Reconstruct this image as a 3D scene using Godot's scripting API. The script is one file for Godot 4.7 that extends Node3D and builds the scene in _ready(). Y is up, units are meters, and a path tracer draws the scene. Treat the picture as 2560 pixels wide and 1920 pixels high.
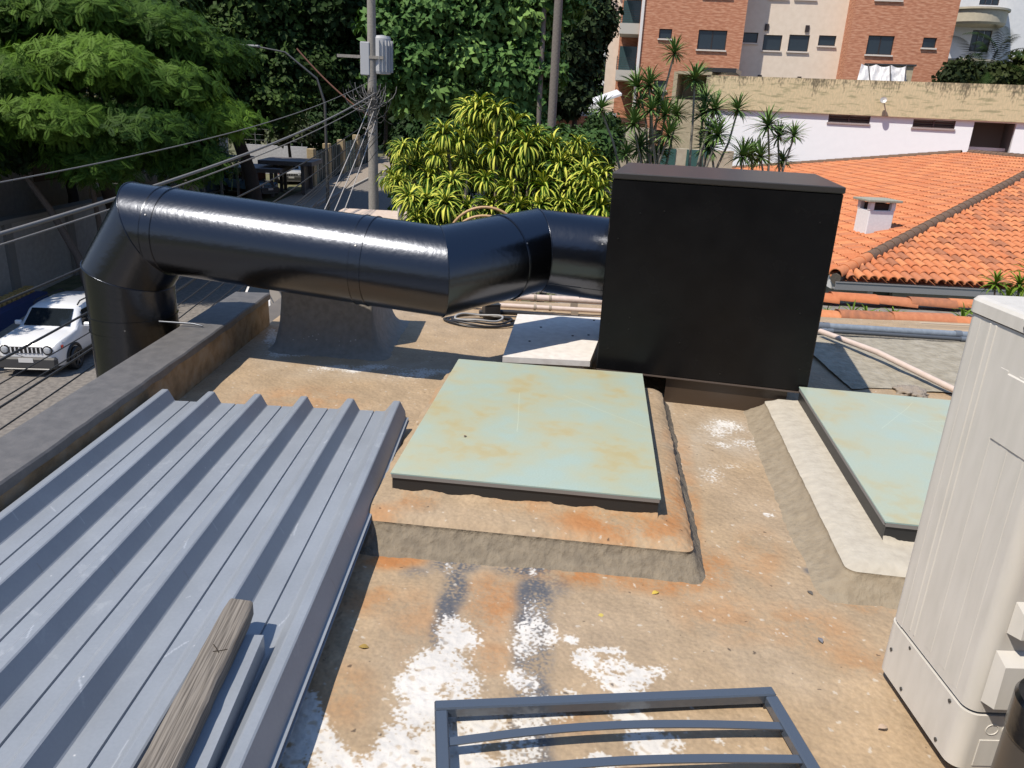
extends Node3D

const ROOF := 6.2
const MARK_WHITE := [[-0.139, -2.059, 0.083, 0.122, -0.085, 1], [-0.177, -1.924, 0.127, 0.11, -0.105, 1], [-0.228, -1.83, 0.091, 0.09, -0.13, 0.954], [-0.1, -1.839, 0.077, 0.114, -0.077, 0.848], [-0.182, -1.722, 0.131, 0.092, -0.116, 1], [-0.256, -1.616, 0.083, 0.084, -0.155, 1], [-0.131, -1.608, 0.138, 0.112, -0.1, 1], [-0.05, -1.696, 0.101, 0.121, -0.06, 0.795], [-0.268, -1.538, 0.093, 0.069, -0.167, 0.954], [-0.065, -1.543, 0.121, 0.069, -0.071, 0.954], [-0.542, -1.733, 0.058, 0.063, -0.267, 0.901], [-0.513, -1.648, 0.076, 0.089, -0.264, 1], [-0.456, -1.572, 0.087, 0.092, -0.248, 1], [-0.407, -1.522, 0.079, 0.069, -0.232, 0.954], [-0.507, -1.538, 0.053, 0.071, -0.275, 0.954], [0.266, -1.979, 0.052, 0.065, 0.07, 0.901], [0.342, -2.021, 0.083, 0.02, 0.099, 0.954], [0.379, -1.955, 0.073, 0.044, 0.116, 0.636], [0.427, -1.913, 0.061, 0.062, 0.137, 1], [0.357, -1.892, 0.095, 0.023, 0.11, 0.795], [0.49, -1.932, 0.036, 0.038, 0.16, 0.742], [0.319, -1.93, 0.064, 0.048, 0.093, 0.477], [0.237, -2.063, 0.03, 0.024, 0.057, 0.954], [0.395, -1.855, 0.094, 0.031, 0.127, 0.848], [0.364, -1.769, 0.075, 0.059, 0.118, 1], [0.417, -1.728, 0.059, 0.04, 0.143, 0.848], [0.42, -1.661, 0.101, 0.068, 0.149, 1], [0.287, -1.588, 0.055, 0.043, 0.093, 1], [0.484, -1.665, 0.058, 0.035, 0.177, 0.742], [0.17, -1.738, 0.089, 0.036, 0.036, 0.636], [0.214, -1.823, 0.046, 0.022, 0.054, 0.53], [0.613, -1.673, 0.029, 0.023, 0.231, 0.636], [0.588, -1.793, 0.046, 0.026, 0.21, 0.424], [0.092, -2.043, 0.063, 0.134, 0.002, 0.657], [0.078, -1.872, 0.07, 0.092, -0.003, 0.721], [0.105, -1.742, 0.074, 0.104, 0.008, 0.763], [0.067, -1.605, 0.083, 0.092, -0.009, 0.742], [0.124, -2.189, 0.062, 0.119, 0.014, 0.53], [0.159, -2.059, 0.042, 0.107, 0.028, 0.53], [-0.199, -2.454, 0.031, 0.056, -0.094, 0.636], [0.11, -2.443, 0.019, 0.048, 0.008, 0.636], [1.177, -3.961, 0.181, 0.146, 0.237, 0.583], [1.283, -3.784, 0.131, 0.105, 0.269, 0.657], [1.085, -3.729, 0.085, 0.072, 0.228, 0.477], [-1.462, -4.928, 0.239, 0.12, -0.275, 0.742], [-1.032, -4.669, 0.296, 0.096, -0.21, 0.689], [-0.612, -4.643, 0.298, 0.126, -0.133, 0.636], [-1.715, -5.242, 0.071, 0.276, -0.301, 0.742], [1.04, -3.392, 0.157, 0.157, 0.237, 0.318], [1.146, -2.993, 0.033, 0.025, 0.29, 0.636], [1.067, -2.791, 0.066, 0.044, 0.284, 0.424], [0.944, -2.156, 0.036, 0.018, 0.305, 0.424], [-0.302, -2.001, 0.041, 0.056, -0.15, 0.477]]
const MARK_RUST := [[0.282, -2.452, 0.297, 0.111, 0.065, 0.9], [0.57, -2.432, 0.21, 0.11, 0.16, 0.95], [0.779, -2.527, 0.108, 0.173, 0.22, 0.9], [-0.412, -2.497, 0.156, 0.092, -0.161, 0.95], [-0.451, -2.245, 0.111, 0.112, -0.189, 0.5], [-0.035, -2.254, 0.129, 0.199, -0.043, 0.75], [-0.279, -2.156, 0.123, 0.159, -0.133, 0.35], [0.779, -2.876, 0.06, 0.562, 0.199, 0.6], [0.843, -3.421, 0.07, 0.553, 0.188, 0.4], [1.298, -2.851, 0.061, 0.267, 0.341, 0.85], [1.274, -2.604, 0.049, 0.189, 0.358, 1], [1.347, -3.232, 0.041, 0.33, 0.321, 0.6], [1.006, -2.645, 0.113, 0.271, 0.279, 0.35], [0.763, -2.242, 0.197, 0.172, 0.237, 0.35], [1.048, -2.189, 0.195, 0.171, 0.336, 0.4], [-0.023, -1.967, 0.087, 0.089, -0.043, 0.5], [-0.441, -1.777, 0.119, 0.139, -0.221, 0.35], [0.234, -1.716, 0.105, 0.072, 0.065, 0.4], [-0.272, -2.108, 0.091, 0.265, -0.133, 0.3], [1.151, -2.056, 0.124, 0.103, 0.386, 0.4], [1.315, -2.34, 0.103, 0.062, 0.4, 0.7], [-1.206, -4.019, 0.41, 0.311, -0.275, 0.35], [0.429, -2.63, 0.313, 0.119, 0.11, 0.9], [0.107, -2.745, 0.169, 0.087, 0.008, 0.4], [0.681, -2.785, 0.058, 0.403, 0.179, 0.8], [-0.36, -2.754, 0.111, 0.1, -0.133, 0.55], [-0.384, -3.648, 0.047, 0.572, -0.111, 0.5], [0.788, -3.501, 0.043, 0.388, 0.174, 0.3], [-0.472, -2.647, 0.089, 0.075, -0.172, 0.5]]
const MARK_DARK := [[-0.176, -2.487, 0.108, 0.083, -0.085, 1.1], [0.076, -2.479, 0.129, 0.076, -0.003, 1.2], [-0.162, -2.325, 0.049, 0.147, -0.085, 1.2], [-0.181, -2.189, 0.044, 0.134, -0.097, 1.1], [-0.197, -2.043, 0.032, 0.107, -0.108, 1], [0.117, -2.294, 0.075, 0.143, 0.011, 1.3], [0.108, -2.138, 0.068, 0.128, 0.008, 1.25], [0.107, -1.977, 0.067, 0.137, 0.008, 1.25], [0.103, -1.815, 0.065, 0.119, 0.007, 1.2], [0.104, -1.673, 0.066, 0.105, 0.008, 1.2], [0.103, -1.562, 0.068, 0.078, 0.008, 1.1], [-0.313, -2.414, 0.067, 0.049, -0.133, 0.5], [1.169, -2.547, 0.026, 0.031, 0.335, 0.8], [0.193, -2.356, 0.067, 0.088, 0.036, 0.5]]
const MARK_PALE := [[1.179, -3.864, 0.317, 0.365, 0.242, 0.7], [0.947, -3.596, 0.197, 0.387, 0.204, 0.5], [0.871, -1.97, 0.178, 0.142, 0.3, 0.25], [1.77, -3.583, 0.201, 0.558, 0.386, 0.3], [2.64, -5.314, 0.22, 0.547, 0.41, 0.5], [-1.587, -4.927, 0.182, 0.455, -0.296, 0.5], [-0.908, -4.642, 0.592, 0.211, -0.189, 0.6], [2.913, -5.469, 0.458, 0.584, 0.438, 0.7], [-0.194, -1.832, 0.205, 0.257, -0.116, 0.2], [0.931, -4.323, 0.043, 0.347, 0.171, 0.6]]
const SPIKY := [[3.11, 9.11, -17.93, 0], [2.49, 8.43, -18.36, 0], [2.68, 8.47, -18.12, 0], [2.97, 8.16, -18.45, 0], [2.51, 8.09, -18.48, 0], [1.62, 7.92, -17.69, 0], [2.69, 7.95, -17.62, 0], [2.24, 7.81, -18.77, 0], [2.39, 7.64, -17.96, 0], [3.07, 7.87, -17.93, 0], [3.52, 7.89, -18.99, 0], [3.68, 8.62, -18.26, 1], [4.10, 8.24, -18.77, 1], [4.20, 8.02, -18.27, 1], [3.98, 7.91, -18.49, 1], [4.43, 7.74, -17.81, 1], [4.77, 8.05, -18.49, 1], [3.24, 7.08, -18.82, 0], [2.62, 7.13, -18.33, 0], [3.89, 7.22, -18.64, 1], [4.20, 7.54, -18.54, 1], [4.22, 7.50, -17.69, 1], [4.27, 7.20, -18.66, 1], [2.01, 6.99, -18.43, 0], [2.28, 7.00, -18.02, 0], [3.12, 7.45, -17.64, 0], [3.03, 6.89, -18.81, 0], [3.57, 6.95, -18.26, 0], [6.17, 7.56, -18.61, 2], [5.88, 7.52, -18.83, 2], [5.54, 7.74, -18.60, 2], [5.58, 7.63, -18.89, 2], [4.91, 7.07, -18.15, 2], [5.27, 7.11, -18.72, 2], [5.37, 7.07, -18.22, 2], [5.90, 7.11, -18.91, 2], [6.08, 6.98, -18.83, 2]]
const VARIEGATED := [[-0.58, 7.92, -16.59], [-0.92, 7.68, -16.94], [-0.24, 7.67, -16.71], [-1.65, 7.47, -16.54], [-1.25, 7.36, -16.36], [-2.19, 7.18, -16.41], [-1.81, 7.02, -16.35], [0.25, 7.51, -16.72], [0.59, 7.31, -16.46], [-2.37, 6.77, -16.31], [-1.15, 6.96, -16.42], [-0.59, 7.17, -16.43], [-0.11, 7.01, -16.38], [-2.48, 6.53, -15.78], [-1.88, 6.62, -16.18], [-1.36, 6.59, -15.66], [-0.73, 6.65, -15.89], [-0.26, 6.55, -15.73], [0.18, 6.89, -16.31], [0.74, 6.97, -16.19], [0.48, 6.57, -15.98], [1.03, 7.06, -16.41], [1.25, 6.83, -16.00], [1.48, 6.55, -15.68], [0.94, 6.59, -15.91], [-2.25, 6.25, -15.52], [-1.91, 6.16, -15.71], [-1.46, 6.21, -15.37], [-1.06, 6.13, -15.47], [-0.62, 6.12, -15.82], [-0.06, 6.17, -15.56], [0.40, 6.23, -15.70], [0.81, 6.25, -15.65], [1.24, 6.34, -15.93], [1.58, 6.26, -15.54], [-2.03, 5.88, -15.27], [-1.62, 5.77, -15.66], [-1.13, 5.78, -15.37], [-0.67, 5.77, -15.26], [-0.22, 5.87, -15.05], [0.24, 5.84, -15.42], [0.69, 5.91, -15.45], [1.15, 5.97, -15.51], [1.61, 5.95, -15.49], [-2.43, 7.18, -16.07], [1.30, 7.13, -16.32], [0.06, 7.34, -16.24], [-0.98, 8.00, -16.93], [1.09, 7.43, -16.34], [1.61, 6.85, -15.92]]

var used := {}
var store := {}
var rng := RandomNumberGenerator.new()

# ---------------------------------------------------------------- helpers: names and nodes
func numbered(called: String) -> String:
	if not used.has(called):
		used[called] = 0
		return called
	used[called] += 1
	return "%s_%03d" % [called, used[called]]

func thing(called: String, label: String, category: String, at := Vector3.ZERO, turn := 0.0, group := "") -> Node3D:
	var o := Node3D.new()
	o.name = numbered(called)
	add_child(o)
	o.position = at
	o.rotation.y = turn
	o.set_meta("label", label)
	o.set_meta("category", category)
	if group != "":
		o.set_meta("group", group)
	return o

func part(parent: Node, called: String, st, m: Material, kind := "") -> MeshInstance3D:
	var o := MeshInstance3D.new()
	o.mesh = st.commit() if st is SurfaceTool else st
	o.material_override = m
	o.name = called if parent != self else numbered(called)
	parent.add_child(o, true)
	if kind != "":
		o.set_meta("kind", kind)
	return o

func structure(called: String, st, m: Material) -> MeshInstance3D:
	return part(self, called, st, m, "structure")

func tag(o: Node, label: String, category: String, group := "") -> Node:
	o.set_meta("label", label)
	o.set_meta("category", category)
	if group != "":
		o.set_meta("group", group)
	return o

func scatter(parent: Node, called: String, mesh: Mesh, m: Material, xf: Array, cols := []) -> MultiMeshInstance3D:
	var mm := MultiMesh.new()
	mm.transform_format = MultiMesh.TRANSFORM_3D
	mm.use_colors = not cols.is_empty()
	mm.mesh = mesh
	mm.instance_count = xf.size()
	for i in xf.size():
		mm.set_instance_transform(i, xf[i])
		if not cols.is_empty():
			mm.set_instance_color(i, cols[i])
	var o := MultiMeshInstance3D.new()
	o.multimesh = mm
	o.material_override = m
	o.name = called
	parent.add_child(o, true)
	return o

# ---------------------------------------------------------------- helpers: shapes
func mb() -> SurfaceTool:
	var st := SurfaceTool.new()
	st.begin(Mesh.PRIMITIVE_TRIANGLES)
	return st

func poly(st: SurfaceTool, pts: Array, out: Vector3) -> void:
	var n: Vector3 = (pts[1] - pts[0]).cross(pts[2] - pts[0])
	var p := pts.duplicate()
	if n.dot(out) < 0.0:
		p.reverse()
		n = -n
	n = n.normalized()
	for i in range(1, p.size() - 1):
		for v in [p[0], p[i + 1], p[i]]:
			st.set_normal(n)
			st.add_vertex(v)

func box(st: SurfaceTool, c: Vector3, s: Vector3, b := Basis()) -> void:
	var h := s * 0.5
	for a in 3:
		for sg in [-1.0, 1.0]:
			var n := Vector3.ZERO
			n[a] = sg
			var u := Vector3.ZERO
			u[(a + 1) % 3] = h[(a + 1) % 3]
			var w := Vector3.ZERO
			w[(a + 2) % 3] = h[(a + 2) % 3]
			var f := n * h[a]
			poly(st, [c + b * (f - u - w), c + b * (f + u - w), c + b * (f + u + w), c + b * (f - u + w)], b * n)

func span(st: SurfaceTool, a: Vector3, b: Vector3) -> void:
	box(st, (a + b) * 0.5, (b - a).abs())

func cham(st: SurfaceTool, c: Vector3, s: Vector3, r: float, b := Basis()) -> void:
	var h := s * 0.5
	var i := Vector3(h.x - r, h.y - r, h.z - r)
	for a in 3:
		var a1 := (a + 1) % 3
		var a2 := (a + 2) % 3
		for sg in [-1.0, 1.0]:
			var q := []
			for k in [[-1, -1], [1, -1], [1, 1], [-1, 1]]:
				var v := Vector3.ZERO
				v[a] = sg * h[a]
				v[a1] = k[0] * i[a1]
				v[a2] = k[1] * i[a2]
				q.append(c + b * v)
			var n := Vector3.ZERO
			n[a] = sg
			poly(st, q, b * n)
			for sh in [-1.0, 1.0]:
				var e := []
				for k in [-1.0, 1.0]:
					var v1 := Vector3.ZERO
					v1[a] = sg * h[a]
					v1[a1] = sh * i[a1]
					v1[a2] = k * i[a2]
					var v2 := v1
					v2[a] = sg * i[a]
					v2[a1] = sh * h[a1]
					if k < 0.0:
						e.append(c + b * v1)
						e.append(c + b * v2)
					else:
						e.append(c + b * v2)
						e.append(c + b * v1)
				var m := Vector3.ZERO
				m[a] = sg
				m[a1] = sh
				poly(st, e, b * m)
	for x in [-1.0, 1.0]:
		for y in [-1.0, 1.0]:
			for z in [-1.0, 1.0]:
				poly(st, [c + b * Vector3(x * h.x, y * i.y, z * i.z), c + b * Vector3(x * i.x, y * h.y, z * i.z), c + b * Vector3(x * i.x, y * i.y, z * h.z)], b * Vector3(x, y, z))

func sm(st: SurfaceTool, v: Vector3, n: Vector3) -> void:
	st.set_normal(n)
	st.add_vertex(v)

func ring_frame(d: Vector3) -> Array:
	var u := d.cross(Vector3.UP)
	if u.length() < 0.05:
		u = d.cross(Vector3.RIGHT)
	u = u.normalized()
	return [u, u.cross(d).normalized()]

func tube(st: SurfaceTool, pts: Array, radii, sides := 10, caps := true) -> void:
	var n := pts.size()
	var u := Vector3.ZERO
	var rings := []
	var norms := []
	for k in n:
		var d: Vector3 = (pts[mini(k + 1, n - 1)] - pts[maxi(k - 1, 0)]).normalized()
		if k == 0:
			u = ring_frame(d)[0]
		else:
			u = (u - d * u.dot(d)).normalized()
		var w := d.cross(u)
		var r: float = radii if radii is float else radii[k]
		var rp := []
		var rn := []
		for j in sides:
			var t := TAU * j / sides
			var o := u * cos(t) + w * sin(t)
			rp.append(pts[k] + o * r)
			rn.append(o)
		rings.append(rp)
		norms.append(rn)
	for k in n - 1:
		for j in sides:
			var q := (j + 1) % sides
			sm(st, rings[k][j], norms[k][j])
			sm(st, rings[k + 1][q], norms[k + 1][q])
			sm(st, rings[k][q], norms[k][q])
			sm(st, rings[k][j], norms[k][j])
			sm(st, rings[k + 1][j], norms[k + 1][j])
			sm(st, rings[k + 1][q], norms[k + 1][q])
	if caps:
		poly(st, rings[0], pts[0] - pts[1])
		poly(st, rings[n - 1], pts[n - 1] - pts[n - 2])

func mitred(st: SurfaceTool, a: Vector3, b: Vector3, na: Vector3, nb: Vector3, r: float, sides := 64) -> void:
	var d := (b - a).normalized()
	var f := ring_frame(d)
	var pa := []
	var pb := []
	var nn := []
	for j in sides:
		var t := TAU * j / sides
		var o: Vector3 = f[0] * cos(t) + f[1] * sin(t)
		var ro := o * r
		pa.append(a + ro - d * (ro.dot(na) / d.dot(na)))
		pb.append(b + ro - d * (ro.dot(nb) / d.dot(nb)))
		nn.append(o)
	for j in sides:
		var q := (j + 1) % sides
		var m: Vector3 = (nn[j] + nn[q]).normalized()
		var flip: bool = (pb[j] - pa[j]).cross(pa[q] - pa[j]).dot(m) > 0.0
		var l := [[pa[j], nn[j]], [pb[q], nn[q]], [pa[q], nn[q]], [pa[j], nn[j]], [pb[j], nn[j]], [pb[q], nn[q]]]
		if flip:
			l = [[pa[j], nn[j]], [pa[q], nn[q]], [pb[q], nn[q]], [pa[j], nn[j]], [pb[q], nn[q]], [pb[j], nn[j]]]
		for e in l:
			sm(st, e[0], e[1])

func lathe(st: SurfaceTool, c: Vector3, prof: Array, sides := 24, b := Basis()) -> void:
	for k in prof.size() - 1:
		var p: Vector2 = prof[k]
		var q: Vector2 = prof[k + 1]
		var e := q - p
		var nrm := Vector2(e.y, -e.x).normalized()
		for j in sides:
			var t0 := TAU * j / sides
			var t1 := TAU * (j + 1) / sides
			var d0 := Vector3(cos(t0), 0, sin(t0))
			var d1 := Vector3(cos(t1), 0, sin(t1))
			var v := [c + b * (d0 * p.x + Vector3.UP * p.y), c + b * (d1 * p.x + Vector3.UP * p.y), c + b * (d1 * q.x + Vector3.UP * q.y), c + b * (d0 * q.x + Vector3.UP * q.y)]
			var n0 := b * (d0 * nrm.x + Vector3.UP * nrm.y)
			var n1 := b * (d1 * nrm.x + Vector3.UP * nrm.y)
			var nn := [n0, n1, n1, n0]
			for id in [0, 1, 2, 0, 2, 3]:
				sm(st, v[id], nn[id])

func prism(st: SurfaceTool, pl: Array, y0: float, y1: float) -> void:
	var mid := Vector3.ZERO
	for p in pl:
		mid += Vector3(p.x, 0, p.y) / pl.size()
	var top := []
	var low := []
	for p in pl:
		top.append(Vector3(p.x, y1, p.y))
		low.append(Vector3(p.x, y0, p.y))
	poly(st, top, Vector3.UP)
	poly(st, low, Vector3.DOWN)
	for i in pl.size():
		var j := (i + 1) % pl.size()
		poly(st, [low[i], low[j], top[j], top[i]], (low[i] + low[j]) * 0.5 - mid - Vector3(0, y0, 0))

# rounded-rectangle rings [x0, x1, z0, z1, y, corner, roughness] lofted into one skin; uv is world x, z over the roof picture
func loft(rings: Array, c: Vector3, turn: float, n_side := 40, cap := true, ns: FastNoiseLite = null) -> SurfaceTool:
	var st := mb()
	var b := Basis(Vector3.UP, turn)
	var loops := []
	for r in rings:
		var l := []
		for side in 4:
			var cr: float = r[5]
			var a: Vector2 = [Vector2(r[0], r[2]), Vector2(r[1], r[2]), Vector2(r[1], r[3]), Vector2(r[0], r[3])][side]
			var e: Vector2 = [Vector2(r[1], r[2]), Vector2(r[1], r[3]), Vector2(r[0], r[3]), Vector2(r[0], r[2])][side]
			var d := (e - a).normalized()
			var inn: Vector2 = [Vector2(0, 1), Vector2(-1, 0), Vector2(0, -1), Vector2(1, 0)][side]
			for k in 5:
				var t := -PI / 4 + PI / 4 * k / 5.0
				l.append(a + d * cr + inn * cr - inn * cr * cos(t) + d * cr * sin(t))
			for k in n_side:
				l.append((a + d * cr).lerp(e - d * cr, k / float(n_side)))
			for k in 5:
				var t := PI / 4 * k / 5.0
				l.append(e - d * cr + inn * cr - inn * cr * cos(t) + d * cr * sin(t))
		var w := []
		for p in l:
			var v: Vector3 = c + b * Vector3(p.x, r[4], p.y)
			if ns and r.size() > 6 and r[6] > 0.0:
				var hit := v * 100.0
				var push := ns.get_noise_3dv(hit * 0.35) + 0.6 * ns.get_noise_3dv(hit + Vector3(50, 0, 0))
				v += (b * Vector3(p.x, 0, p.y).normalized() + Vector3(0, 0.6, 0)) * push * r[6]
			w.append(v)
		loops.append(w)
	var n: int = loops[0].size()
	st.set_smooth_group(0)
	for k in loops.size() - 1:
		for i in n:
			var j := (i + 1) % n
			for v in [loops[k][i], loops[k + 1][j], loops[k][j], loops[k][i], loops[k + 1][i], loops[k + 1][j]]:
				st.set_uv(roof_uv(v))
				st.add_vertex(v)
	if cap:
		var m := Vector3.ZERO
		for v in loops[0]:
			m += v / n
		for i in n:
			for v in [m, loops[0][i], loops[0][(i + 1) % n]]:
				st.set_uv(roof_uv(v))
				st.add_vertex(v)
	st.index()
	st.generate_normals()
	return st

func roof_uv(v: Vector3) -> Vector2:
	return Vector2((v.x + 2.0) / 5.6, (v.z + 7.0) / 6.0)

# ---------------------------------------------------------------- helpers: materials
func lin(r: float, g: float, b: float, a := 1.0) -> Color:
	return Color(r, g, b, a).linear_to_srgb()

func noise(sd: int, freq: float, oct := 4, kind := FastNoiseLite.TYPE_SIMPLEX_SMOOTH) -> FastNoiseLite:
	var n := FastNoiseLite.new()
	n.noise_type = kind
	n.seed = sd
	n.frequency = freq
	n.fractal_octaves = oct
	n.fractal_type = FastNoiseLite.FRACTAL_FBM if oct > 1 else FastNoiseLite.FRACTAL_NONE
	return n

func ramp_tex(sd: int, freq: float, oct: int, cols: Array, offs := [], size := 512) -> NoiseTexture2D:
	var g := Gradient.new()
	var o := PackedFloat32Array()
	var c := PackedColorArray()
	for i in cols.size():
		o.append(offs[i] if not offs.is_empty() else i / float(cols.size() - 1))
		c.append(cols[i])
	g.offsets = o
	g.colors = c
	var t := NoiseTexture2D.new()
	t.width = size
	t.height = size
	t.seamless = true
	t.noise = noise(sd, freq, oct)
	t.color_ramp = g
	return t

func bump_tex(sd: int, freq: float, oct: int, strength: float, size := 512) -> NoiseTexture2D:
	var t := NoiseTexture2D.new()
	t.width = size
	t.height = size
	t.seamless = true
	t.noise = noise(sd, freq, oct)
	t.as_normal_map = true
	t.bump_strength = strength
	return t

func plain(key: String, c: Color, rough := 0.6, metal := 0.0) -> StandardMaterial3D:
	if not store.has(key):
		var m := StandardMaterial3D.new()
		m.resource_name = key
		m.albedo_color = c
		m.roughness = rough
		m.metallic = metal
		store[key] = m
	return store[key]

# a surface mottled by noise, laid out in world space: cols are sRGB, size is metres per repeat
func mottled(key: String, cols: Array, rough: float, size: float, freq := 0.02, oct := 5, bump := 0.0, stretch := Vector3.ONE) -> StandardMaterial3D:
	if not store.has(key):
		var m := StandardMaterial3D.new()
		m.resource_name = key
		var sd := key.hash() % 10000
		m.albedo_texture = ramp_tex(sd, freq, oct, cols)
		m.roughness = rough
		m.uv1_triplanar = true
		m.uv1_world_triplanar = true
		m.uv1_scale = Vector3.ONE / size * stretch
		if bump > 0.0:
			m.normal_enabled = true
			m.normal_texture = bump_tex(sd + 1, freq * 2.0, 4, 6.0)
			m.normal_scale = bump
		store[key] = m
	return store[key]

func leafy(key: String, c: Color, back := 0.5, rough := 0.45) -> StandardMaterial3D:
	if not store.has(key):
		var m := StandardMaterial3D.new()
		m.resource_name = key
		m.albedo_color = c
		m.vertex_color_use_as_albedo = true
		m.roughness = maxf(rough, 0.62)
		m.metallic_specular = 0.25
		m.backlight_enabled = true
		m.backlight = Color(back, back, back * 0.6)
		m.cull_mode = BaseMaterial3D.CULL_DISABLED
		store[key] = m
	return store[key]

# ---------------------------------------------------------------- the roof picture: dirt, rust runs, spilt white paint
func mask(list: Array, w: int, h: int) -> PackedByteArray:
	var q := 4
	var lw := w / q
	var lh := h / q
	var f := PackedByteArray()
	f.resize(lw * lh)
	for e in list:
		var r: float = maxf(e[2], e[3]) * 1.25
		var x0 := clampi(int((e[0] - r + 2.0) / 5.6 * lw), 0, lw - 1)
		var x1 := clampi(int((e[0] + r + 2.0) / 5.6 * lw), 0, lw - 1)
		var y0 := clampi(int((e[1] - r + 7.0) / 6.0 * lh), 0, lh - 1)
		var y1 := clampi(int((e[1] + r + 7.0) / 6.0 * lh), 0, lh - 1)
		var ca := cos(e[4])
		var sa := sin(e[4])
		for y in range(y0, y1 + 1):
			for x in range(x0, x1 + 1):
				var dx: float = (x + 0.5) / lw * 5.6 - 2.0 - e[0]
				var dz: float = (y + 0.5) / lh * 6.0 - 7.0 - e[1]
				var a: float = (dx * ca + dz * sa) / e[2]
				var b: float = (-dx * sa + dz * ca) / e[3]
				var t := sqrt(a * a + b * b)
				var v := mini(int(255.0 * e[5] * (1.0 - smoothstep(0.35, 1.25, t))), 255)
				var at := y * lw + x
				if v > f[at]:
					f[at] = v
	var im := Image.create_from_data(lw, lh, false, Image.FORMAT_L8, f)
	im.resize(w, h, Image.INTERPOLATE_BILINEAR)
	return im.get_data()

func grey(n: FastNoiseLite, w: int, h: int) -> PackedByteArray:
	var im := n.get_image(w, h, false, false, true)
	im.convert(Image.FORMAT_L8)
	return im.get_data()

func roof_texture() -> ImageTexture:
	var w := 1400
	var h := 1500
	var mw := mask(MARK_WHITE, w, h)
	var mr := mask(MARK_RUST, w, h)
	var md := mask(MARK_DARK, w, h)
	var mp := mask(MARK_PALE, w, h)
	var fine := grey(noise(11, 0.22, 3), w, h)
	var mid := grey(noise(12, 0.018, 6), w, h)
	var big := grey(noise(13, 0.0035, 4), w, h)
	var dots := grey(noise(14, 0.11, 1), w, h)
	var brush := noise(15, 0.02, 4)
	brush.domain_warp_enabled = true
	var warp := grey(brush, w, h)
	var data := PackedByteArray()
	data.resize(w * h * 3)
	for i in w * h:
		var f := fine[i] / 255.0
		var m := mid[i] / 255.0
		var g := big[i] / 255.0
		var v := warp[i] / 255.0
		var k := 0.93 + 0.14 * m + (f - 0.5) * 0.13
		var r := (163.0 - 6.0 * g) * k
		var gg := (141.0 - 1.0 * g) * k
		var b := (113.0 + 6.0 * g) * k
		var t := mp[i] / 255.0 * (0.25 + 1.1 * m)
		if t > 0.02:
			t = minf(t, 1.0)
			r += (166.0 - r) * t
			gg += (156.0 - gg) * t
			b += (142.0 - b) * t
		t = mr[i] / 255.0 * clampf(1.5 * v - 0.22 + (m - 0.5) * 0.7 + (f - 0.5) * 0.6, 0.0, 0.85)
		if t > 0.02:
			r += (164.0 - r) * t
			gg += (106.0 - gg) * t
			b += (60.0 - b) * t
		t = md[i] / 255.0 * clampf(1.5 * m + (f - 0.5) * 2.0 + (v - 0.5) * 0.8 + 0.05, 0.0, 1.0)
		if t > 0.02:
			r += (86.0 - r) * t
			gg += (88.0 - gg) * t
			b += (94.0 - b) * t
		var p := mw[i] / 255.0
		if p > 0.05:
			t = smoothstep(0.42, 0.66, p + (m - 0.5) * 0.7 + (v - 0.5) * 0.45 + (f - 0.5) * 1.0)
			if dots[i] < 70:
				t *= 0.45 + 0.55 * smoothstep(30.0, 70.0, dots[i])
			var wk := 0.93 + 0.1 * m
			r += (203.0 * wk - r) * t
			gg += (200.0 * wk - gg) * t
			b += (195.0 * wk - b) * t
		if dots[i] > 232 and m > 0.45:
			t = 0.75
			r += (188.0 - r) * t
			gg += (180.0 - gg) * t
			b += (168.0 - b) * t
		elif dots[i] < 14 and v > 0.55:
			r *= 0.6
			gg *= 0.6
			b *= 0.62
		data[i * 3] = clampi(int(r), 0, 255)
		data[i * 3 + 1] = clampi(int(gg), 0, 255)
		data[i * 3 + 2] = clampi(int(b), 0, 255)
	return ImageTexture.create_from_image(Image.create_from_data(w, h, false, Image.FORMAT_RGB8, data))

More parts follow.
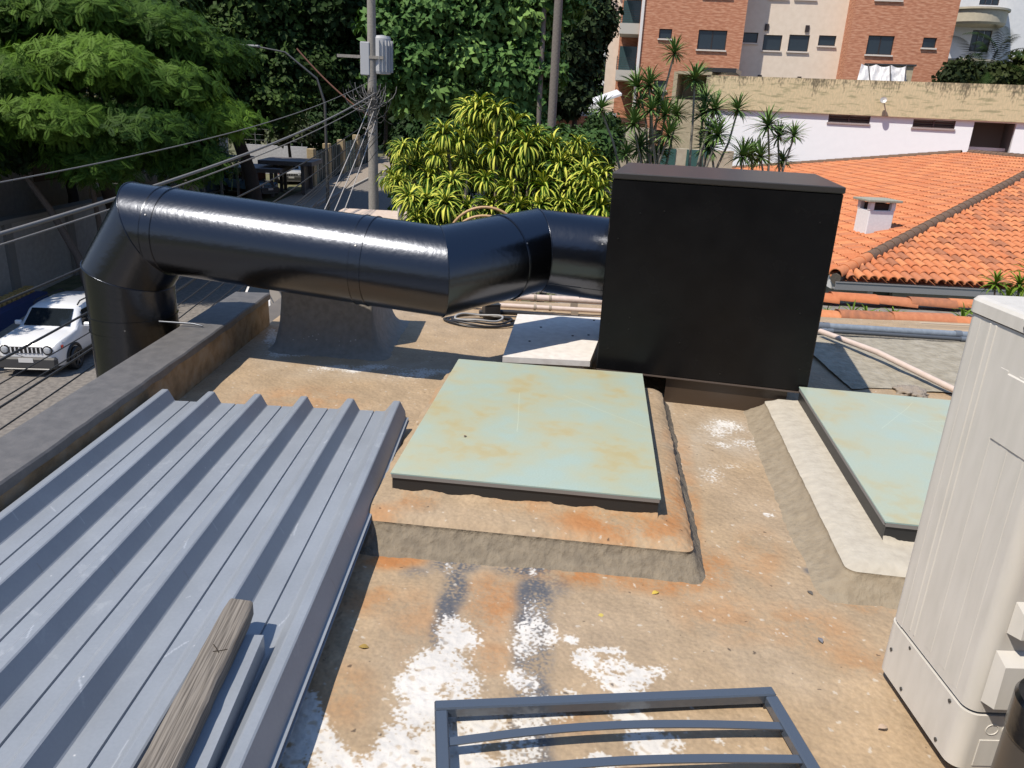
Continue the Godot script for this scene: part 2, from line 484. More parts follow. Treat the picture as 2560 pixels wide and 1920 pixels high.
# frosted glass, aqua, with ochre dirt drying in patches and a few scratches
func glass_texture(sd: int, dirt: float) -> ImageTexture:
	var w := 512
	var h := 760
	var mid := grey(noise(sd, 0.004, 3), w, h)
	var sp := noise(sd + 1, 0.02, 5)
	sp.domain_warp_enabled = true
	var v := grey(sp, w, h)
	var fine := grey(noise(sd + 2, 0.2, 2), w, h)
	var data := PackedByteArray()
	data.resize(w * h * 3)
	for i in w * h:
		var m := mid[i] / 255.0
		var q := v[i] / 255.0
		var f := fine[i] / 255.0
		var x := float(i % w) / w
		var t := clampf((m * 1.2 + q * 0.45 - 0.35) * dirt, 0.0, 1.0)
		var r := 159.0 + (f - 0.5) * 10.0
		var g := 175.0 + (f - 0.5) * 10.0
		var b := 164.0 + (f - 0.5) * 10.0
		r += (172.0 - r) * t
		g += (170.0 - g) * t
		b += (141.0 - b) * t
		t = clampf((q * 0.7 + m * 1.1 - 1.1) * 0.9 * dirt, 0.0, 0.4)
		r += (174.0 - r) * t
		g += (152.0 - g) * t
		b += (102.0 - b) * t
		if fine[i] < 6 and q > 0.4:
			r *= 0.72
			g *= 0.7
			b *= 0.66
		data[i * 3] = int(r)
		data[i * 3 + 1] = int(g)
		data[i * 3 + 2] = int(b)
	var im := Image.create_from_data(w, h, false, Image.FORMAT_RGB8, data)
	rng.seed = sd
	for k in 4:
		var p := Vector2(rng.randf() * w, rng.randf() * h)
		var d := Vector2.from_angle(rng.randf() * TAU)
		for s in 260:
			p += d
			d = d.rotated((rng.randf() - 0.5) * 0.02)
			if p.x > 1 and p.y > 1 and p.x < w - 2 and p.y < h - 2:
				im.set_pixel(int(p.x), int(p.y), im.get_pixel(int(p.x), int(p.y)).lerp(Color(0.85, 0.88, 0.78), 0.45))
	return ImageTexture.create_from_image(im)

# ================================================================ scene
func _ready() -> void:
	var cam := Camera3D.new()
	cam.name = "camera"
	cam.position = Vector3(0, 7.8, 0)
	cam.rotation_degrees = Vector3(-19.5, 0, 2.9)
	cam.fov = 53.07
	cam.near = 0.05
	cam.far = 600.0
	cam.current = true
	add_child(cam)
	var env := Environment.new()
	env.background_mode = Environment.BG_SKY
	var sky := Sky.new()
	var sk := ProceduralSkyMaterial.new()
	sk.sky_top_color = lin(0.17, 0.3, 0.58)
	sk.sky_horizon_color = lin(0.58, 0.67, 0.78)
	sk.sky_curve = 0.16
	sk.ground_bottom_color = lin(0.12, 0.11, 0.1)
	sk.ground_horizon_color = lin(0.45, 0.5, 0.55)
	sky.sky_material = sk
	env.sky = sky
	env.tonemap_mode = Environment.TONE_MAPPER_LINEAR
	env.tonemap_exposure = 1.1
	env.sdfgi_enabled = true
	env.ssao_enabled = true
	env.ssil_enabled = true
	var we := WorldEnvironment.new()
	we.name = "environment"
	we.environment = env
	add_child(we)
	var sun := DirectionalLight3D.new()
	sun.name = "sun"
	sun.light_energy = 1.6
	sun.light_color = Color(1.0, 0.96, 0.9)
	sun.light_angular_distance = 0.5
	sun.shadow_enabled = true
	sun.look_at_from_position(Vector3.ZERO, Vector3(0.48, -1.0, -0.4), Vector3.UP)
	add_child(sun)
	build_roof()
	build_duct()
	build_roof_objects()
	build_metal_stack()
	build_ac()
	build_pipes()
	build_terrain()
	build_house()
	build_white_building()
	build_apartments()
	build_street()
	build_plants()
	build_trees()

func roof_material() -> StandardMaterial3D:
	if not store.has("roof"):
		var m := StandardMaterial3D.new()
		m.resource_name = "roof"
		m.albedo_texture = roof_texture()
		m.texture_repeat = false
		m.roughness = 0.72
		m.metallic_specular = 0.35
		m.normal_enabled = true
		m.normal_texture = ImageTexture.create_from_image(roof_bump())
		m.normal_scale = 0.55
		store["roof"] = m
	return store["roof"]

func roof_bump() -> Image:
	var im := noise(21, 0.09, 5).get_image(1400, 1500, false, false, true)
	im.convert(Image.FORMAT_RGBA8)
	im.bump_map_to_normal_map(2.2)
	return im

func build_roof() -> void:
	var st := mb()
	var und := noise(31, 0.9, 3)
	var nx := 70
	var nz := 90
	var x0 := -1.86
	var x1 := 6.2
	var z0 := -6.75
	var z1 := 2.5
	st.set_smooth_group(0)
	for i in nx:
		for j in nz:
			var q := []
			for k in [[0, 0], [1, 0], [1, 1], [0, 0], [1, 1], [0, 1]]:
				var x := lerpf(x0, x1, (i + k[0]) / float(nx))
				var z := lerpf(z0, z1, (j + k[1]) / float(nz))
				q.append(Vector3(x, ROOF + und.get_noise_2d(x, z) * 0.012, z))
			for v in q:
				st.set_uv(roof_uv(v))
				st.add_vertex(v)
	st.index()
	st.generate_normals()
	structure("roof", st, roof_material())

	var t := thing("commercial_building", "own building under the flat roof, dark painted street wall", "building", Vector3(0, 0, 0))
	st = mb()
	span(st, Vector3(-2.06, 0, -6.7), Vector3(6.2, ROOF - 0.03, 2.5))
	part(t, "wall", st, mottled("own wall", [lin(0.1, 0.09, 0.08), lin(0.16, 0.14, 0.12)], 0.8, 3.0))

	st = mb()
	span(st, Vector3(-2.06, 0, 2.6), Vector3(6.2, ROOF + 5.0, 6.0))
	part(t, "added_rear_wing", st, mottled("rear wing", [lin(0.12, 0.115, 0.11), lin(0.18, 0.175, 0.17)], 0.85, 3.0))  # unseen wing added behind the camera: dark mirror for the duct, blocks sky fill

	t = thing("parapet_wall", "low brown parapet with dark grey cement coping along the roof edge", "wall", Vector3(-1.96, ROOF, -1.6))
	st = mb()
	span(st, Vector3(-0.115, -0.03, -3.98), Vector3(0.115, 0.205, 4.1))
	part(t, "wall", st, mottled("parapet brown", [lin(0.16, 0.11, 0.06), lin(0.26, 0.18, 0.1), lin(0.3, 0.24, 0.17)], 0.85, 0.9, 0.012, 6, 0.4))
	# coping: a skin with a slightly wavering inner edge
	var wob := noise(41, 1.3, 3)
	st = mb()
	var cop := mottled("coping grey", [lin(0.088, 0.085, 0.084), lin(0.11, 0.106, 0.104), lin(0.135, 0.128, 0.124)], 0.6, 0.8, 0.014, 6, 0.2)
	var nseg := 80
	for k in nseg:
		var za := lerpf(-3.99, 4.1, k / float(nseg))
		var zb := lerpf(-3.99, 4.1, (k + 1) / float(nseg))
		var ia := 0.126 + wob.get_noise_1d(za * 3.0) * 0.008
		var ib := 0.126 + wob.get_noise_1d(zb * 3.0) * 0.008
		var la := 0.198 + wob.get_noise_1d(za * 4.0 + 40.0) * 0.012
		var lb := 0.198 + wob.get_noise_1d(zb * 4.0 + 40.0) * 0.012
		poly(st, [Vector3(-0.128, 0.238, za), Vector3(ia - 0.008, 0.242, za), Vector3(ib - 0.008, 0.242, zb), Vector3(-0.128, 0.238, zb)], Vector3.UP)
		poly(st, [Vector3(ia - 0.008, 0.242, za), Vector3(ia, 0.234, za), Vector3(ib, 0.234, zb), Vector3(ib - 0.008, 0.242, zb)], Vector3(1, 1, 0))
		poly(st, [Vector3(ia, 0.234, za), Vector3(ia, la, za), Vector3(ib, lb, zb), Vector3(ib, 0.234, zb)], Vector3.RIGHT)
		poly(st, [Vector3(ia, la, za), Vector3(0.1, la, za), Vector3(0.1, lb, zb), Vector3(ib, lb, zb)], Vector3.DOWN)
		poly(st, [Vector3(-0.128, 0.238, za), Vector3(-0.128, 0.2, za), Vector3(-0.128, 0.2, zb), Vector3(-0.128, 0.238, zb)], Vector3.LEFT)
	poly(st, [Vector3(-0.128, 0.2, -3.99), Vector3(0.126, 0.2, -3.99), Vector3(0.118, 0.242, -3.99), Vector3(-0.128, 0.238, -3.99)], Vector3.FORWARD)
	part(t, "coping", st, cop)

# ---------------------------------------------------------------- black round duct
func black_paint() -> StandardMaterial3D:
	if not store.has("black paint"):
		var m := StandardMaterial3D.new()
		m.resource_name = "black paint"
		m.albedo_color = lin(0.076, 0.082, 0.096)
		m.metallic = 1.0
		m.roughness = 0.24
		m.normal_enabled = true
		m.normal_texture = bump_tex(77, 0.02, 5, 6.0)
		m.normal_scale = 0.12
		m.uv1_triplanar = true
		m.uv1_scale = Vector3.ONE * 2.0
		store["black paint"] = m
	return store["black paint"]

func build_duct() -> void:
	var r := 0.262
	var t := thing("exhaust_duct", "glossy black round exhaust duct crossing the roof and dropping over the parapet", "duct", Vector3(0, 0, 0))
	var m := black_paint()
	var pts := [Vector3(-2.466, 1.2, -4.8), Vector3(-2.466, 6.715, -4.8), Vector3(-2.262, 7.01, -4.77), Vector3(-0.455, 6.895, -4.47), Vector3(0.118, 6.962, -4.97), Vector3(0.64, 6.93, -4.93)]
	var names := ["vertical_pipe", "elbow_piece", "long_pipe", "offset_pipe", "inlet_pipe"]
	for k in 5:
		var a: Vector3 = pts[k]
		var b: Vector3 = pts[k + 1]
		var d := (b - a).normalized()
		var na := d
		var nb := d
		if k > 0:
			na = (d + (a - pts[k - 1]).normalized()).normalized()
		if k < 4:
			nb = (d + (pts[k + 2] - b).normalized()).normalized()
		var st := mb()
		mitred(st, a, b, na, nb, r)
		part(t, names[k], st, m)
		# folded seam standing proud of the skin at each mitre
		if k > 0:
			var dd: Vector3 = d
			var f := ring_frame(dd)
			var ring := []
			for j in 65:
				var an := TAU * j / 64.0
				var ro: Vector3 = (f[0] * cos(an) + f[1] * sin(an)) * (r + 0.001)
				ring.append(a + ro - dd * (ro.dot(na) / dd.dot(na)))
			st = mb()
			tube(st, ring, 0.0035, 6, false)
			part(t, "seam", st, m)
	# bands: sleeves where the pipes are joined
	for e in [[0, 6.36, 0.1], [2, 0.07, 0.075], [2, 1.36, 0.075], [3, 0.47, 0.012], [4, 0.31, 0.18]]:
		var k: int = e[0]
		var a: Vector3 = pts[k]
		var d: Vector3 = (pts[k + 1] - a).normalized()
		var s: float = e[1] - 1.2 if k == 0 else e[1]
		var st := mb()
		var q0: Vector3 = a + d * s
		var q1: Vector3 = a + d * (s + e[2])
		var f := ring_frame(d)
		var sec := [[0.0, 0.0], [0.001, 0.006], [0.005, 0.006], [0.007, 0.0016], [e[2] - 0.007, 0.0016], [e[2] - 0.005, 0.006], [e[2] - 0.001, 0.006], [e[2], 0.0]]
		for i in sec.size() - 1:
			var r0: float = r + sec[i][1]
			var r1: float = r + sec[i + 1][1]
			for j in 64:
				var t0 := TAU * j / 64.0
				var t1 := TAU * (j + 1) / 64.0
				var o0: Vector3 = f[0] * cos(t0) + f[1] * sin(t0)
				var o1: Vector3 = f[0] * cos(t1) + f[1] * sin(t1)
				var p0: Vector3 = a + d * (s + sec[i][0])
				var p1: Vector3 = a + d * (s + sec[i + 1][0])
				for q in [[p0 + o0 * r0, o0], [p1 + o1 * r1, o1], [p1 + o0 * r1, o0], [p0 + o0 * r0, o0], [p0 + o1 * r0, o1], [p1 + o1 * r1, o1]]:
					sm(st, q[0], q[1])
		part(t, "band", st, m)
		for an in [0.5, 2.9]:
			st = mb()
			var o: Vector3 = f[0] * cos(an) + f[1] * sin(an)
			var p: Vector3 = q0.lerp(q1, 0.5) + o * (r + 0.0025)
			tube(st, [p, p + o * 0.004], 0.005, 8)
			part(t, "rivet", st, plain("rivet", lin(0.3, 0.3, 0.3), 0.4, 0.8))
	# lengthwise lock seam of the inlet pipe
	var st2 := mb()
	var dv: Vector3 = (pts[5] - pts[4]).normalized()
	var ff := ring_frame(dv)
	var off: Vector3 = (Vector3(0, -0.62, 0.78)).normalized() * (r + 0.001)
	tube(st2, [pts[4] + off + dv * 0.06, pts[5] + off - dv * 0.06], 0.004, 6)
	part(t, "lengthwise_seam", st2, m)
	# strap that ties the upright to the parapet
	st2 = mb()
	tube(st2, [Vector3(-2.22, ROOF + 0.26, -4.62), Vector3(-2.0, ROOF + 0.262, -4.6), Vector3(-1.94, ROOF + 0.25, -4.6)], 0.006, 6)
	part(t, "tie_rod", st2, plain("tie rod", lin(0.12, 0.13, 0.15), 0.4, 0.7))
	rebase(t, Vector3(-2.466, 1.2, -4.8))

# ---------------------------------------------------------------- fan box, skylights, pier, hatch, frame
func build_roof_objects() -> void:
	# fan box, turned 11.7 degrees
	var t := thing("fan_box", "large black sheet metal fan box with overhanging lid on a plinth", "fan box", Vector3(0.5, ROOF, -4.406), -deg_to_rad(11.74))
	var bm := StandardMaterial3D.new()
	bm.resource_name = "box black"
	bm.albedo_texture = ramp_tex(91, 0.01, 5, [lin(0.0055, 0.0055, 0.006), lin(0.0065, 0.0065, 0.007), lin(0.0075, 0.0075, 0.008)])
	bm.roughness = 0.3
	bm.roughness_texture = ramp_tex(92, 0.006, 5, [Color(0.6, 0.6, 0.6), Color(1, 1, 1)])
	bm.metallic_specular = 0.3
	bm.uv1_triplanar = true
	bm.uv1_scale = Vector3.ONE * 0.9
	bm.normal_enabled = true
	bm.normal_texture = bump_tex(93, 0.006, 3, 5.0)
	bm.normal_scale = 0.04
	var w := 1.212
	var dp := 1.1
	var st := mb()
	cham(st, Vector3(w / 2, 0.72, -dp / 2), Vector3(w, 1.11, dp), 0.006)
	part(t, "body", st, bm)
	st = mb()
	cham(st, Vector3(w / 2, 1.2925, -dp / 2), Vector3(w + 0.01, 0.034, dp + 0.01), 0.005)
	var lid := part(t, "lid", st, plain("lid black", lin(0.03, 0.028, 0.027), 0.33))
	st = mb()
	span(st, Vector3(0.42, -0.01, -0.93), Vector3(w - 0.1, 0.16, -0.025))
	part(t, "plinth", st, plain("plinth", lin(0.05, 0.034, 0.024), 0.3))
	st = mb()
	span(st, Vector3(0.004, 0.158, -0.05), Vector3(w - 0.004, 0.166, 0.006))
	part(t, "bottom_flange", st, plain("flange", lin(0.09, 0.07, 0.06), 0.35))
	rng.seed = 5
	for p in [Vector2(0.17, 1.1), Vector2(0.17, 0.5), Vector2(0.17, 0.43), Vector2(1.1, 0.62), Vector2(0.3, 1.12), Vector2(0.47, 0.38), Vector2(1.12, 1.12), Vector2(0.06, 0.3), Vector2(0.06, 0.95), Vector2(1.15, 0.3), Vector2(0.72, 0.22)]:
		st = mb()
		tube(st, [Vector3(p.x, p.y, -0.002), Vector3(p.x, p.y, 0.004)], 0.0045, 8)
		part(t, "rivet", st, plain("dark rivet", lin(0.025, 0.025, 0.025), 0.35, 0.6))

	skylight("square frosted aqua skylight stained ochre on a rusty cement curb", Vector3(0.1406, ROOF, -3.521), -deg_to_rad(5.5), 0.535, 0.77, [-0.615, 0.65, -0.81, 0.94], [-0.665, 0.73, -0.9, 1.07], roof_material(), 301, 1.15, mottled("curb cement", [lin(0.12, 0.1, 0.075), lin(0.19, 0.16, 0.12), lin(0.27, 0.225, 0.165)], 0.95, 0.5, 0.02, 6, 1.0))
	var cream := mottled("cream cement", [lin(0.37, 0.335, 0.28), lin(0.43, 0.395, 0.33), lin(0.47, 0.435, 0.37)], 0.85, 0.7, 0.02, 6, 0.25)
	skylight("frosted aqua skylight on a cream cement curb behind the air conditioner", Vector3(2.07, ROOF, -3.31), -deg_to_rad(7.0), 0.53, 0.775, [-0.68, 0.68, -0.81, 0.95], [-0.83, 0.8, -0.9, 1.08], cream, 401, 0.75, mottled("curb tan", [lin(0.19, 0.155, 0.11), lin(0.26, 0.215, 0.155), lin(0.3, 0.255, 0.19)], 0.95, 0.6, 0.02, 6, 0.8))

	# masonry pier with coved foot under the duct
	t = thing("masonry_pier", "grey rendered masonry pier with a coved foot under the black duct", "pier", Vector3(-1.285, ROOF, -5.39))
	var ns := noise(51, 0.25, 4)
	var rings := [[-0.31, 0.31, -0.3, 0.3, 0.56, 0.015, 0.0], [-0.315, 0.315, -0.3, 0.305, 0.545, 0.02, 0.004]]
	for k in 10:
		var f := k / 9.0
		var o := 0.24 * pow(f, 2.6)
		var y := lerpf(0.42, -0.004, 1.0 - pow(1.0 - f, 1.6))
		rings.append([-0.315 - o * 0.3, 0.315 + o * 0.6, -0.31 - o, 0.31 + o, y, 0.02 + o * 0.4, 0.008])
	var pm := mottled("pier render", [lin(0.19, 0.17, 0.145), lin(0.24, 0.22, 0.19), lin(0.29, 0.265, 0.23)], 0.9, 0.6, 0.02, 6, 0.35)
	part(t, "body", loft_local(rings, ns), pm)
	rng.seed = 8
	var blob := SphereMesh.new()
	blob.radius = 0.005
	blob.height = 0.006
	blob.radial_segments = 8
	blob.rings = 4
	var spat := []
	for k in 90:
		var x := rng.randfn(0.02, 0.12)
		var y := clampf(rng.randfn(0.2, 0.12), 0.05, 0.5)
		if absf(x) < 0.29:
			spat.append(Transform3D(Basis().scaled(Vector3(1, 1.6, 0.5) * rng.randf_range(0.5, 1.3)), Vector3(x, y, 0.308 + 0.24 * pow(clampf((0.35 - y) / 0.4, 0, 1), 3.0))))
	scatter(t, "mortar_splashes", blob, plain("mortar white", lin(0.55, 0.53, 0.5), 0.9), spat).set_meta("kind", "stuff")

	# low white hatch
	t = thing("hatch_cover", "low flat white hatch cover beside the black fan box", "hatch", Vector3(0.3, ROOF, -5.0))
	st = mb()
	prism(st, [Vector2(-0.365, 0.56), Vector2(0.165, 0.56), Vector2(0.375, -0.52), Vector2(-0.285, -0.5)], 0.165, 0.2)
	part(t, "lid", st, mottled("hatch white", [lin(0.6, 0.56, 0.52), lin(0.74, 0.71, 0.67)], 0.6, 0.8))
	st = mb()
	prism(st, [Vector2(-0.33, 0.53), Vector2(0.13, 0.53), Vector2(0.34, -0.48), Vector2(-0.25, -0.46)], -0.01, 0.165)
	part(t, "base", st, plain("hatch base", lin(0.4, 0.38, 0.35), 0.8))
	for p in [Vector2(-0.2, 0.2), Vector2(0.09, 0.02), Vector2(0.2, -0.02), Vector2(-0.12, -0.16), Vector2(0.27, -0.42)]:
		st = mb()
		tube(st, [Vector3(p.x, 0.199, p.y), Vector3(p.x, 0.204, p.y)], 0.008, 8)
		part(t, "screw", st, plain("dark screw", lin(0.05, 0.05, 0.05), 0.5, 0.5))

	# grey steel frame with two bowed flat bars
	t = thing("steel_frame", "grey steel tube frame with bowed flat bars lying on the roof", "frame", Vector3(-0.171, ROOF, -1.718), deg_to_rad(7.3))
	var gm := StandardMaterial3D.new()
	gm.resource_name = "steel grey"
	gm.albedo_color = lin(0.06, 0.075, 0.1)
	gm.roughness = 0.16
	gm.metallic_specular = 0.72
	gm.normal_enabled = true
	gm.normal_texture = bump_tex(96, 0.02, 3, 3.0)
	gm.normal_scale = 0.15
	gm.uv1_triplanar = true
	gm.uv1_scale = Vector3.ONE * 4.0
	var L := 0.985
	for e in [[Vector3(L / 2, 0.034, 0.018), Vector3(L, 0.034, 0.036)], [Vector3(L / 2, 0.034, 0.93), Vector3(L, 0.034, 0.036)]]:
		st = mb()
		cham(st, e[0], e[1], 0.004)
		part(t, "rail", st, gm)
	for x in [0.018, L - 0.018]:
		st = mb()
		cham(st, Vector3(x, 0.034, 0.475), Vector3(0.036, 0.034, 0.874), 0.004, Basis(Vector3.UP, 0.0))
		part(t, "rail", st, gm)
	for e in [[0.145, 0.022], [0.26, 0.016], [0.4, 0.02], [0.54, 0.015], [0.68, 0.02]]:
		st = mb()
		var n := 24
		for k in n:
			var fa := k / float(n)
			var fb := (k + 1) / float(n)
			var pa := Vector3(lerpf(0.034, L - 0.034, fa), 0.043 + e[1] * sin(PI * fa) * (1.0 - 0.3 * fa), e[0] - 0.012 * sin(PI * fa))
			var pb := Vector3(lerpf(0.034, L - 0.034, fb), 0.043 + e[1] * sin(PI * fb) * (1.0 - 0.3 * fb), e[0] - 0.012 * sin(PI * fb))
			var hw := Vector3(0, 0, 0.0135)
			var th := Vector3(0, 0.004, 0)
			poly(st, [pa - hw, pb - hw, pb + hw, pa + hw], Vector3.UP)
			poly(st, [pa - hw - th, pb - hw - th, pb + hw - th, pa + hw - th], Vector3.DOWN)
			poly(st, [pa + hw, pb + hw, pb + hw - th, pa + hw - th], Vector3.BACK)
			poly(st, [pa - hw, pb - hw, pb - hw - th, pa - hw - th], Vector3.FORWARD)
		part(t, "flat_bar", st, gm)
	for p in [Vector3(0.018, 0.008, 0.02), Vector3(L - 0.018, 0.008, 0.02), Vector3(0.018, 0.008, 0.92), Vector3(L - 0.018, 0.008, 0.92)]:
		st = mb()
		box(st, p, Vector3(0.03, 0.02, 0.03))
		part(t, "foot", st, plain("frame foot", lin(0.05, 0.05, 0.055), 0.5))

	# litter on the roof
	rng.seed = 21
	var leafm := mb()
	for k in 6:
		var a := Vector3(-0.5 + k / 6.0, sin(PI * k / 6.0) * 0.16, 0)
		var b := Vector3(-0.5 + (k + 1) / 6.0, sin(PI * (k + 1) / 6.0) * 0.16, 0)
		var wa := Vector3(0, 0, 0.3 * sin(PI * (k + 0.02) / 6.1))
		var wb := Vector3(0, 0, 0.3 * sin(PI * (k + 1) / 6.1))
		poly(leafm, [a - wa, b - wb, b, a], Vector3.UP)
		poly(leafm, [a, b, b + wb, a + wa], Vector3.UP)
	var leafmesh := leafm.commit()
	var litter := [Vector3(-0.42, 0.004, -1.98), Vector3(1.06, 0.004, -2.13), Vector3(0.55, 0.004, -2.35), Vector3(1.1, 0.004, -1.75), Vector3(0.34, 0.004, -2.2), Vector3(-0.2, 0.205, -3.2), Vector3(1.12, 0.004, -2.4)]
	var lcol := [lin(0.3, 0.2, 0.05), lin(0.16, 0.16, 0.18), lin(0.5, 0.36, 0.06), lin(0.4, 0.3, 0.22), lin(0.5, 0.4, 0.1), lin(0.12, 0.08, 0.05), lin(0.1, 0.09, 0.08)]
	var llab := ["dry yellow brown leaf lying near the metal sheet stack", "grey curled leaf on the roof before the cream curb", "tiny yellow leaf scrap in the middle of the roof", "pale twig scrap lying beside the air conditioner foot", "small yellow leaf near the rusty curb corner", "dark dry leaf lying on the square ochre skylight", "black scrap of leaf by the cream curb foot"]
	for k in 7:
		var o := part(self, "dry_leaf", leafmesh, plain("leaf litter %d" % k, lcol[k], 0.8))
		var s := rng.randf_range(0.018, 0.034)
		o.transform = Transform3D(Basis(Vector3.UP, rng.randf() * TAU).scaled(Vector3.ONE * s), litter[k] + Vector3(0, ROOF, 0))
		tag(o, llab[k], "leaf")

func loft_local(rings: Array, ns: FastNoiseLite, n_side := 40) -> SurfaceTool:
	return loft(rings, Vector3.ZERO, 0.0, n_side, true, ns)

func skylight(label: String, at: Vector3, turn: float, hx: float, hz: float, rim: Array, foot: Array, cm: Material, sd: int, dirt: float, slope: Material) -> void:
	var t := thing("skylight", label, "skylight")
	var ns := noise(sd, 0.22, 4)
	var rings := [[-hx + 0.03, hx - 0.03, -hz + 0.03, hz - 0.03, 0.118, 0.01, 0.0], [-hx - 0.004, hx + 0.004, -hz - 0.004, hz + 0.004, 0.12, 0.01, 0.002]]
	for k in 3:
		var f := (k + 1) / 4.0
		rings.append([lerpf(-hx, rim[0], f), lerpf(hx, rim[1], f), lerpf(-hz, rim[2], f), lerpf(hz, rim[3], f), lerpf(0.118, 0.106, f), 0.02, 0.0025])
	rings.append([rim[0] + 0.012, rim[1] - 0.012, rim[2] + 0.012, rim[3] - 0.012, 0.1035, 0.03, 0.004])
	rings.append([rim[0] - 0.002, rim[1] + 0.002, rim[2], rim[3] + 0.002, 0.098, 0.034, 0.007])
	rings.append([lerpf(rim[0], foot[0], 0.16) - 0.003, lerpf(rim[1], foot[1], 0.16) + 0.003, lerpf(rim[2], foot[2], 0.16), lerpf(rim[3], foot[3], 0.16) + 0.003, 0.086, 0.04, 0.007])
	for k in 16:
		var f := (k + 1) / 16.0
		var e := lerpf(0.16, 1.0, pow(f, 1.35))
		rings.append([lerpf(rim[0], foot[0], e), lerpf(rim[1], foot[1], e), lerpf(rim[2], foot[2], e), lerpf(rim[3], foot[3], e), lerpf(0.084, -0.012, f), 0.045 + 0.03 * f, 0.0065 if k < 15 else 0.003])
	ns = noise(sd + 9, 0.2, 4)
	var st := loft(rings.slice(0, 8), at, turn, 160, true, ns)
	part(t, "curb_top", st, cm)
	st = loft(rings.slice(7), at, turn, 160, false, ns)
	part(t, "curb_slope", st, slope)
	var b := Basis(Vector3.UP, turn)
	# frame: black angle with a grey sealant line under the glass
	st = mb()
	for e in [[Vector3(0, 0.155, hz - 0.006), Vector3(hx * 2, 0.07, 0.012)], [Vector3(0, 0.155, -hz + 0.006), Vector3(hx * 2, 0.07, 0.012)], [Vector3(hx - 0.006, 0.155, 0), Vector3(0.012, 0.07, hz * 2 - 0.026)], [Vector3(-hx + 0.006, 0.155, 0), Vector3(0.012, 0.07, hz * 2 - 0.026)]]:
		box(st, at + b * e[0], e[1], b)
	part(t, "frame", st, plain("frame black", lin(0.02, 0.021, 0.023), 0.45))
	st = mb()
	for e in [[Vector3(0, 0.189, hz + 0.0), Vector3(hx * 2 + 0.004, 0.016, 0.012)], [Vector3(0, 0.189, -hz), Vector3(hx * 2 + 0.004, 0.016, 0.012)], [Vector3(hx, 0.189, 0), Vector3(0.012, 0.016, hz * 2 - 0.014)], [Vector3(-hx, 0.189, 0), Vector3(0.012, 0.016, hz * 2 - 0.014)]]:
		box(st, at + b * e[0], e[1], b)
	part(t, "sealant", st, plain("sealant grey", lin(0.2, 0.19, 0.185), 0.6))
	# mortar smear along the front foot of the frame
	var rough := noise(sd + 5, 3.0, 4)
	st = mb()
	st.set_smooth_group(0)
	var n := 120
	for k in n:
		for q in 3:
			for c in [[0, 0], [1, 1], [1, 0], [0, 0], [0, 1], [1, 1]]:
				var x := lerpf(-hx - 0.002, hx + 0.002, (k + c[0]) / float(n))
				var f: float = (q + c[1]) / 3.0
				var hgt := 0.006 + 0.02 * clampf(rough.get_noise_1d(x * 2.0) + 0.2, 0.0, 1.0)
				var z := hz + 0.001 + 0.03 * pow(f, 1.5)
				var y := 0.12 + hgt * (1.0 - f) * (1.0 - f) - 0.004 * f + 0.002 * rough.get_noise_2d(x * 20.0, f * 5.0)
				var v := at + b * Vector3(x, y, z)
				st.set_uv(roof_uv(v))
				st.add_vertex(v)
	st.index()
	st.generate_normals()
	part(t, "mortar_smear", st, cm)
	# glass
	var gm := StandardMaterial3D.new()
	gm.resource_name = "frosted glass %d" % sd
	gm.albedo_texture = glass_texture(sd, dirt)
	gm.roughness = 0.3
	gm.metallic_specular = 0.5
	gm.normal_enabled = true
	gm.normal_texture = bump_tex(sd, 0.01, 3, 4.0)
	gm.normal_scale = 0.06
	st = mb()
	var hh := Vector3(hx + 0.006, 0.003, hz + 0.006)
	box(st, at + b * Vector3(0, 0.1985, 0), hh * 2.0 - Vector3(0, 0.001, 0), b)
	part(t, "glass_edge", st, plain("glass edge", lin(0.3, 0.42, 0.4), 0.25))
	st = mb()
	var cs := [Vector3(-hh.x, 0.2025, -hh.z), Vector3(hh.x, 0.2025, -hh.z), Vector3(hh.x, 0.2025, hh.z), Vector3(-hh.x, 0.2025, hh.z)]
	var us := [Vector2(0, 0), Vector2(1, 0), Vector2(1, 1), Vector2(0, 1)]
	for k in [0, 1, 2, 0, 2, 3]:
		st.set_normal(Vector3.UP)
		st.set_uv(us[k])
		st.add_vertex(at + b * (cs[k] - Vector3(0, 0.0005, 0)))
	st.generate_tangents()
	part(t, "glass_pane", st, gm)
	rebase(t, at)

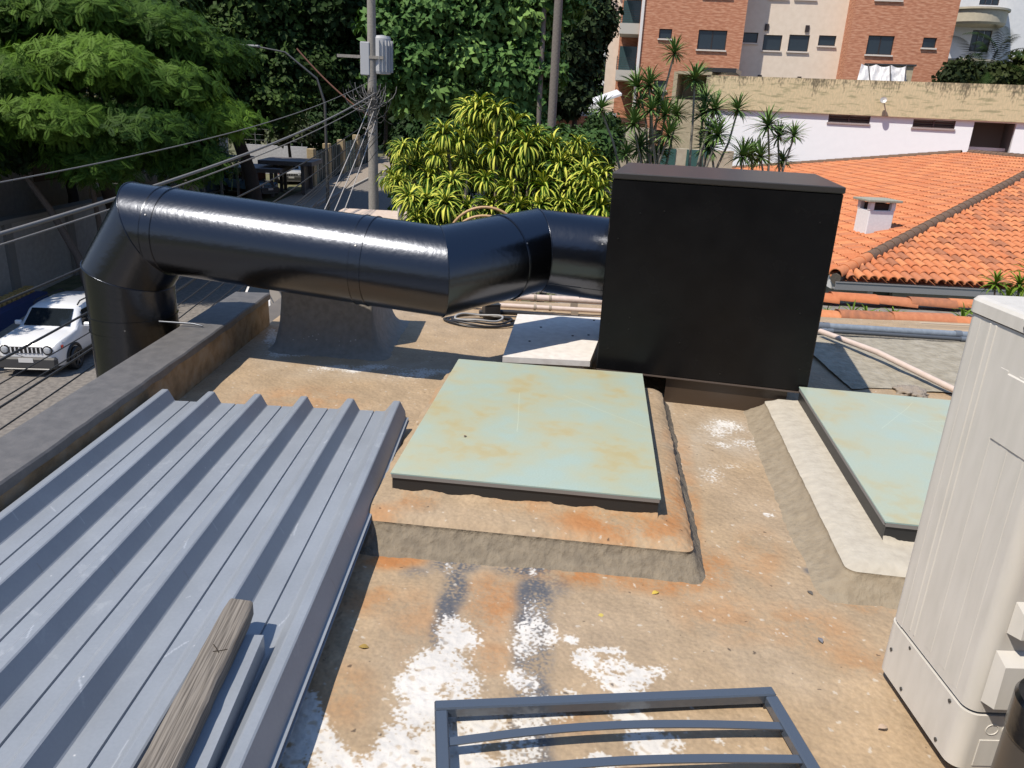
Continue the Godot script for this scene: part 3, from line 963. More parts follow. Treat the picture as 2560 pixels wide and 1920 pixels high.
# painted steel with scuffs, scratches and dusty smears
func sheet_texture() -> ImageTexture:
	var w := 1024
	var soft := grey(noise(63, 0.012, 5), w, w)
	var fine := grey(noise(64, 0.3, 2), w, w)
	var scuff := noise(68, 0.05, 4)
	scuff.domain_warp_enabled = true
	var rub := grey(scuff, w, w)
	var area := grey(noise(69, 0.004, 2), w, w)
	var data := PackedByteArray()
	data.resize(w * w * 3)
	for i in w * w:
		var k := 0.95 + 0.08 * soft[i] / 255.0 + (fine[i] / 255.0 - 0.5) * 0.05
		var t := clampf((rub[i] / 255.0 - 0.66) * 5.0, 0.0, 1.0) * clampf((area[i] / 255.0 - 0.45) * 3.0, 0.0, 1.0) * 0.35
		data[i * 3] = int((134.0 + 40.0 * t) * k)
		data[i * 3 + 1] = int((140.0 + 38.0 * t) * k)
		data[i * 3 + 2] = int((148.0 + 34.0 * t) * k)
	var im := Image.create_from_data(w, w, false, Image.FORMAT_RGB8, data)
	rng.seed = 640
	for k in 150:
		var p := Vector2(rng.randf() * w, rng.randf() * w)
		var d := Vector2.from_angle(PI / 2 + rng.randfn(0.0, 0.5))
		var n := int(rng.randf_range(3, 26))
		var c := Color(0.78, 0.8, 0.83) if rng.randf() < 0.75 else Color(0.42, 0.38, 0.35)
		for s in n:
			p += d
			im.set_pixel(posmod(int(p.x), w), posmod(int(p.y), w), im.get_pixel(posmod(int(p.x), w), posmod(int(p.y), w)).lerp(c, 0.45))
	for k in 130:
		im.set_pixel(rng.randi() % w, rng.randi() % w, Color(0.85, 0.85, 0.85))
	return ImageTexture.create_from_image(im)

# ---------------------------------------------------------------- stack of trapezoidal sheets, plank, channel
func build_metal_stack() -> void:
	var m := StandardMaterial3D.new()
	m.resource_name = "sheet blue grey"
	m.albedo_texture = sheet_texture()
	m.roughness = 0.38
	m.metallic_specular = 0.55
	m.uv1_triplanar = true
	m.uv1_scale = Vector3.ONE * 0.25
	m.normal_enabled = true
	m.normal_texture = bump_tex(62, 0.006, 3, 5.0)
	m.normal_scale = 0.08
	# one pitch of the profile (x, y)
	var prof := [Vector2(0.0, 0.0), Vector2(0.064, 0.001), Vector2(0.0655, -0.006), Vector2(0.07, -0.006), Vector2(0.0715, 0.0), Vector2(0.115, 0.0), Vector2(0.124, 0.004), Vector2(0.166, 0.058), Vector2(0.172, 0.061), Vector2(0.196, 0.061), Vector2(0.201, 0.058), Vector2(0.228, 0.004), Vector2(0.232, 0.0), Vector2(0.2365, 0.0)]
	var pitch := 0.237
	var line := []
	line.append(Vector2(-0.012, -0.012))
	for k in 6:
		for p in prof:
			line.append(Vector2(p.x + k * pitch, p.y))
	line.resize(line.size() - 2)
	var labels := ["topmost blue grey trapezoidal sheet of the stack, under the plank", "second blue grey sheet from the top of the metal sheet stack", "third blue grey sheet from the top of the metal sheet stack", "fourth sheet down in the blue grey metal sheet stack", "fifth sheet down in the blue grey metal sheet stack", "lowest blue grey sheet of the stack, resting on battens"]
	var th := 0.0016
	for s in 6:
		var y0 := ROOF + 0.1205 - s * 0.0078
		var dx := [0.0, 0.003, 0.002, 0.006, 0.005, 0.009][s] as float
		var zf := -3.66 + ([0.0, 0.012, 0.004, 0.018, 0.008, 0.02][s] as float)
		var st := mb()
		var x0 := -1.748 - 0.203 + dx
		if s == 3:
			line.append(line[line.size() - 1] + Vector2(0.013, -0.001))
		for k in line.size() - 1:
			var a: Vector2 = line[k]
			var b: Vector2 = line[k + 1]
			var e := (b - a).normalized()
			var nn := Vector3(-e.y, e.x, 0)
			var pa := Vector3(x0 + a.x, y0 + a.y, zf)
			var pb := Vector3(x0 + b.x, y0 + b.y, zf)
			var back := Vector3(0, 0, 3.9)
			poly(st, [pa, pb, pb + back, pa + back], nn)
			poly(st, [pa - nn * th, pb - nn * th, pb - nn * th + back, pa - nn * th + back], -nn)
			poly(st, [pa, pb, pb - nn * th, pa - nn * th], Vector3.FORWARD)
			if k == line.size() - 2:
				poly(st, [pb, pb - nn * th, pb - nn * th + back, pb + back], Vector3(1, 0, 0))
		var o := part(self, "metal_roof_sheet", st, m)
		tag(o, labels[s], "roof sheet", "stack of trapezoidal roof sheets")
	for k in 3:
		var st := mb()
		cham(st, Vector3(-1.16, ROOF + 0.035, [-3.42, -2.2, -0.6][k]), Vector3(1.2, 0.076, 0.07), 0.004)
		tag(part(self, "wood_batten", st, plain("batten", lin(0.22, 0.16, 0.1), 0.85)), ["wooden batten under the sheet stack end by the square skylight", "wooden batten under the middle of the sheet stack", "wooden batten under the sheet stack below the plank's near end"][k], "batten", "battens under the sheet stack")

	# weathered plank
	var wood := StandardMaterial3D.new()
	wood.resource_name = "old wood"
	wood.albedo_texture = ramp_tex(65, 0.03, 5, [lin(0.085, 0.074, 0.063), lin(0.17, 0.15, 0.128), lin(0.24, 0.215, 0.185)], [0.2, 0.5, 0.8])
	wood.roughness = 0.9
	wood.uv1_triplanar = true
	wood.uv1_scale = Vector3(10.0, 10.0, 0.22)
	wood.normal_enabled = true
	wood.normal_texture = bump_tex(66, 0.05, 4, 6.0)
	wood.normal_scale = 0.5
	var st2 := mb()
	var nse := noise(67, 4.0, 3)
	var segs := 40
	st2.set_smooth_group(-1)
	var prev := []
	for k in segs + 1:
		var f := k / float(segs)
		var z := lerpf(-0.0, 1.45, f)
		var hw := 0.039 + 0.006 * f + 0.0016 * nse.get_noise_1d(z * 3.0)
		var hh := 0.024 + 0.0012 * nse.get_noise_1d(z * 5.0 + 30.0)
		if k == 0:
			hw *= 0.9
		var cur := []
		for c in [[-1, 0.75], [-0.8, 1], [0.82, 1], [1, 0.78], [1, -0.85], [0.85, -1], [-0.85, -1], [-1, -0.85]]:
			cur.append(Vector3(c[0] * hw + nse.get_noise_2d(z * 2.0, c[0] * 3.0) * 0.0015, c[1] * hh, z + (0.006 * c[0] if k == 0 else 0.0)))
		if k > 0:
			for i in 8:
				var j := (i + 1) % 8
				poly(st2, [prev[i], cur[i], cur[j], prev[j]], (prev[i] + cur[j]) * Vector3(1, 1, 0))
		else:
			poly(st2, cur, Vector3.FORWARD)
		prev = cur
	var o2 := part(self, "wood_plank", st2, wood)
	o2.transform = Transform3D(Basis(Vector3.UP, deg_to_rad(2.6)), Vector3(-0.752, ROOF + 0.2085, -1.877))
	tag(o2, "weathered brown wooden plank lying on the metal sheets", "plank")
	# knot with a crack, cut into the plank face
	st2 = mb()
	for q in [[Vector3(-0.012, 0.0249, 0.2), Vector3(0.012, 0.0249, 0.232)], [Vector3(-0.004, 0.0249, 0.228), Vector3(0.03, 0.0249, 0.218)]]:
		tube(st2, [q[0], q[0].lerp(q[1], 0.5) + Vector3(0.002, 0, 0.001), q[1]], 0.0011, 5)
	part(o2, "crack", st2, plain("wood crack", lin(0.03, 0.022, 0.016), 1.0))

	var t := thing("metal_channel", "light blue grey folded metal channel lying under the plank", "channel", Vector3(-0.722, ROOF + 0.1225, -1.785), deg_to_rad(2.6))
	st2 = mb()
	cham(st2, Vector3(0.016, 0.06, 0.7), Vector3(0.092, 0.002, 1.4), 0.0005)
	part(t, "web", st2, m)
	for x in [-0.029, 0.061]:
		st2 = mb()
		box(st2, Vector3(x, 0.0295, 0.7), Vector3(0.002, 0.059, 1.4))
		part(t, "flange", st2, m)

func rebase(t: Node3D, at: Vector3) -> void:
	t.position = at
	for c in t.get_children():
		c.position -= at

# ---------------------------------------------------------------- air conditioner and the black pipe in front of it
func round_rect(hx0: float, hx1: float, hz0: float, hz1: float, r: float, n := 6) -> Array:
	var l := []
	var cs := [[hx1 - r, hz0 + r, -PI / 2], [hx1 - r, hz1 - r, 0.0], [hx0 + r, hz1 - r, PI / 2], [hx0 + r, hz0 + r, PI]]
	for c in cs:
		for k in n + 1:
			var a: float = c[2] + PI / 2 * k / n
			l.append([Vector2(c[0] + r * cos(a), c[1] + r * sin(a)), Vector2(cos(a), sin(a))])
	return l

func rr_side(st: SurfaceTool, l: Array, y0: float, y1: float) -> void:
	for i in l.size():
		var j := (i + 1) % l.size()
		var a: Vector2 = l[i][0]
		var b: Vector2 = l[j][0]
		var na := Vector3(l[i][1].x, 0, l[i][1].y)
		var nb := Vector3(l[j][1].x, 0, l[j][1].y)
		var v := [Vector3(a.x, y0, a.y), Vector3(b.x, y0, b.y), Vector3(b.x, y1, b.y), Vector3(a.x, y1, a.y)]
		var nn := [na, nb, nb, na]
		for id in [0, 1, 2, 0, 2, 3]:
			sm(st, v[id], nn[id])

func rr_cap(st: SurfaceTool, l: Array, y: float, up: Vector3) -> void:
	var p := []
	for e in l:
		p.append(Vector3(e[0].x, y, e[0].y))
	poly(st, p, up)

func build_ac() -> void:
	var t := thing("air_conditioner", "tall cream air conditioner outdoor unit standing at the roof's right", "air conditioner", Vector3(1.183, ROOF, -1.985), deg_to_rad(1.8))
	var m := StandardMaterial3D.new()
	m.resource_name = "ac cream"
	m.albedo_texture = ramp_tex(71, 0.012, 5, [lin(0.52, 0.5, 0.455), lin(0.565, 0.54, 0.495), lin(0.6, 0.575, 0.53)])
	m.roughness = 0.42
	m.uv1_triplanar = true
	m.uv1_scale = Vector3(3.0, 0.6, 3.0)
	m.normal_enabled = true
	m.normal_texture = bump_tex(72, 0.01, 2, 3.0)
	m.normal_scale = 0.05
	var W := 0.94
	var D := 0.405
	var st := mb()
	var l := round_rect(0.0, W, 0.0, D, 0.035)
	rr_side(st, l, 0.222, 1.165)
	rr_cap(st, l, 1.165, Vector3.UP)
	part(t, "body", st, m)
	st = mb()
	var l2 := round_rect(-0.003, W + 0.003, -0.003, D + 0.003, 0.038)
	rr_side(st, l2, 0.04, 0.213)
	rr_cap(st, l2, 0.213, Vector3.UP)
	rr_cap(st, l2, 0.04, Vector3.DOWN)
	part(t, "lower_cover", st, m)
	st = mb()
	var l3 := round_rect(-0.006, W + 0.006, -0.006, D + 0.006, 0.04)
	var l4 := round_rect(0.0, W, 0.0, D, 0.036)
	var l5 := round_rect(0.012, W - 0.012, 0.012, D - 0.012, 0.026)
	rr_side(st, l3, 1.17, 1.2)
	for i in l3.size():
		var j := (i + 1) % l3.size()
		for pr in [[l3, 1.2, l4, 1.208], [l4, 1.208, l5, 1.211]]:
			var a: Vector2 = pr[0][i][0]
			var b: Vector2 = pr[0][j][0]
			var c: Vector2 = pr[2][j][0]
			var d: Vector2 = pr[2][i][0]
			poly(st, [Vector3(a.x, pr[1], a.y), Vector3(b.x, pr[1], b.y), Vector3(c.x, pr[3], c.y), Vector3(d.x, pr[3], d.y)], Vector3(0, 1, 0))
	rr_cap(st, l5, 1.211, Vector3.UP)
	rr_cap(st, l3, 1.17, Vector3.DOWN)
	part(t, "lid", st, m)
	# double groove on the left side, plus faint ribs standing in for sheen streaks
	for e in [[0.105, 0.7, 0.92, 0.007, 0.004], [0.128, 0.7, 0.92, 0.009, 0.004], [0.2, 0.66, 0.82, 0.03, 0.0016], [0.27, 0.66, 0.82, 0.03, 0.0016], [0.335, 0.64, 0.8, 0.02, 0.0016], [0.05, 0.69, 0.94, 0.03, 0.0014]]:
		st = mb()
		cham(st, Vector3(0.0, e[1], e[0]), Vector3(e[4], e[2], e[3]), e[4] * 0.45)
		part(t, "groove_and_sheen_rib", st, m)
	# pressed panel in the upper side
	st = mb()
	cham(st, Vector3(0.0, 0.98, 0.3), Vector3(0.007, 0.17, 0.17), 0.003)
	part(t, "side_panel", st, m)
	# hoods over the pipe outlets on the front
	for e in [[0.468, 0.085, 0.0], [0.262, 0.15, -0.012], [0.72, 0.2, 0.02]]:
		st = mb()
		var y: float = e[0]
		var h: float = e[1]
		var xa: float = 0.036 + e[2]
		var f := D + 0.0005
		var p := [Vector3(xa, y + h, f), Vector3(0.5, y + h, f), Vector3(0.5, y + h - 0.028, f + 0.03), Vector3(xa + 0.012, y + h - 0.028, f + 0.03), Vector3(xa + 0.012, y, f + 0.034), Vector3(0.5, y, f + 0.034), Vector3(0.5, y - 0.004, f), Vector3(xa, y - 0.004, f)]
		poly(st, [p[0], p[1], p[2], p[3]], Vector3(0, 1, 1))
		poly(st, [p[3], p[2], p[5], p[4]], Vector3.BACK)
		poly(st, [p[4], p[5], p[6], p[7]], Vector3.DOWN)
		poly(st, [p[0], p[3], p[4], p[7]], Vector3.LEFT)
		poly(st, [p[1], p[2], p[5], p[6]], Vector3.RIGHT)
		part(t, "hood", st, m)
	# knock-out rings and blank plate on the lower cover
	for e in [[Vector3(0.075, 0.17, D + 0.003), 0.016], [Vector3(0.118, 0.17, D + 0.003), 0.017]]:
		st = mb()
		var ring := []
		for k in 25:
			var a := TAU * k / 24.0
			ring.append(e[0] + Vector3(cos(a), sin(a), 0) * e[1])
		tube(st, ring, 0.0018, 6, false)
		part(t, "knockout_ring", st, m)
	st = mb()
	cham(st, Vector3(0.1, 0.095, D + 0.004), Vector3(0.1, 0.085, 0.003), 0.001)
	part(t, "blank_plate", st, m)
	for e in [[Vector3(-0.001, 0.198, 0.13), Vector3.LEFT], [Vector3(-0.003, 0.198, 0.34), Vector3.LEFT], [Vector3(-0.003, 0.062, 0.14), Vector3.LEFT], [Vector3(-0.003, 0.06, 0.33), Vector3.LEFT], [Vector3(-0.006, 1.183, 0.24), Vector3.LEFT], [Vector3(-0.003, 0.13, 0.05), Vector3.LEFT]]:
		st = mb()
		tube(st, [e[0], e[0] + e[1] * 0.003], 0.0055, 10)
		tube(st, [e[0], e[0] + e[1] * 0.005], 0.0022, 6)
		part(t, "screw", st, plain("ac screw", lin(0.12, 0.12, 0.12), 0.4, 0.8))
	for p in [Vector3(0.1, 0.02, 0.06), Vector3(0.84, 0.02, 0.06), Vector3(0.1, 0.02, 0.345), Vector3(0.84, 0.02, 0.345)]:
		st = mb()
		box(st, p, Vector3(0.08, 0.05, 0.07))
		part(t, "foot", st, plain("ac foot", lin(0.03, 0.03, 0.03), 0.8))

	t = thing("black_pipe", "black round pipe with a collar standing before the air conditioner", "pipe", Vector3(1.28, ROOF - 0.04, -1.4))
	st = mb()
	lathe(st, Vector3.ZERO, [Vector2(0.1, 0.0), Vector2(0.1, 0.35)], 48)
	part(t, "pipe", st, plain("pipe mirrored taupe", lin(0.06, 0.052, 0.045), 0.35))  # taupe paints the roof and air conditioner mirrored in the black pipe
	st = mb()
	lathe(st, Vector3.ZERO, [Vector2(0.1, 0.345), Vector2(0.103, 0.347), Vector2(0.104, 0.352), Vector2(0.104, 0.44), Vector2(0.098, 0.452), Vector2(0.0, 0.455)], 48)
	part(t, "collar", st, black_paint())

# ---------------------------------------------------------------- conduits, hoses, cables, coping wall behind the roof
func build_pipes() -> void:
	var pvc := mottled("pvc", [lin(0.5, 0.4, 0.35), lin(0.62, 0.52, 0.46)], 0.5, 0.6, 0.02, 4)
	var dark := plain("cable black", lin(0.018, 0.018, 0.02), 0.4)
	var y := ROOF
	for e in [["white PVC pipe with clips along the roof's rear edge", 0.1, -6.5, 0.028], ["thinner white PVC pipe below the clipped one at the rear edge", 0.045, -6.38, 0.02]]:
		var t := thing("pvc_pipe", e[0], "pipe", Vector3(-0.4, y, e[2]))
		var st := mb()
		tube(st, [Vector3(0, e[1], 0), Vector3(1.9, e[1], 0.04)], e[3], 14)
		part(t, "pipe", st, pvc)
		for x in [0.55, 0.68, 1.4]:
			st = mb()
			tube(st, [Vector3(x, e[1], 0.014), Vector3(x + 0.02, e[1], 0.014)], e[3] + 0.006, 14)
			part(t, "clip", st, plain("clip", lin(0.3, 0.25, 0.2), 0.6))
		st = mb()
		box(st, Vector3(0.9, e[1] * 0.5 - 0.02, 0.02), Vector3(0.06, e[1] - e[3] * 1.4 + 0.04, 0.04))
		part(t, "bracket", st, plain("clip", lin(0.3, 0.25, 0.2), 0.6))
	# ribbed black hose
	var t2 := thing("ribbed_hose", "black ribbed hose running from the cable coil towards the fan box", "hose", Vector3(-0.3, y, -6.15))
	var pts := []
	var rad := []
	for k in 260:
		var f := k / 259.0
		pts.append(Vector3(1.25 * f, 0.028 + 0.008 * sin(f * 9.0), -0.06 * sin(f * 4.0) + 0.05 * f))
		rad.append(0.024 if k % 2 == 0 else 0.02)
	var sth := mb()
	tube(sth, pts, rad, 12)
	part(t2, "hose", sth, dark)
	# loose coil of cables
	rng.seed = 15
	var labs := ["outermost black cable loop lying on the roof behind the duct", "middle black cable loop lying on the roof behind the duct", "inner black cable loop lying on the roof behind the duct", "grey cable loop in the coil behind the duct"]
	for k in 4:
		var loop := []
		for j in 41:
			var a := TAU * j / 40.0
			loop.append(Vector3(cos(a) * (0.29 - 0.035 * k) * (1.0 + 0.08 * sin(a * 2.0 + k)), 0.012 + 0.012 * k + 0.008 * sin(a * 3.0 + k), sin(a) * (0.17 - 0.02 * k)))
		var st := mb()
		tube(st, loop, 0.0085, 8, false)
		var o := part(self, "cable_loop", st, dark if k < 3 else plain("cable grey", lin(0.3, 0.3, 0.3), 0.5))
		o.position = Vector3(-0.3 + rng.randf() * 0.05, y, -5.95 + rng.randf() * 0.04)
		tag(o, labs[k], "cable", "cable coil behind the duct")
	var t3 := thing("junction_box", "small black junction box beside the cable coil", "junction box", Vector3(-0.2, y, -6.1), 0.3)
	var st3 := mb()
	cham(st3, Vector3(0, 0.06, 0), Vector3(0.13, 0.12, 0.11), 0.008)
	part(t3, "body", st3, dark)
	st3 = mb()
	cham(st3, Vector3(0, 0.123, 0), Vector3(0.135, 0.01, 0.115), 0.003)
	part(t3, "cap", st3, plain("cap dark", lin(0.03, 0.03, 0.032), 0.3))

	# right: galvanised conduits and the sloping PVC pipe
	var galv := mottled("galvanised", [lin(0.15, 0.18, 0.22), lin(0.24, 0.28, 0.33)], 0.35, 0.5)
	var specs := [["thick blue grey conduit along the rear edge beside the tiles", 0.06, -6.16, 0.03], ["thin dark conduit under the thick blue grey one", 0.05, -6.06, 0.016]]
	for k in 2:
		var e: Array = specs[k]
		var t4 := thing("conduit", e[0], "conduit", Vector3(2.3, y, e[2]))
		var st := mb()
		tube(st, [Vector3(0, e[1], 0), Vector3(3.6, e[1], 0.16)], e[3], 16)
		part(t4, "pipe", st, galv if k == 0 else plain("dark conduit", lin(0.07, 0.08, 0.095), 0.45))
		for x in [0.18, 0.22, 1.28, 2.1]:
			st = mb()
			tube(st, [Vector3(x, e[1], 0.16 * x / 3.6), Vector3(x + 0.05, e[1], 0.16 * x / 3.6 + 0.002)], e[3] + 0.005, 14)
			part(t4, "coupling", st, plain("coupling", lin(0.12, 0.14, 0.17), 0.4))
		if k == 0:
			for x in [0.4, 1.7, 3.0]:
				st = mb()
				box(st, Vector3(x, 0.015, 0.16 * x / 3.6), Vector3(0.05, 0.05, 0.05))
				part(t4, "saddle", st, plain("coupling", lin(0.12, 0.14, 0.17), 0.4))
	var o4 := mb()
	tube(o4, [Vector3(2.42, y + 0.075, -5.93), Vector3(2.62, y + 0.09, -5.35), Vector3(2.86, y + 0.05, -4.6), Vector3(3.0, y + 0.021, -4.2)], 0.021, 14)
	tag(part(self, "pvc_pipe", o4, pvc), "pale pink PVC pipe sloping down towards the air conditioner", "pipe")
	var lump := mb()
	rng.seed = 44
	var ns := noise(45, 3.0, 3)
	var sp := SphereMesh.new()
	sp.radius = 0.1
	sp.height = 0.06
	sp.radial_segments = 40
	sp.rings = 20
	lump.create_from(sp, 0)
	var arr := lump.commit_to_arrays()
	for i in arr[Mesh.ARRAY_VERTEX].size():
		var v: Vector3 = arr[Mesh.ARRAY_VERTEX][i]
		arr[Mesh.ARRAY_VERTEX][i] = v * (1.0 + 0.5 * ns.get_noise_3dv(v * 8.0))
	lump = mb()
	var am := ArrayMesh.new()
	am.add_surface_from_arrays(Mesh.PRIMITIVE_TRIANGLES, arr)
	lump.append_from(am, 0, Transform3D())
	lump.generate_normals()
	var ol := part(self, "cement_lump", lump, mottled("lump", [lin(0.2, 0.17, 0.14), lin(0.36, 0.31, 0.26)], 0.95, 0.2, 0.03, 5, 0.8))
	ol.position = Vector3(2.58, y + 0.012, -4.72)
	tag(ol, "crumbled grey cement lump on the roof under the pink pipe", "lump")

	# step at the rear edge
	var led := mb()
	span(led, Vector3(2.0, y - 0.02, -6.36), Vector3(6.2, y + 0.012, -5.98))
	tag(part(self, "cement_ledge", led, mottled("ledge", [lin(0.06, 0.058, 0.055), lin(0.16, 0.15, 0.13), lin(0.24, 0.22, 0.19)], 0.9, 0.5, 0.03, 6, 0.6)), "dark cement ledge under the blue grey conduit", "ledge")  # mottled at random from near black to mid grey
	var pal := mb()
	var pn := noise(46, 1.4, 4)
	pal.set_smooth_group(0)
	for i in 60:
		for j in 30:
			for k in [[0, 0], [1, 0], [1, 1], [0, 0], [1, 1], [0, 1]]:
				var x := lerpf(2.2, 6.2, (i + k[0]) / 60.0)
				var f: float = (j + k[1]) / 30.0
				var z := lerpf(-5.98, -4.75 + 0.1 * pn.get_noise_1d(x * 2.0), f)
				pal.add_vertex(Vector3(x, y + 0.012 + 0.016 * (1.0 - f) + 0.006 * pn.get_noise_2d(x * 3.0, z * 3.0), z))
	pal.index()
	pal.generate_normals()
	structure("cement_screed", pal, mottled("screed", [lin(0.22, 0.195, 0.15), lin(0.3, 0.27, 0.21), lin(0.36, 0.33, 0.27)], 0.9, 1.2, 0.02, 6, 0.7))

	# boundary wall with two courses of terracotta coping tiles and weeds
	var tw := thing("coping_wall", "boundary wall with orange terracotta coping tiles behind the conduits", "wall", Vector3(4.6, 0, -7.4))
	var sw := mb()
	span(sw, Vector3(-4.2, 2.6, -0.45), Vector3(3.8, 6.1, 0.45))
	part(tw, "wall", sw, mottled("wall grey", [lin(0.14, 0.13, 0.12), lin(0.28, 0.26, 0.23)], 0.9, 1.5))
	rng.seed = 60
	var tiles := tile_materials()
	for row in 2:
		var x := -2.6
		var tm := barrel(0.105 if row == 0 else 0.095, 0.56 if row == 0 else 0.46, 0.82)
		while x < 3.6:
			var o := part(tw, "coping_tile", tm, tiles[rng.randi() % tiles.size()])
			o.transform = Transform3D(Basis(Vector3.UP, PI / 2 + rng.randfn(0.0, 0.03)) * Basis(Vector3.RIGHT, 0.05 + rng.randfn(0.0, 0.015)) * Basis().scaled(Vector3(1.2, 0.8, 1)), Vector3(x, (6.13 if row == 0 else 6.15) + rng.randf() * 0.012, 0.36 if row == 0 else -0.36))
			x += 0.5 if row == 0 else 0.4

func tile_materials() -> Array:
	var l := []
	var cols := [[lin(0.43, 0.13, 0.048), lin(0.55, 0.195, 0.08)], [lin(0.46, 0.155, 0.058), lin(0.58, 0.225, 0.1)], [lin(0.38, 0.13, 0.058), lin(0.5, 0.2, 0.095)], [lin(0.52, 0.18, 0.06), lin(0.6, 0.25, 0.12)], [lin(0.24, 0.1, 0.055), lin(0.46, 0.17, 0.075)]]
	for k in 5:
		l.append(mottled("terracotta %d" % k, cols[k], 0.8, 0.8, 0.025, 5))
	return l

# convex barrel tile lying along +z, wide end at +z
func barrel(r: float, length: float, taper := 0.86) -> ArrayMesh:
	var key := "barrel %f %f %f" % [r, length, taper]
	if store.has(key):
		return store[key]
	var st := mb()
	var n := 8
	for k in n:
		var a0 := PI * k / n
		var a1 := PI * (k + 1) / n
		var r0 := r * lerpf(1.0, taper, 1.0 if taper > 0.6 else 0.0)
		var d0 := Vector3(cos(a0), sin(a0), 0)
		var d1 := Vector3(cos(a1), sin(a1), 0)
		var z1 := Vector3(0, 0, length)
		for e in [[d0 * r0, d0], [d1 * r + z1, d1], [d1 * r0, d1], [d0 * r0, d0], [d0 * r + z1, d0], [d1 * r + z1, d1]]:
			sm(st, e[0], e[1])
		var ri := r - 0.014
		poly(st, [d0 * r + z1, d1 * r + z1, d1 * ri + z1, d0 * ri + z1], Vector3.BACK)
		for e in [[d0 * (r0 - 0.014), -d0], [d1 * (r0 - 0.014), -d1], [d1 * ri + z1, -d1], [d0 * (r0 - 0.014), -d0], [d1 * ri + z1, -d1], [d0 * ri + z1, -d0]]:
			sm(st, e[0], e[1])
	store[key] = st.commit()
	return store[key]

# ---------------------------------------------------------------- ground
func gh(z: float) -> float:
	return 0.0 if z > -24.0 else minf(0.06 * (-24.0 - z), 4.2)

func build_terrain() -> void:
	var st := mb()
	st.set_smooth_group(0)
	var hn := noise(5, 0.02, 3)
	var zs := [40.0, 10.0, -10.0, -24.0, -34.0, -44.0, -54.0, -64.0, -74.0, -84.0, -94.0, -110.0, -130.0, -150.0, -175.0, -200.0, -230.0, -300.0]
	for j in zs.size() - 1:
		for i in 40:
			for k in [[0, 1], [1, 1], [1, 0], [0, 1], [1, 0], [0, 0]]:
				var x: float = -200.0 + 10.0 * (i + k[0])
				var z: float = zs[j + k[1]]
				var y := gh(z)
				if z < -94.0:
					y += (-94.0 - z) * 0.17 + hn.get_noise_2d(x, z) * 3.0
				st.add_vertex(Vector3(x, y - 0.02, z))
	st.index()
	st.generate_normals()
	structure("ground", st, mottled("ground", [lin(0.06, 0.07, 0.03), lin(0.12, 0.12, 0.06), lin(0.16, 0.14, 0.09)], 0.95, 6.0))
	# road, kerbs and pavements follow the slope
	var road := mb()
	var walk := mb()
	var kerb := mb()
	var far := mb()
	var prev := []
	for z in [30.0, 0.0, -12.0, -20.0, -24.0, -30.0, -40.0, -50.0, -60.0, -75.0, -90.0]:
		var f := clampf((-20.0 - z) / 42.0, 0.0, 1.6)
		var y := gh(z)
		var le := lerpf(-15.4, -11.9, f)
		var cur := [Vector3(le, y, z), Vector3(-5.3, y, z), Vector3(-2.1, y, z), Vector3(le - 2.6, y, z)]
		if not prev.is_empty():
			poly(road, [prev[0] + Vector3(0, 0.01, 0), prev[1] + Vector3(0, 0.01, 0), cur[1] + Vector3(0, 0.01, 0), cur[0] + Vector3(0, 0.01, 0)], Vector3.UP)
			var k := Vector3(0, 0.14, 0)
			var w := Vector3(0.14, 0, 0)
			poly(walk, [prev[1] + k + w, prev[2] + k, cur[2] + k, cur[1] + k + w], Vector3.UP)
			poly(kerb, [prev[1] + k * 1.03, prev[1] + k * 1.03 + w, cur[1] + k * 1.03 + w, cur[1] + k * 1.03], Vector3.UP)
			poly(kerb, [prev[1], prev[1] + k * 1.03, cur[1] + k * 1.03, cur[1]], Vector3.LEFT)
			poly(kerb, [prev[0] + k * 1.03, prev[0] + k * 1.03 - w, cur[0] + k * 1.03 - w, cur[0] + k * 1.03], Vector3.UP)
			poly(kerb, [prev[0], prev[0] + k * 1.03, cur[0] + k * 1.03, cur[0]], Vector3.RIGHT)
			poly(far, [prev[3] + k, prev[0] + k - w, cur[0] + k - w, cur[3] + k], Vector3.UP)
		prev = cur
	structure("road", road, mottled("asphalt", [lin(0.11, 0.1, 0.092), lin(0.175, 0.16, 0.145), lin(0.24, 0.215, 0.19)], 0.9, 3.0, 0.03, 6))
	var pm := mottled("pavement", [lin(0.2, 0.17, 0.14), lin(0.34, 0.29, 0.24)], 0.9, 2.0, 0.02, 6)
	structure("pavement", walk, pm)
	structure("far_pavement", far, pm)
	structure("kerb", kerb, mottled("kerb", [lin(0.28, 0.27, 0.25), lin(0.38, 0.36, 0.33)], 0.9, 1.0))
	# raised plots behind the roof
	st = mb()
	span(st, Vector3(-2.6, -0.5, -48.0), Vector3(70.0, 2.6, -6.9))
	structure("garden_terrace", st, mottled("garden", [lin(0.04, 0.055, 0.02), lin(0.08, 0.09, 0.04), lin(0.14, 0.12, 0.08)], 0.95, 3.0))
	st = mb()
	span(st, Vector3(0.5, -0.5, -130.0), Vector3(90.0, 3.6, -48.0))
	structure("upper_terrace", st, mottled("garden", [], 0.9, 1.0))

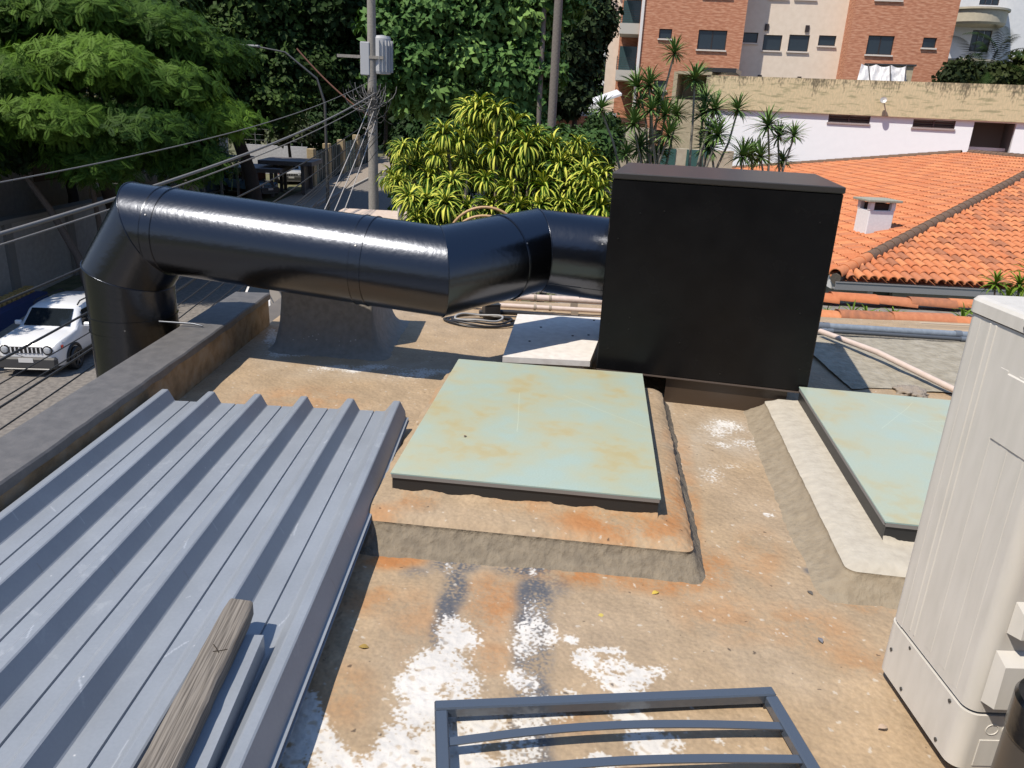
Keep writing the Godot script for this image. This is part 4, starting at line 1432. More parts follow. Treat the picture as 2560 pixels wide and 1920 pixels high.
# ---------------------------------------------------------------- wall pieces with openings, windows
func holed(st: SurfaceTool, x0: float, x1: float, y0: float, y1: float, holes: Array, z: float, depth: float) -> void:
	var xs := [x0, x1]
	var ys := [y0, y1]
	for h in holes:
		xs.append_array([h[0], h[1]])
		ys.append_array([h[2], h[3]])
	xs.sort()
	ys.sort()
	for i in xs.size() - 1:
		for j in ys.size() - 1:
			if xs[i + 1] - xs[i] < 0.001 or ys[j + 1] - ys[j] < 0.001:
				continue
			var c := Vector2((xs[i] + xs[i + 1]) / 2, (ys[j] + ys[j + 1]) / 2)
			if c.x < x0 or c.x > x1 or c.y < y0 or c.y > y1:
				continue
			var inside := false
			for h in holes:
				if c.x > h[0] and c.x < h[1] and c.y > h[2] and c.y < h[3]:
					inside = true
			if not inside:
				poly(st, [Vector3(xs[i], ys[j], z), Vector3(xs[i + 1], ys[j], z), Vector3(xs[i + 1], ys[j + 1], z), Vector3(xs[i], ys[j + 1], z)], Vector3.BACK)
	for h in holes:
		var a := Vector3(0, 0, z - depth)
		var b := Vector3(0, 0, z)
		var p := [Vector3(h[0], h[2], 0), Vector3(h[1], h[2], 0), Vector3(h[1], h[3], 0), Vector3(h[0], h[3], 0)]
		var mid: Vector3 = (p[0] + p[2]) / 2 + (a + b) / 2
		for k in 4:
			var q: Vector3 = p[k]
			var r: Vector3 = p[(k + 1) % 4]
			poly(st, [q + a, r + a, r + b, q + b], mid - ((q + r) / 2 + (a + b) / 2))

func window(parent: Node, h: Array, z: float, fm: Material, gm: Material, bars := 1, sill: Material = null) -> void:
	var st := mb()
	var t := 0.05
	span(st, Vector3(h[0], h[2], z - 0.04), Vector3(h[0] + t, h[3], z))
	span(st, Vector3(h[1] - t, h[2], z - 0.04), Vector3(h[1], h[3], z))
	span(st, Vector3(h[0] + t, h[2], z - 0.04), Vector3(h[1] - t, h[2] + t, z))
	span(st, Vector3(h[0] + t, h[3] - t, z - 0.04), Vector3(h[1] - t, h[3], z))
	for k in bars:
		var x: float = lerpf(h[0], h[1], (k + 1.0) / (bars + 1))
		span(st, Vector3(x - 0.03, h[2] + t, z - 0.045), Vector3(x + 0.03, h[3] - t, z + 0.005))
	var f := part(parent, "window", st, fm)
	for k in bars + 1:
		var xa := lerpf(h[0] + t, h[1] - t, k / (bars + 1.0)) + (0.03 if k > 0 else 0.0)
		var xb := lerpf(h[0] + t, h[1] - t, (k + 1) / (bars + 1.0)) - (0.03 if k < bars else 0.0)
		st = mb()
		span(st, Vector3(xa, h[2] + t, z - 0.03), Vector3(xb, h[3] - t, z - 0.02))
		part(f, "pane", st, gm)
	if sill:
		st = mb()
		span(st, Vector3(h[0] - 0.06, h[2] - 0.09, z - 0.1), Vector3(h[1] + 0.06, h[2] - 0.002, z + 0.2))
		part(f, "sill", st, sill)

# ---------------------------------------------------------------- tiled house
func build_house() -> void:
	var x0 := 5.85
	var zf := -14.1
	var ye := 5.2
	var pitch := 0.2
	var xr := 15.55
	var t := thing("tiled_house", "single storey house with an orange terracotta hip roof", "house", Vector3(6.3, 2.6, -14.6))
	var o := Vector3(6.3, 2.6, -14.6)
	var st := mb()
	holed(st, 6.3, 24.8, 2.6, 5.16, [[6.75, 7.2, 2.7, 4.9], [10.5, 12.0, 3.4, 4.7]], -14.6, 0.2)
	poly(st, [Vector3(6.3, 2.6, -14.6), Vector3(6.3, 5.16, -14.6), Vector3(6.3, 5.16, -37.6), Vector3(6.3, 2.6, -37.6)], Vector3.LEFT)
	poly(st, [Vector3(24.8, 2.6, -14.6), Vector3(24.8, 5.16, -14.6), Vector3(24.8, 5.16, -37.6), Vector3(24.8, 2.6, -37.6)], Vector3.RIGHT)
	poly(st, [Vector3(6.3, 2.6, -37.6), Vector3(6.3, 5.16, -37.6), Vector3(24.8, 5.16, -37.6), Vector3(24.8, 2.6, -37.6)], Vector3.FORWARD)
	part(t, "wall", st, mottled("house wall", [lin(0.3, 0.28, 0.27), lin(0.38, 0.36, 0.35)], 0.9, 3.0))
	st = mb()
	span(st, Vector3(6.76, 2.7, -14.78), Vector3(7.19, 4.89, -14.72))
	part(t, "door", st, plain("house door", lin(0.06, 0.07, 0.065), 0.5))
	window(t, [10.5, 12.0, 3.4, 4.7], -14.72, plain("house frame", lin(0.4, 0.4, 0.4), 0.6), plain("house glass", lin(0.02, 0.025, 0.03), 0.06))
	# soffit and fascia
	st = mb()
	span(st, Vector3(x0 + 0.05, 5.1, -38.0), Vector3(25.3, 5.155, zf - 0.06))
	part(t, "soffit", st, plain("soffit", lin(0.5, 0.49, 0.48), 0.8))
	st = mb()
	span(st, Vector3(x0 - 0.02, 4.98, -38.1), Vector3(x0 + 0.045, 5.2, zf - 0.1))
	part(t, "fascia", st, plain("fascia", lin(0.62, 0.62, 0.62), 0.6))
	# gutter
	st = mb()
	span(st, Vector3(x0 - 0.02, 5.0, zf - 0.05), Vector3(25.4, 5.02, zf + 0.1))
	span(st, Vector3(x0 - 0.02, 5.02, zf + 0.085), Vector3(25.4, 5.13, zf + 0.1))
	span(st, Vector3(x0 - 0.02, 5.13, zf + 0.075), Vector3(25.4, 5.145, zf + 0.112))
	part(t, "gutter", st, plain("gutter", lin(0.3, 0.3, 0.31), 0.45, 0.3))
	st = mb()
	tube(st, [Vector3(6.52, 5.0, zf + 0.03), Vector3(6.52, 4.85, zf + 0.0), Vector3(6.55, 4.7, -14.5), Vector3(6.55, 2.6, -14.5)], 0.055, 12)
	part(t, "downpipe", st, plain("downpipe", lin(0.45, 0.42, 0.4), 0.6))
	# decks under the tiles
	var apf := Vector3(xr, ye + pitch * (xr - x0) - 0.05, zf - (xr - x0))
	var apb := Vector3(xr, apf.y, -28.4)
	var cfl := Vector3(x0, ye - 0.05, zf)
	var cfr := Vector3(2.0 * xr - x0, ye - 0.05, zf)
	var cbl := Vector3(x0, ye - 0.05, -28.4 - (xr - x0))
	var cbr := Vector3(2.0 * xr - x0, ye - 0.05, -28.4 - (xr - x0))
	st = mb()
	poly(st, [cfl, cfr, apf], Vector3.UP)
	poly(st, [cfl, apf, apb, cbl], Vector3.UP)
	poly(st, [cbl, apb, cbr], Vector3.UP)
	poly(st, [cfr, cbr, apb, apf], Vector3.UP)
	var deck := part(t, "roof", st, mottled("roof deck", [lin(0.26, 0.085, 0.035), lin(0.36, 0.12, 0.05)], 0.9, 1.0))
	# front slope, tile by tile
	var mats := tile_materials()
	var tm := barrel(0.086, 0.42)
	var th := atan(pitch)
	rng.seed = 101
	var list := []
	for c in 58:
		var x := x0 + 0.12 + c * 0.178
		for r in 30:
			var zu := zf + 0.06 - 0.34 * r - 0.4
			if x - x0 < -(zu + 0.2) + zf + 0.02:
				continue
			if x > 15.9:
				continue
			var y := ye + pitch * (zf - zu) + 0.005
			var b := Basis(Vector3.UP, rng.randfn(0.0, 0.018)) * Basis(Vector3.RIGHT, th - 0.035 + rng.randfn(0.0, 0.008))
			list.append([Vector2(x, zu).length(), Transform3D(b, Vector3(x + rng.randfn(0.0, 0.004), y, zu))])
	list.sort_custom(func(a, b): return a[0] < b[0])
	var rest := [[], [], [], [], []]
	for k in list.size():
		var mi := rng.randi() % 5
		if mi == 4 and rng.randf() < 0.45:
			mi = 1
		if k < 296:
			var q := part(deck, "roof_tile", tm, mats[mi])
			q.transform = list[k][1]
		else:
			rest[mi].append(list[k][1])
	for k in 5:
		scatter(deck, "far_roof_tiles", tm, mats[k], rest[k]).set_meta("kind", "stuff")
	# left slope: seen nearly edge-on, its tiles run together
	var left := [[], [], [], [], []]
	for c in 136:
		var z := zf - 0.15 - c * 0.178
		var run := minf(minf(zf - z, z - cbl.z), xr - x0)
		var r := 0
		while r * 0.34 + 0.1 < run:
			var xu := x0 - 0.06 + 0.34 * r + 0.4
			var b := Basis(Vector3.UP, -PI / 2 + rng.randfn(0.0, 0.02)) * Basis(Vector3.RIGHT, th - 0.035 + rng.randfn(0.0, 0.008))
			left[rng.randi() % 4].append(Transform3D(b, Vector3(xu, ye + pitch * (xu - x0) + 0.005, z + rng.randfn(0.0, 0.004))))
			r += 1
	for k in 4:
		scatter(deck, "left_slope_tiles", tm, mats[k], left[k]).set_meta("kind", "stuff")
	# ridge and hip tiles, blackened
	var rm := barrel(0.13, 0.42)
	var old := mottled("old ridge", [lin(0.05, 0.042, 0.035), lin(0.12, 0.085, 0.06), lin(0.34, 0.14, 0.07)], 0.9, 0.5, 0.03, 6)
	var fresh: Material = mats[1]
	for e in [[cfl, apf], [apf, apb], [cbl, apb]]:
		var a: Vector3 = e[0] + Vector3(0, 0.1, 0)
		var b: Vector3 = e[1] + Vector3(0, 0.1, 0)
		var dir := (b - a).normalized()
		var n := int(a.distance_to(b) / 0.34)
		for k in n:
			var zz := -dir
			var xx := Vector3.UP.cross(zz).normalized()
			var bb := Basis(xx, zz.cross(xx), zz)
			var q := part(deck, "ridge_tile", rm, fresh if (k < 4 and e[0] == cfl) else old)
			q.transform = Transform3D(bb, a + dir * (0.34 * k + 0.4))
	# mortar bed under the hip
	st = mb()
	tube(st, [cfl + Vector3(0, 0.03, 0), apf + Vector3(0, 0.04, 0)], 0.1, 8)
	tube(st, [apf + Vector3(0, 0.04, 0), apb + Vector3(0, 0.04, 0)], 0.1, 8)
	part(deck, "mortar_bed", st, mottled("mortar bed", [lin(0.05, 0.045, 0.04), lin(0.14, 0.12, 0.1)], 0.95, 0.4))
	rebase(t, o)

	t = thing("chimney", "white rendered chimney with a flat slab cap on the orange roof", "chimney", Vector3(7.86, 5.45, -17.5), deg_to_rad(8.0))
	var wm := mottled("chimney white", [lin(0.66, 0.67, 0.7), lin(0.76, 0.77, 0.8)], 0.85, 0.8)
	st = mb()
	cham(st, Vector3(0, 0.33, 0), Vector3(0.58, 0.72, 0.5), 0.012)
	part(t, "shaft", st, wm)
	for p in [Vector3(-0.25, 0.78, 0.2), Vector3(0.25, 0.78, 0.2), Vector3(-0.25, 0.78, -0.2), Vector3(0.25, 0.78, -0.2)]:
		st = mb()
		cham(st, p, Vector3(0.1, 0.18, 0.11), 0.006)
		part(t, "corner_post", st, wm)
	st = mb()
	span(st, Vector3(-0.2, 0.69, -0.16), Vector3(0.2, 0.83, 0.16))
	part(t, "flue", st, plain("flue", lin(0.04, 0.025, 0.02), 0.9))
	st = mb()
	cham(st, Vector3(0, 0.895, 0), Vector3(0.78, 0.05, 0.68), 0.008)
	part(t, "cap", st, mottled("cap slab", [lin(0.22, 0.22, 0.18), lin(0.36, 0.36, 0.3)], 0.9, 0.5))
	st = mb()
	cham(st, Vector3(0, 0.01, 0), Vector3(0.64, 0.1, 0.56), 0.03)
	part(t, "mortar_skirt", st, mottled("skirt", [lin(0.2, 0.18, 0.15), lin(0.5, 0.47, 0.45)], 0.9, 0.3))

# ---------------------------------------------------------------- white building with the stained beige parapet
func stain_texture() -> ImageTexture:
	var w := 1600
	var h := 128
	var im := Image.create(w, h, false, Image.FORMAT_RGB8)
	var run := noise(201, 0.035, 4)
	var wid := noise(202, 0.006, 3)
	var gr := noise(203, 0.16, 4)
	for x in w:
		var reach := clampf(0.2 + 0.4 * run.get_noise_1d(x) + 0.35 * wid.get_noise_1d(x), 0.04, 0.8)
		for y in h:
			var f := y / float(h)
			var g := gr.get_noise_2d(x, y * 0.3)
			var k := clampf((reach - f) / 0.45 + g * 0.9 + 0.05, 0.0, 1.0) * clampf((reach + 0.35 - f) * 4.0, 0.0, 1.0)
			var patch := clampf(run.get_noise_2d(x * 0.4, y * 1.6 + 300.0) * 1.6 - 0.25, 0.0, 0.6)
			var c := Color(0.8, 0.735, 0.6).lerp(Color(0.73, 0.685, 0.56), clampf(0.5 + g, 0.0, 1.0))
			c = c.lerp(Color(0.5, 0.5, 0.38), patch)
			c = c.lerp(Color(0.3, 0.28, 0.23), k * 0.75)
			im.set_pixel(x, y, c)
	return ImageTexture.create_from_image(im)

func build_white_building() -> void:
	var t := thing("white_building", "white walled building with a mildew streaked beige parapet", "building", Vector3(9.92, 2.6, -41.5), -deg_to_rad(19.72))
	var wm := mottled("white wall", [lin(0.76, 0.79, 0.83), lin(0.8, 0.83, 0.87)], 0.8, 4.0)
	var b := -2.6
	var holes := [[5.08, 6.95, 8.05 + b, 8.4 + b], [8.82, 10.6, 8.0 + b, 8.36 + b], [11.36, 13.05, 4.0 + b, 8.36 + b]]
	var st := mb()
	holed(st, -0.7, 24.0, 0.0, 8.45 + b, holes, 0.0, 0.3)
	poly(st, [Vector3(-0.7, 0, 0), Vector3(-0.7, 8.45 + b, 0), Vector3(-0.7, 8.45 + b, -10), Vector3(-0.7, 0, -10)], Vector3.LEFT)
	poly(st, [Vector3(24, 0, 0), Vector3(24, 8.45 + b, 0), Vector3(24, 8.45 + b, -10), Vector3(24, 0, -10)], Vector3.RIGHT)
	part(t, "wall", st, wm)
	# parapet band
	var pm := StandardMaterial3D.new()
	pm.resource_name = "stained parapet"
	pm.albedo_texture = stain_texture()
	pm.roughness = 0.9
	st = mb()
	var y0 := 8.42 + b
	var y1 := 9.98 + b
	var pv := [Vector3(-0.75, y0, 0.16), Vector3(24, y0, 0.16), Vector3(24, y1, 0.16), Vector3(-0.75, y1, 0.16)]
	var uv := [Vector2(0, 1), Vector2(1, 1), Vector2(1, 0), Vector2(0, 0)]
	for k in [0, 2, 1, 0, 3, 2]:
		st.set_normal(Vector3.BACK)
		st.set_uv(uv[k])
		st.add_vertex(pv[k])
	var pa := part(t, "parapet", st, pm)
	st = mb()
	span(st, Vector3(-0.75, y0, 0.0), Vector3(24, y1 - 0.01, 0.155))
	span(st, Vector3(-0.75, y0, -10.0), Vector3(-0.45, y1, 0.0))
	part(pa, "parapet_core", st, plain("parapet core", lin(0.55, 0.47, 0.3), 0.9))
	st = mb()
	span(st, Vector3(-0.4, 8.0 + b, -10), Vector3(24, 8.6 + b, -3.0))
	span(st, Vector3(-0.4, 8.47 + b, -3.0), Vector3(24, 8.6 + b, -0.01))
	part(t, "flat_roof", st, plain("flat roof", lin(0.3, 0.28, 0.25), 0.9))
	var fr := plain("louvre frame", lin(0.09, 0.05, 0.045), 0.6)
	var dk := plain("louvre dark", lin(0.3, 0.28, 0.26), 0.6)
	for k in 2:
		var h: Array = holes[k]
		var f := part(t, "louvre_window", _louvre(h), fr)
		st = mb()
		span(st, Vector3(h[0], h[2], -0.29), Vector3(h[1], h[3], -0.26))
		part(f, "dark_back", st, dk)
		st = mb()
		span(st, Vector3(h[0] - 0.04, h[2] - 0.07, -0.02), Vector3(h[1] + 0.04, h[2] - 0.003, 0.07))
		part(f, "sill", st, plain("louvre sill", lin(0.34, 0.28, 0.27), 0.8))
	# open bay
	var h3: Array = holes[2]
	st = mb()
	span(st, Vector3(h3[0] - 0.1, h3[2], -2.6), Vector3(h3[1] + 0.1, h3[3], -2.5))
	span(st, Vector3(h3[0] - 0.05, h3[2], -2.5), Vector3(h3[0] - 0.01, h3[3], -0.31))
	span(st, Vector3(h3[1] + 0.01, h3[2], -2.5), Vector3(h3[1] + 0.05, h3[3], -0.31))
	span(st, Vector3(h3[0], h3[3] + 0.0, -2.5), Vector3(h3[1], h3[3] + 0.05, -0.31))
	part(t, "open_bay", st, plain("bay grey", lin(0.22, 0.225, 0.22), 0.9))
	st = mb()
	span(st, Vector3(h3[0], 7.12 + b, -1.2), Vector3(h3[1], 7.26 + b, -1.05))
	part(t, "beam", st, wm)
	# flood lamp on an arm
	st = mb()
	tube(st, [Vector3(7.55, 8.48 + b, 0.17), Vector3(7.5, 8.7 + b, 0.4), Vector3(7.36, 9.05 + b, 0.5)], 0.025, 8)
	var arm := part(t, "lamp_arm", st, plain("lamp arm", lin(0.45, 0.4, 0.35), 0.5, 0.3))
	st = mb()
	lathe(st, Vector3(7.33, 9.1 + b, 0.52), [Vector2(0.0, -0.1), Vector2(0.1, -0.08), Vector2(0.14, 0.0), Vector2(0.15, 0.08), Vector2(0.12, 0.06), Vector2(0.0, 0.02)], 20, Basis(Vector3.RIGHT, 1.2))
	part(arm, "lamp_head", st, plain("lamp head", lin(0.5, 0.48, 0.45), 0.4, 0.3))
	# beige block at the left end
	t = thing("stair_block", "small beige stair block with a slanted dark recess beside the parapet", "building", Vector3(9.92, 2.6, -41.5), -deg_to_rad(19.72))
	st = mb()
	span(st, Vector3(-2.65, 0, -6.0), Vector3(-2.45, 10.12 + b, -0.2))
	span(st, Vector3(-2.45, 0, -6.0), Vector3(-0.76, 8.8 + b, -0.2))
	span(st, Vector3(-2.45, 10.0 + b, -6.0), Vector3(-0.76, 10.15 + b, -0.15))
	span(st, Vector3(-2.45, 8.8 + b, -6.0), Vector3(-0.76, 10.0 + b, -2.2))
	span(st, Vector3(-0.98, 8.8 + b, -2.2), Vector3(-0.76, 10.0 + b, -0.2))
	part(t, "wall", st, mottled("stair beige", [lin(0.3, 0.26, 0.18), lin(0.42, 0.37, 0.26)], 0.9, 2.0, 0.02, 6))
	st = mb()
	span(st, Vector3(-1.6, 10.16 + b, -3.0), Vector3(0.4, 10.36 + b, -0.4))
	part(t, "cap_slab", st, mottled("cap dark", [lin(0.2, 0.18, 0.15), lin(0.3, 0.27, 0.22)], 0.9, 1.0))
	# tarpaulin over a frame on the roof
	t = thing("tarpaulin", "crumpled whitish tarpaulin draped over poles above the beige parapet", "tarpaulin", Vector3(9.92, 2.6, -41.5), -deg_to_rad(19.72))
	st = mb()
	st.set_smooth_group(0)
	var cn := noise(211, 1.2, 4)
	var nx := 50
	for i in nx:
		for j in 14:
			for k in [[0, 0], [1, 0], [1, 1], [0, 0], [1, 1], [0, 1]]:
				var fx: float = (i + k[0]) / float(nx)
				var fy: float = (j + k[1]) / 14.0
				var x := lerpf(6.15, 8.15, fx) + (fx - 0.5) * 0.3 * fy
				var top := 10.78 + b - 0.1 * absf(sin(fx * 9.4)) - 0.05 * fx
				var y := lerpf(top, 9.2 + b, fy)
				var z := -1.2 + 0.9 * fy + 0.12 * sin(fx * 14.0) * fy + 0.1 * cn.get_noise_2d(x * 2.0, y * 2.0)
				st.add_vertex(Vector3(x, y, z))
	st.index()
	st.generate_normals()
	part(t, "cloth", st, mottled("tarp", [lin(0.4, 0.4, 0.42), lin(0.62, 0.61, 0.62)], 0.5, 1.0))
	for e in [[6.45, 7.0], [7.4, 7.8], [8.1, 8.25]]:
		st = mb()
		tube(st, [Vector3(e[0], 10.72 + b, -0.75), Vector3(e[1], 8.6 + b, -0.1)], 0.03, 6)
		part(t, "pole", st, plain("tarp pole", lin(0.08, 0.07, 0.07), 0.6))
	t = thing("tank_house", "small beige block half hidden by the crumpled tarpaulin", "tank", Vector3(9.92, 2.6, -41.5), -deg_to_rad(19.72))
	st = mb()
	span(st, Vector3(6.4, 8.6 + b, -3.4), Vector3(8.5, 10.74 + b, -1.5))
	part(t, "block", st, mottled("stair beige", [], 0.9, 1.0))
	st = mb()
	span(st, Vector3(6.3, 10.745 + b, -3.5), Vector3(8.6, 10.82 + b, -1.4))
	part(t, "slab", st, mottled("cap dark", [], 0.9, 1.0))

func _louvre(h: Array) -> SurfaceTool:
	var st := mb()
	var t := 0.05
	span(st, Vector3(h[0], h[2], -0.2), Vector3(h[0] + t, h[3], -0.05))
	span(st, Vector3(h[1] - t, h[2], -0.2), Vector3(h[1], h[3], -0.05))
	span(st, Vector3(h[0] + t, h[2], -0.2), Vector3(h[1] - t, h[2] + t, -0.05))
	span(st, Vector3((h[0] + h[1]) / 2 - 0.03, h[2] + t, -0.2), Vector3((h[0] + h[1]) / 2 + 0.03, h[3], -0.05))
	for k in 2:
		var y := lerpf(h[2], h[3], (k + 1.2) / 3.2)
		box(st, Vector3((h[0] + h[1]) / 2, y, -0.12), Vector3(h[1] - h[0] - 0.1, 0.015, 0.12), Basis(Vector3.RIGHT, 0.6))
	return st

# ---------------------------------------------------------------- apartment block and the other towers
func build_apartments() -> void:
	var t := thing("apartment_block", "tall apartment block of orange brick with a beige recessed middle", "building", Vector3(6.87, 3.6, -53.2), -deg_to_rad(8.4))
	var b := -3.6
	var brick := mottled("brick", [lin(0.3, 0.12, 0.07), lin(0.46, 0.2, 0.115), lin(0.62, 0.36, 0.24)], 0.9, 3.2, 0.022, 3, 0.0, Vector3(0.55, 2.4, 0.55))
	var beige := mottled("beige render", [lin(0.66, 0.57, 0.47), lin(0.74, 0.65, 0.55)], 0.9, 5.0)
	var fm := plain("apt frame", lin(0.03, 0.02, 0.018), 0.5)
	var gm := plain("apt glass", lin(0.02, 0.03, 0.04), 0.05)
	var sill := plain("apt sill", lin(0.6, 0.55, 0.5), 0.8)
	var hl := []
	var hm := []
	var hr := []
	for k in range(-2, 3):
		var d := 3.0 * k + b
		hl.append_array([[3.68, 5.42, 12.02 + d, 13.14 + d], [1.25, 2.05, 12.56 + d, 13.12 + d]])
		hm.append_array([[6.6, 7.5, 12.66 + d, 13.26 + d], [7.86, 9.0, 12.25 + d, 13.16 + d], [9.42, 10.67, 12.26 + d, 13.22 + d], [11.22, 12.27, 12.64 + d, 13.24 + d]])
		hr.append_array([[13.75, 15.25, 12.1 + d, 13.16 + d], [16.88, 17.65, 12.58 + d, 13.14 + d]])
	var top := 24.0 + b
	var st := mb()
	holed(st, 0.0, 6.4, 0.0, top, hl, 0.0, 0.14)
	poly(st, [Vector3(6.4, 0, 0), Vector3(6.4, top, 0), Vector3(6.4, top, -1.8), Vector3(6.4, 0, -1.8)], Vector3.RIGHT)
	poly(st, [Vector3(0, 0, 0), Vector3(0, top, 0), Vector3(0, top, -7), Vector3(0, 0, -7)], Vector3.LEFT)
	part(t, "left_brick_wing", st, brick)
	st = mb()
	holed(st, 6.4, 12.67, 0.0, top, hm, -1.8, 0.14)
	part(t, "middle_recess", st, beige)
	st = mb()
	holed(st, 12.67, 18.5, 0.0, top, hr, 0.0, 0.14)
	poly(st, [Vector3(12.67, 0, 0), Vector3(12.67, top, 0), Vector3(12.67, top, -1.8), Vector3(12.67, 0, -1.8)], Vector3.LEFT)
	poly(st, [Vector3(18.5, 0, 0), Vector3(18.5, top, 0), Vector3(18.5, top, -9), Vector3(18.5, 0, -9)], Vector3.RIGHT)
	poly(st, [Vector3(0, top, 0), Vector3(18.5, top, 0), Vector3(18.5, top, -9), Vector3(0, top, -9)], Vector3.UP)
	part(t, "right_brick_wing", st, brick)
	for h in hl + hr:
		window(t, h, -0.1, fm, gm, 1 if h[1] - h[0] > 1.0 else 0, sill)
	for h in hm:
		window(t, h, -1.9, fm, gm, 0, sill)
	# small vents
	for k in range(-1, 2):
		for x in [7.95, 10.42]:
			st = mb()
			span(st, Vector3(x - 0.12, 13.4 + 3.0 * k + b, -1.81), Vector3(x + 0.12, 13.78 + 3.0 * k + b, -1.72))
			part(t, "vent", st, fm)
	# white pipe down the corner and the balconies on the left flank
	st = mb()
	span(st, Vector3(0.02, 0, 0.002), Vector3(0.2, top, 0.12))
	part(t, "corner_strip", st, plain("corner strip", lin(0.7, 0.68, 0.67), 0.8))
	for k in range(-1, 2):
		var y := 12.78 + 2.75 * k + b
		st = mb()
		span(st, Vector3(-1.25, y, -2.6), Vector3(-0.002, y + 0.62, -0.2))
		var bal := part(t, "balcony", st, plain("balcony grey", lin(0.46, 0.44, 0.4), 0.85))
		st = mb()
		for q in 6:
			span(st, Vector3(-1.24, y + 0.68 + 0.13 * q, -0.24), Vector3(-0.06, y + 0.7 + 0.13 * q, -0.21))
		span(st, Vector3(-1.25, y + 0.62, -0.25), Vector3(-1.21, y + 1.45, -0.2))
		span(st, Vector3(-0.06, y + 0.62, -0.25), Vector3(-0.02, y + 1.45, -0.2))
		part(bal, "railing", st, plain("rail dark", lin(0.02, 0.02, 0.022), 0.5))
		st = mb()
		span(st, Vector3(-1.2, y + 0.63, -2.5), Vector3(-0.05, y + 2.2, -2.45))
		part(bal, "balcony_door", st, plain("balcony glass", lin(0.05, 0.09, 0.1), 0.08))
	st = mb()
	span(st, Vector3(-1.3, 0, -7.0), Vector3(-0.002, top, -2.7))
	part(t, "flank", st, brick)
	st = mb()
	span(st, Vector3(-2.1, 0, -5.2), Vector3(-1.32, top, -3.4))
	part(t, "beige_pier", st, beige)

	# white tower on the right
	t = thing("white_tower", "white tower with rounded cream balconies beyond the brick block", "building", Vector3(31.0, 3.6, -64.0), -deg_to_rad(6.0))
	st = mb()
	holed(st, 0.0, 12.0, 0.0, 21.0, [[2.2, 3.6, 10.1, 11.6], [2.2, 3.6, 13.3, 14.8], [7.0, 8.6, 10.1, 11.6]], 0.0, 0.2)
	poly(st, [Vector3(0, 0, 0), Vector3(0, 21, 0), Vector3(0, 21, -9), Vector3(0, 0, -9)], Vector3.LEFT)
	part(t, "wall", st, mottled("tower white", [lin(0.62, 0.64, 0.68), lin(0.7, 0.72, 0.75)], 0.85, 4.0))
	for h in [[2.2, 3.6, 10.1, 11.6], [2.2, 3.6, 13.3, 14.8], [7.0, 8.6, 10.1, 11.6]]:
		window(t, h, -0.12, fm, gm, 2)
	for y in [8.3, 11.75]:
		st = mb()
		lathe(st, Vector3(2.0, y, 0.0), [Vector2(0.0, 0.0), Vector2(2.1, 0.05), Vector2(2.2, 0.2), Vector2(2.2, 1.0), Vector2(2.35, 1.02), Vector2(2.35, 1.15), Vector2(2.1, 1.15), Vector2(2.08, 0.3), Vector2(0.0, 0.3)], 36)
		part(t, "balcony", st, mottled("tower cream", [lin(0.42, 0.38, 0.3), lin(0.52, 0.48, 0.38)], 0.85, 3.0))
	# white tower glimpsed at the left of the brick block
	t = thing("banded_tower", "white tower with dark window bands glimpsed behind the dark tree", "building", Vector3(4.5, 3.9, -86.0), -deg_to_rad(8.4))
	st = mb()
	span(st, Vector3(0, 0, -8), Vector3(7, 30, 0))
	part(t, "wall", st, plain("band dark", lin(0.06, 0.08, 0.09), 0.3))
	for k in 9:
		st = mb()
		cham(st, Vector3(3.4, 1.3 + 3.0 * k, 0.3), Vector3(8.2, 1.3, 1.6), 0.05)
		part(t, "balcony", st, plain("band white", lin(0.72, 0.73, 0.74), 0.8))
	# white sloping awning and low brick wall at the block's foot
	t = thing("entrance_awning", "white sloping awning at the foot of the brick block", "awning", Vector3(3.4, 3.6, -49.5))
	st = mb()
	var a0 := Vector3(-0.4, 4.5, 1.0)
	var a1 := Vector3(2.2, 5.5, 1.0)
	poly(st, [a0, a1, a1 + Vector3(0, 0.3, -3.0), a0 + Vector3(0, 0.3, -3.0)], Vector3.UP)
	poly(st, [a0, a1, a1 - Vector3(0, 0.12, 0), a0 - Vector3(0, 0.12, 0)], Vector3.BACK)
	part(t, "sheet", st, plain("awning white", lin(0.62, 0.64, 0.7), 0.6))
	st = mb()
	span(st, Vector3(-0.3, 0, 0.6), Vector3(2.0, 4.4, 0.8))
	part(t, "front_wall", st, plain("awning wall", lin(0.55, 0.56, 0.6), 0.8))
	t = thing("low_wall", "low terracotta coloured wall behind the spiky plants", "wall", Vector3(2.2, 2.6, -45.0))
	st = mb()
	span(st, Vector3(-1.0, 0, 0), Vector3(4.4, 4.7, 0.3))
	part(t, "wall", st, mottled("low beige", [lin(0.4, 0.33, 0.25), lin(0.5, 0.42, 0.32)], 0.9, 2.0))
	st = mb()
	span(st, Vector3(-1.05, 4.7, -0.05), Vector3(4.45, 5.15, 0.35))
	part(t, "brick_band", st, mottled("brick", [], 0.9, 1.0))
	t = thing("cream_garden_wall", "cream garden wall with a teal tiled niche behind the spiky plants", "wall", Vector3(2.2, 2.6, -22.5))
	st = mb()
	span(st, Vector3(-0.6, 0, 0), Vector3(3.6, 4.45, 0.25))
	part(t, "wall", st, mottled("cream garden", [lin(0.42, 0.36, 0.27), lin(0.54, 0.48, 0.37)], 0.9, 2.0))
	st = mb()
	span(st, Vector3(0.6, 4.46, 0.02), Vector3(1.2, 4.95, 0.24))
	part(t, "pillar", st, mottled("cream garden", [], 0.9, 1.0))
	for x in [1.45, 2.3]:
		st = mb()
		span(st, Vector3(x, 4.0, 0.252), Vector3(x + 0.55, 4.44, 0.27))
		part(t, "teal_niche", st, plain("teal", lin(0.05, 0.12, 0.11), 0.3))

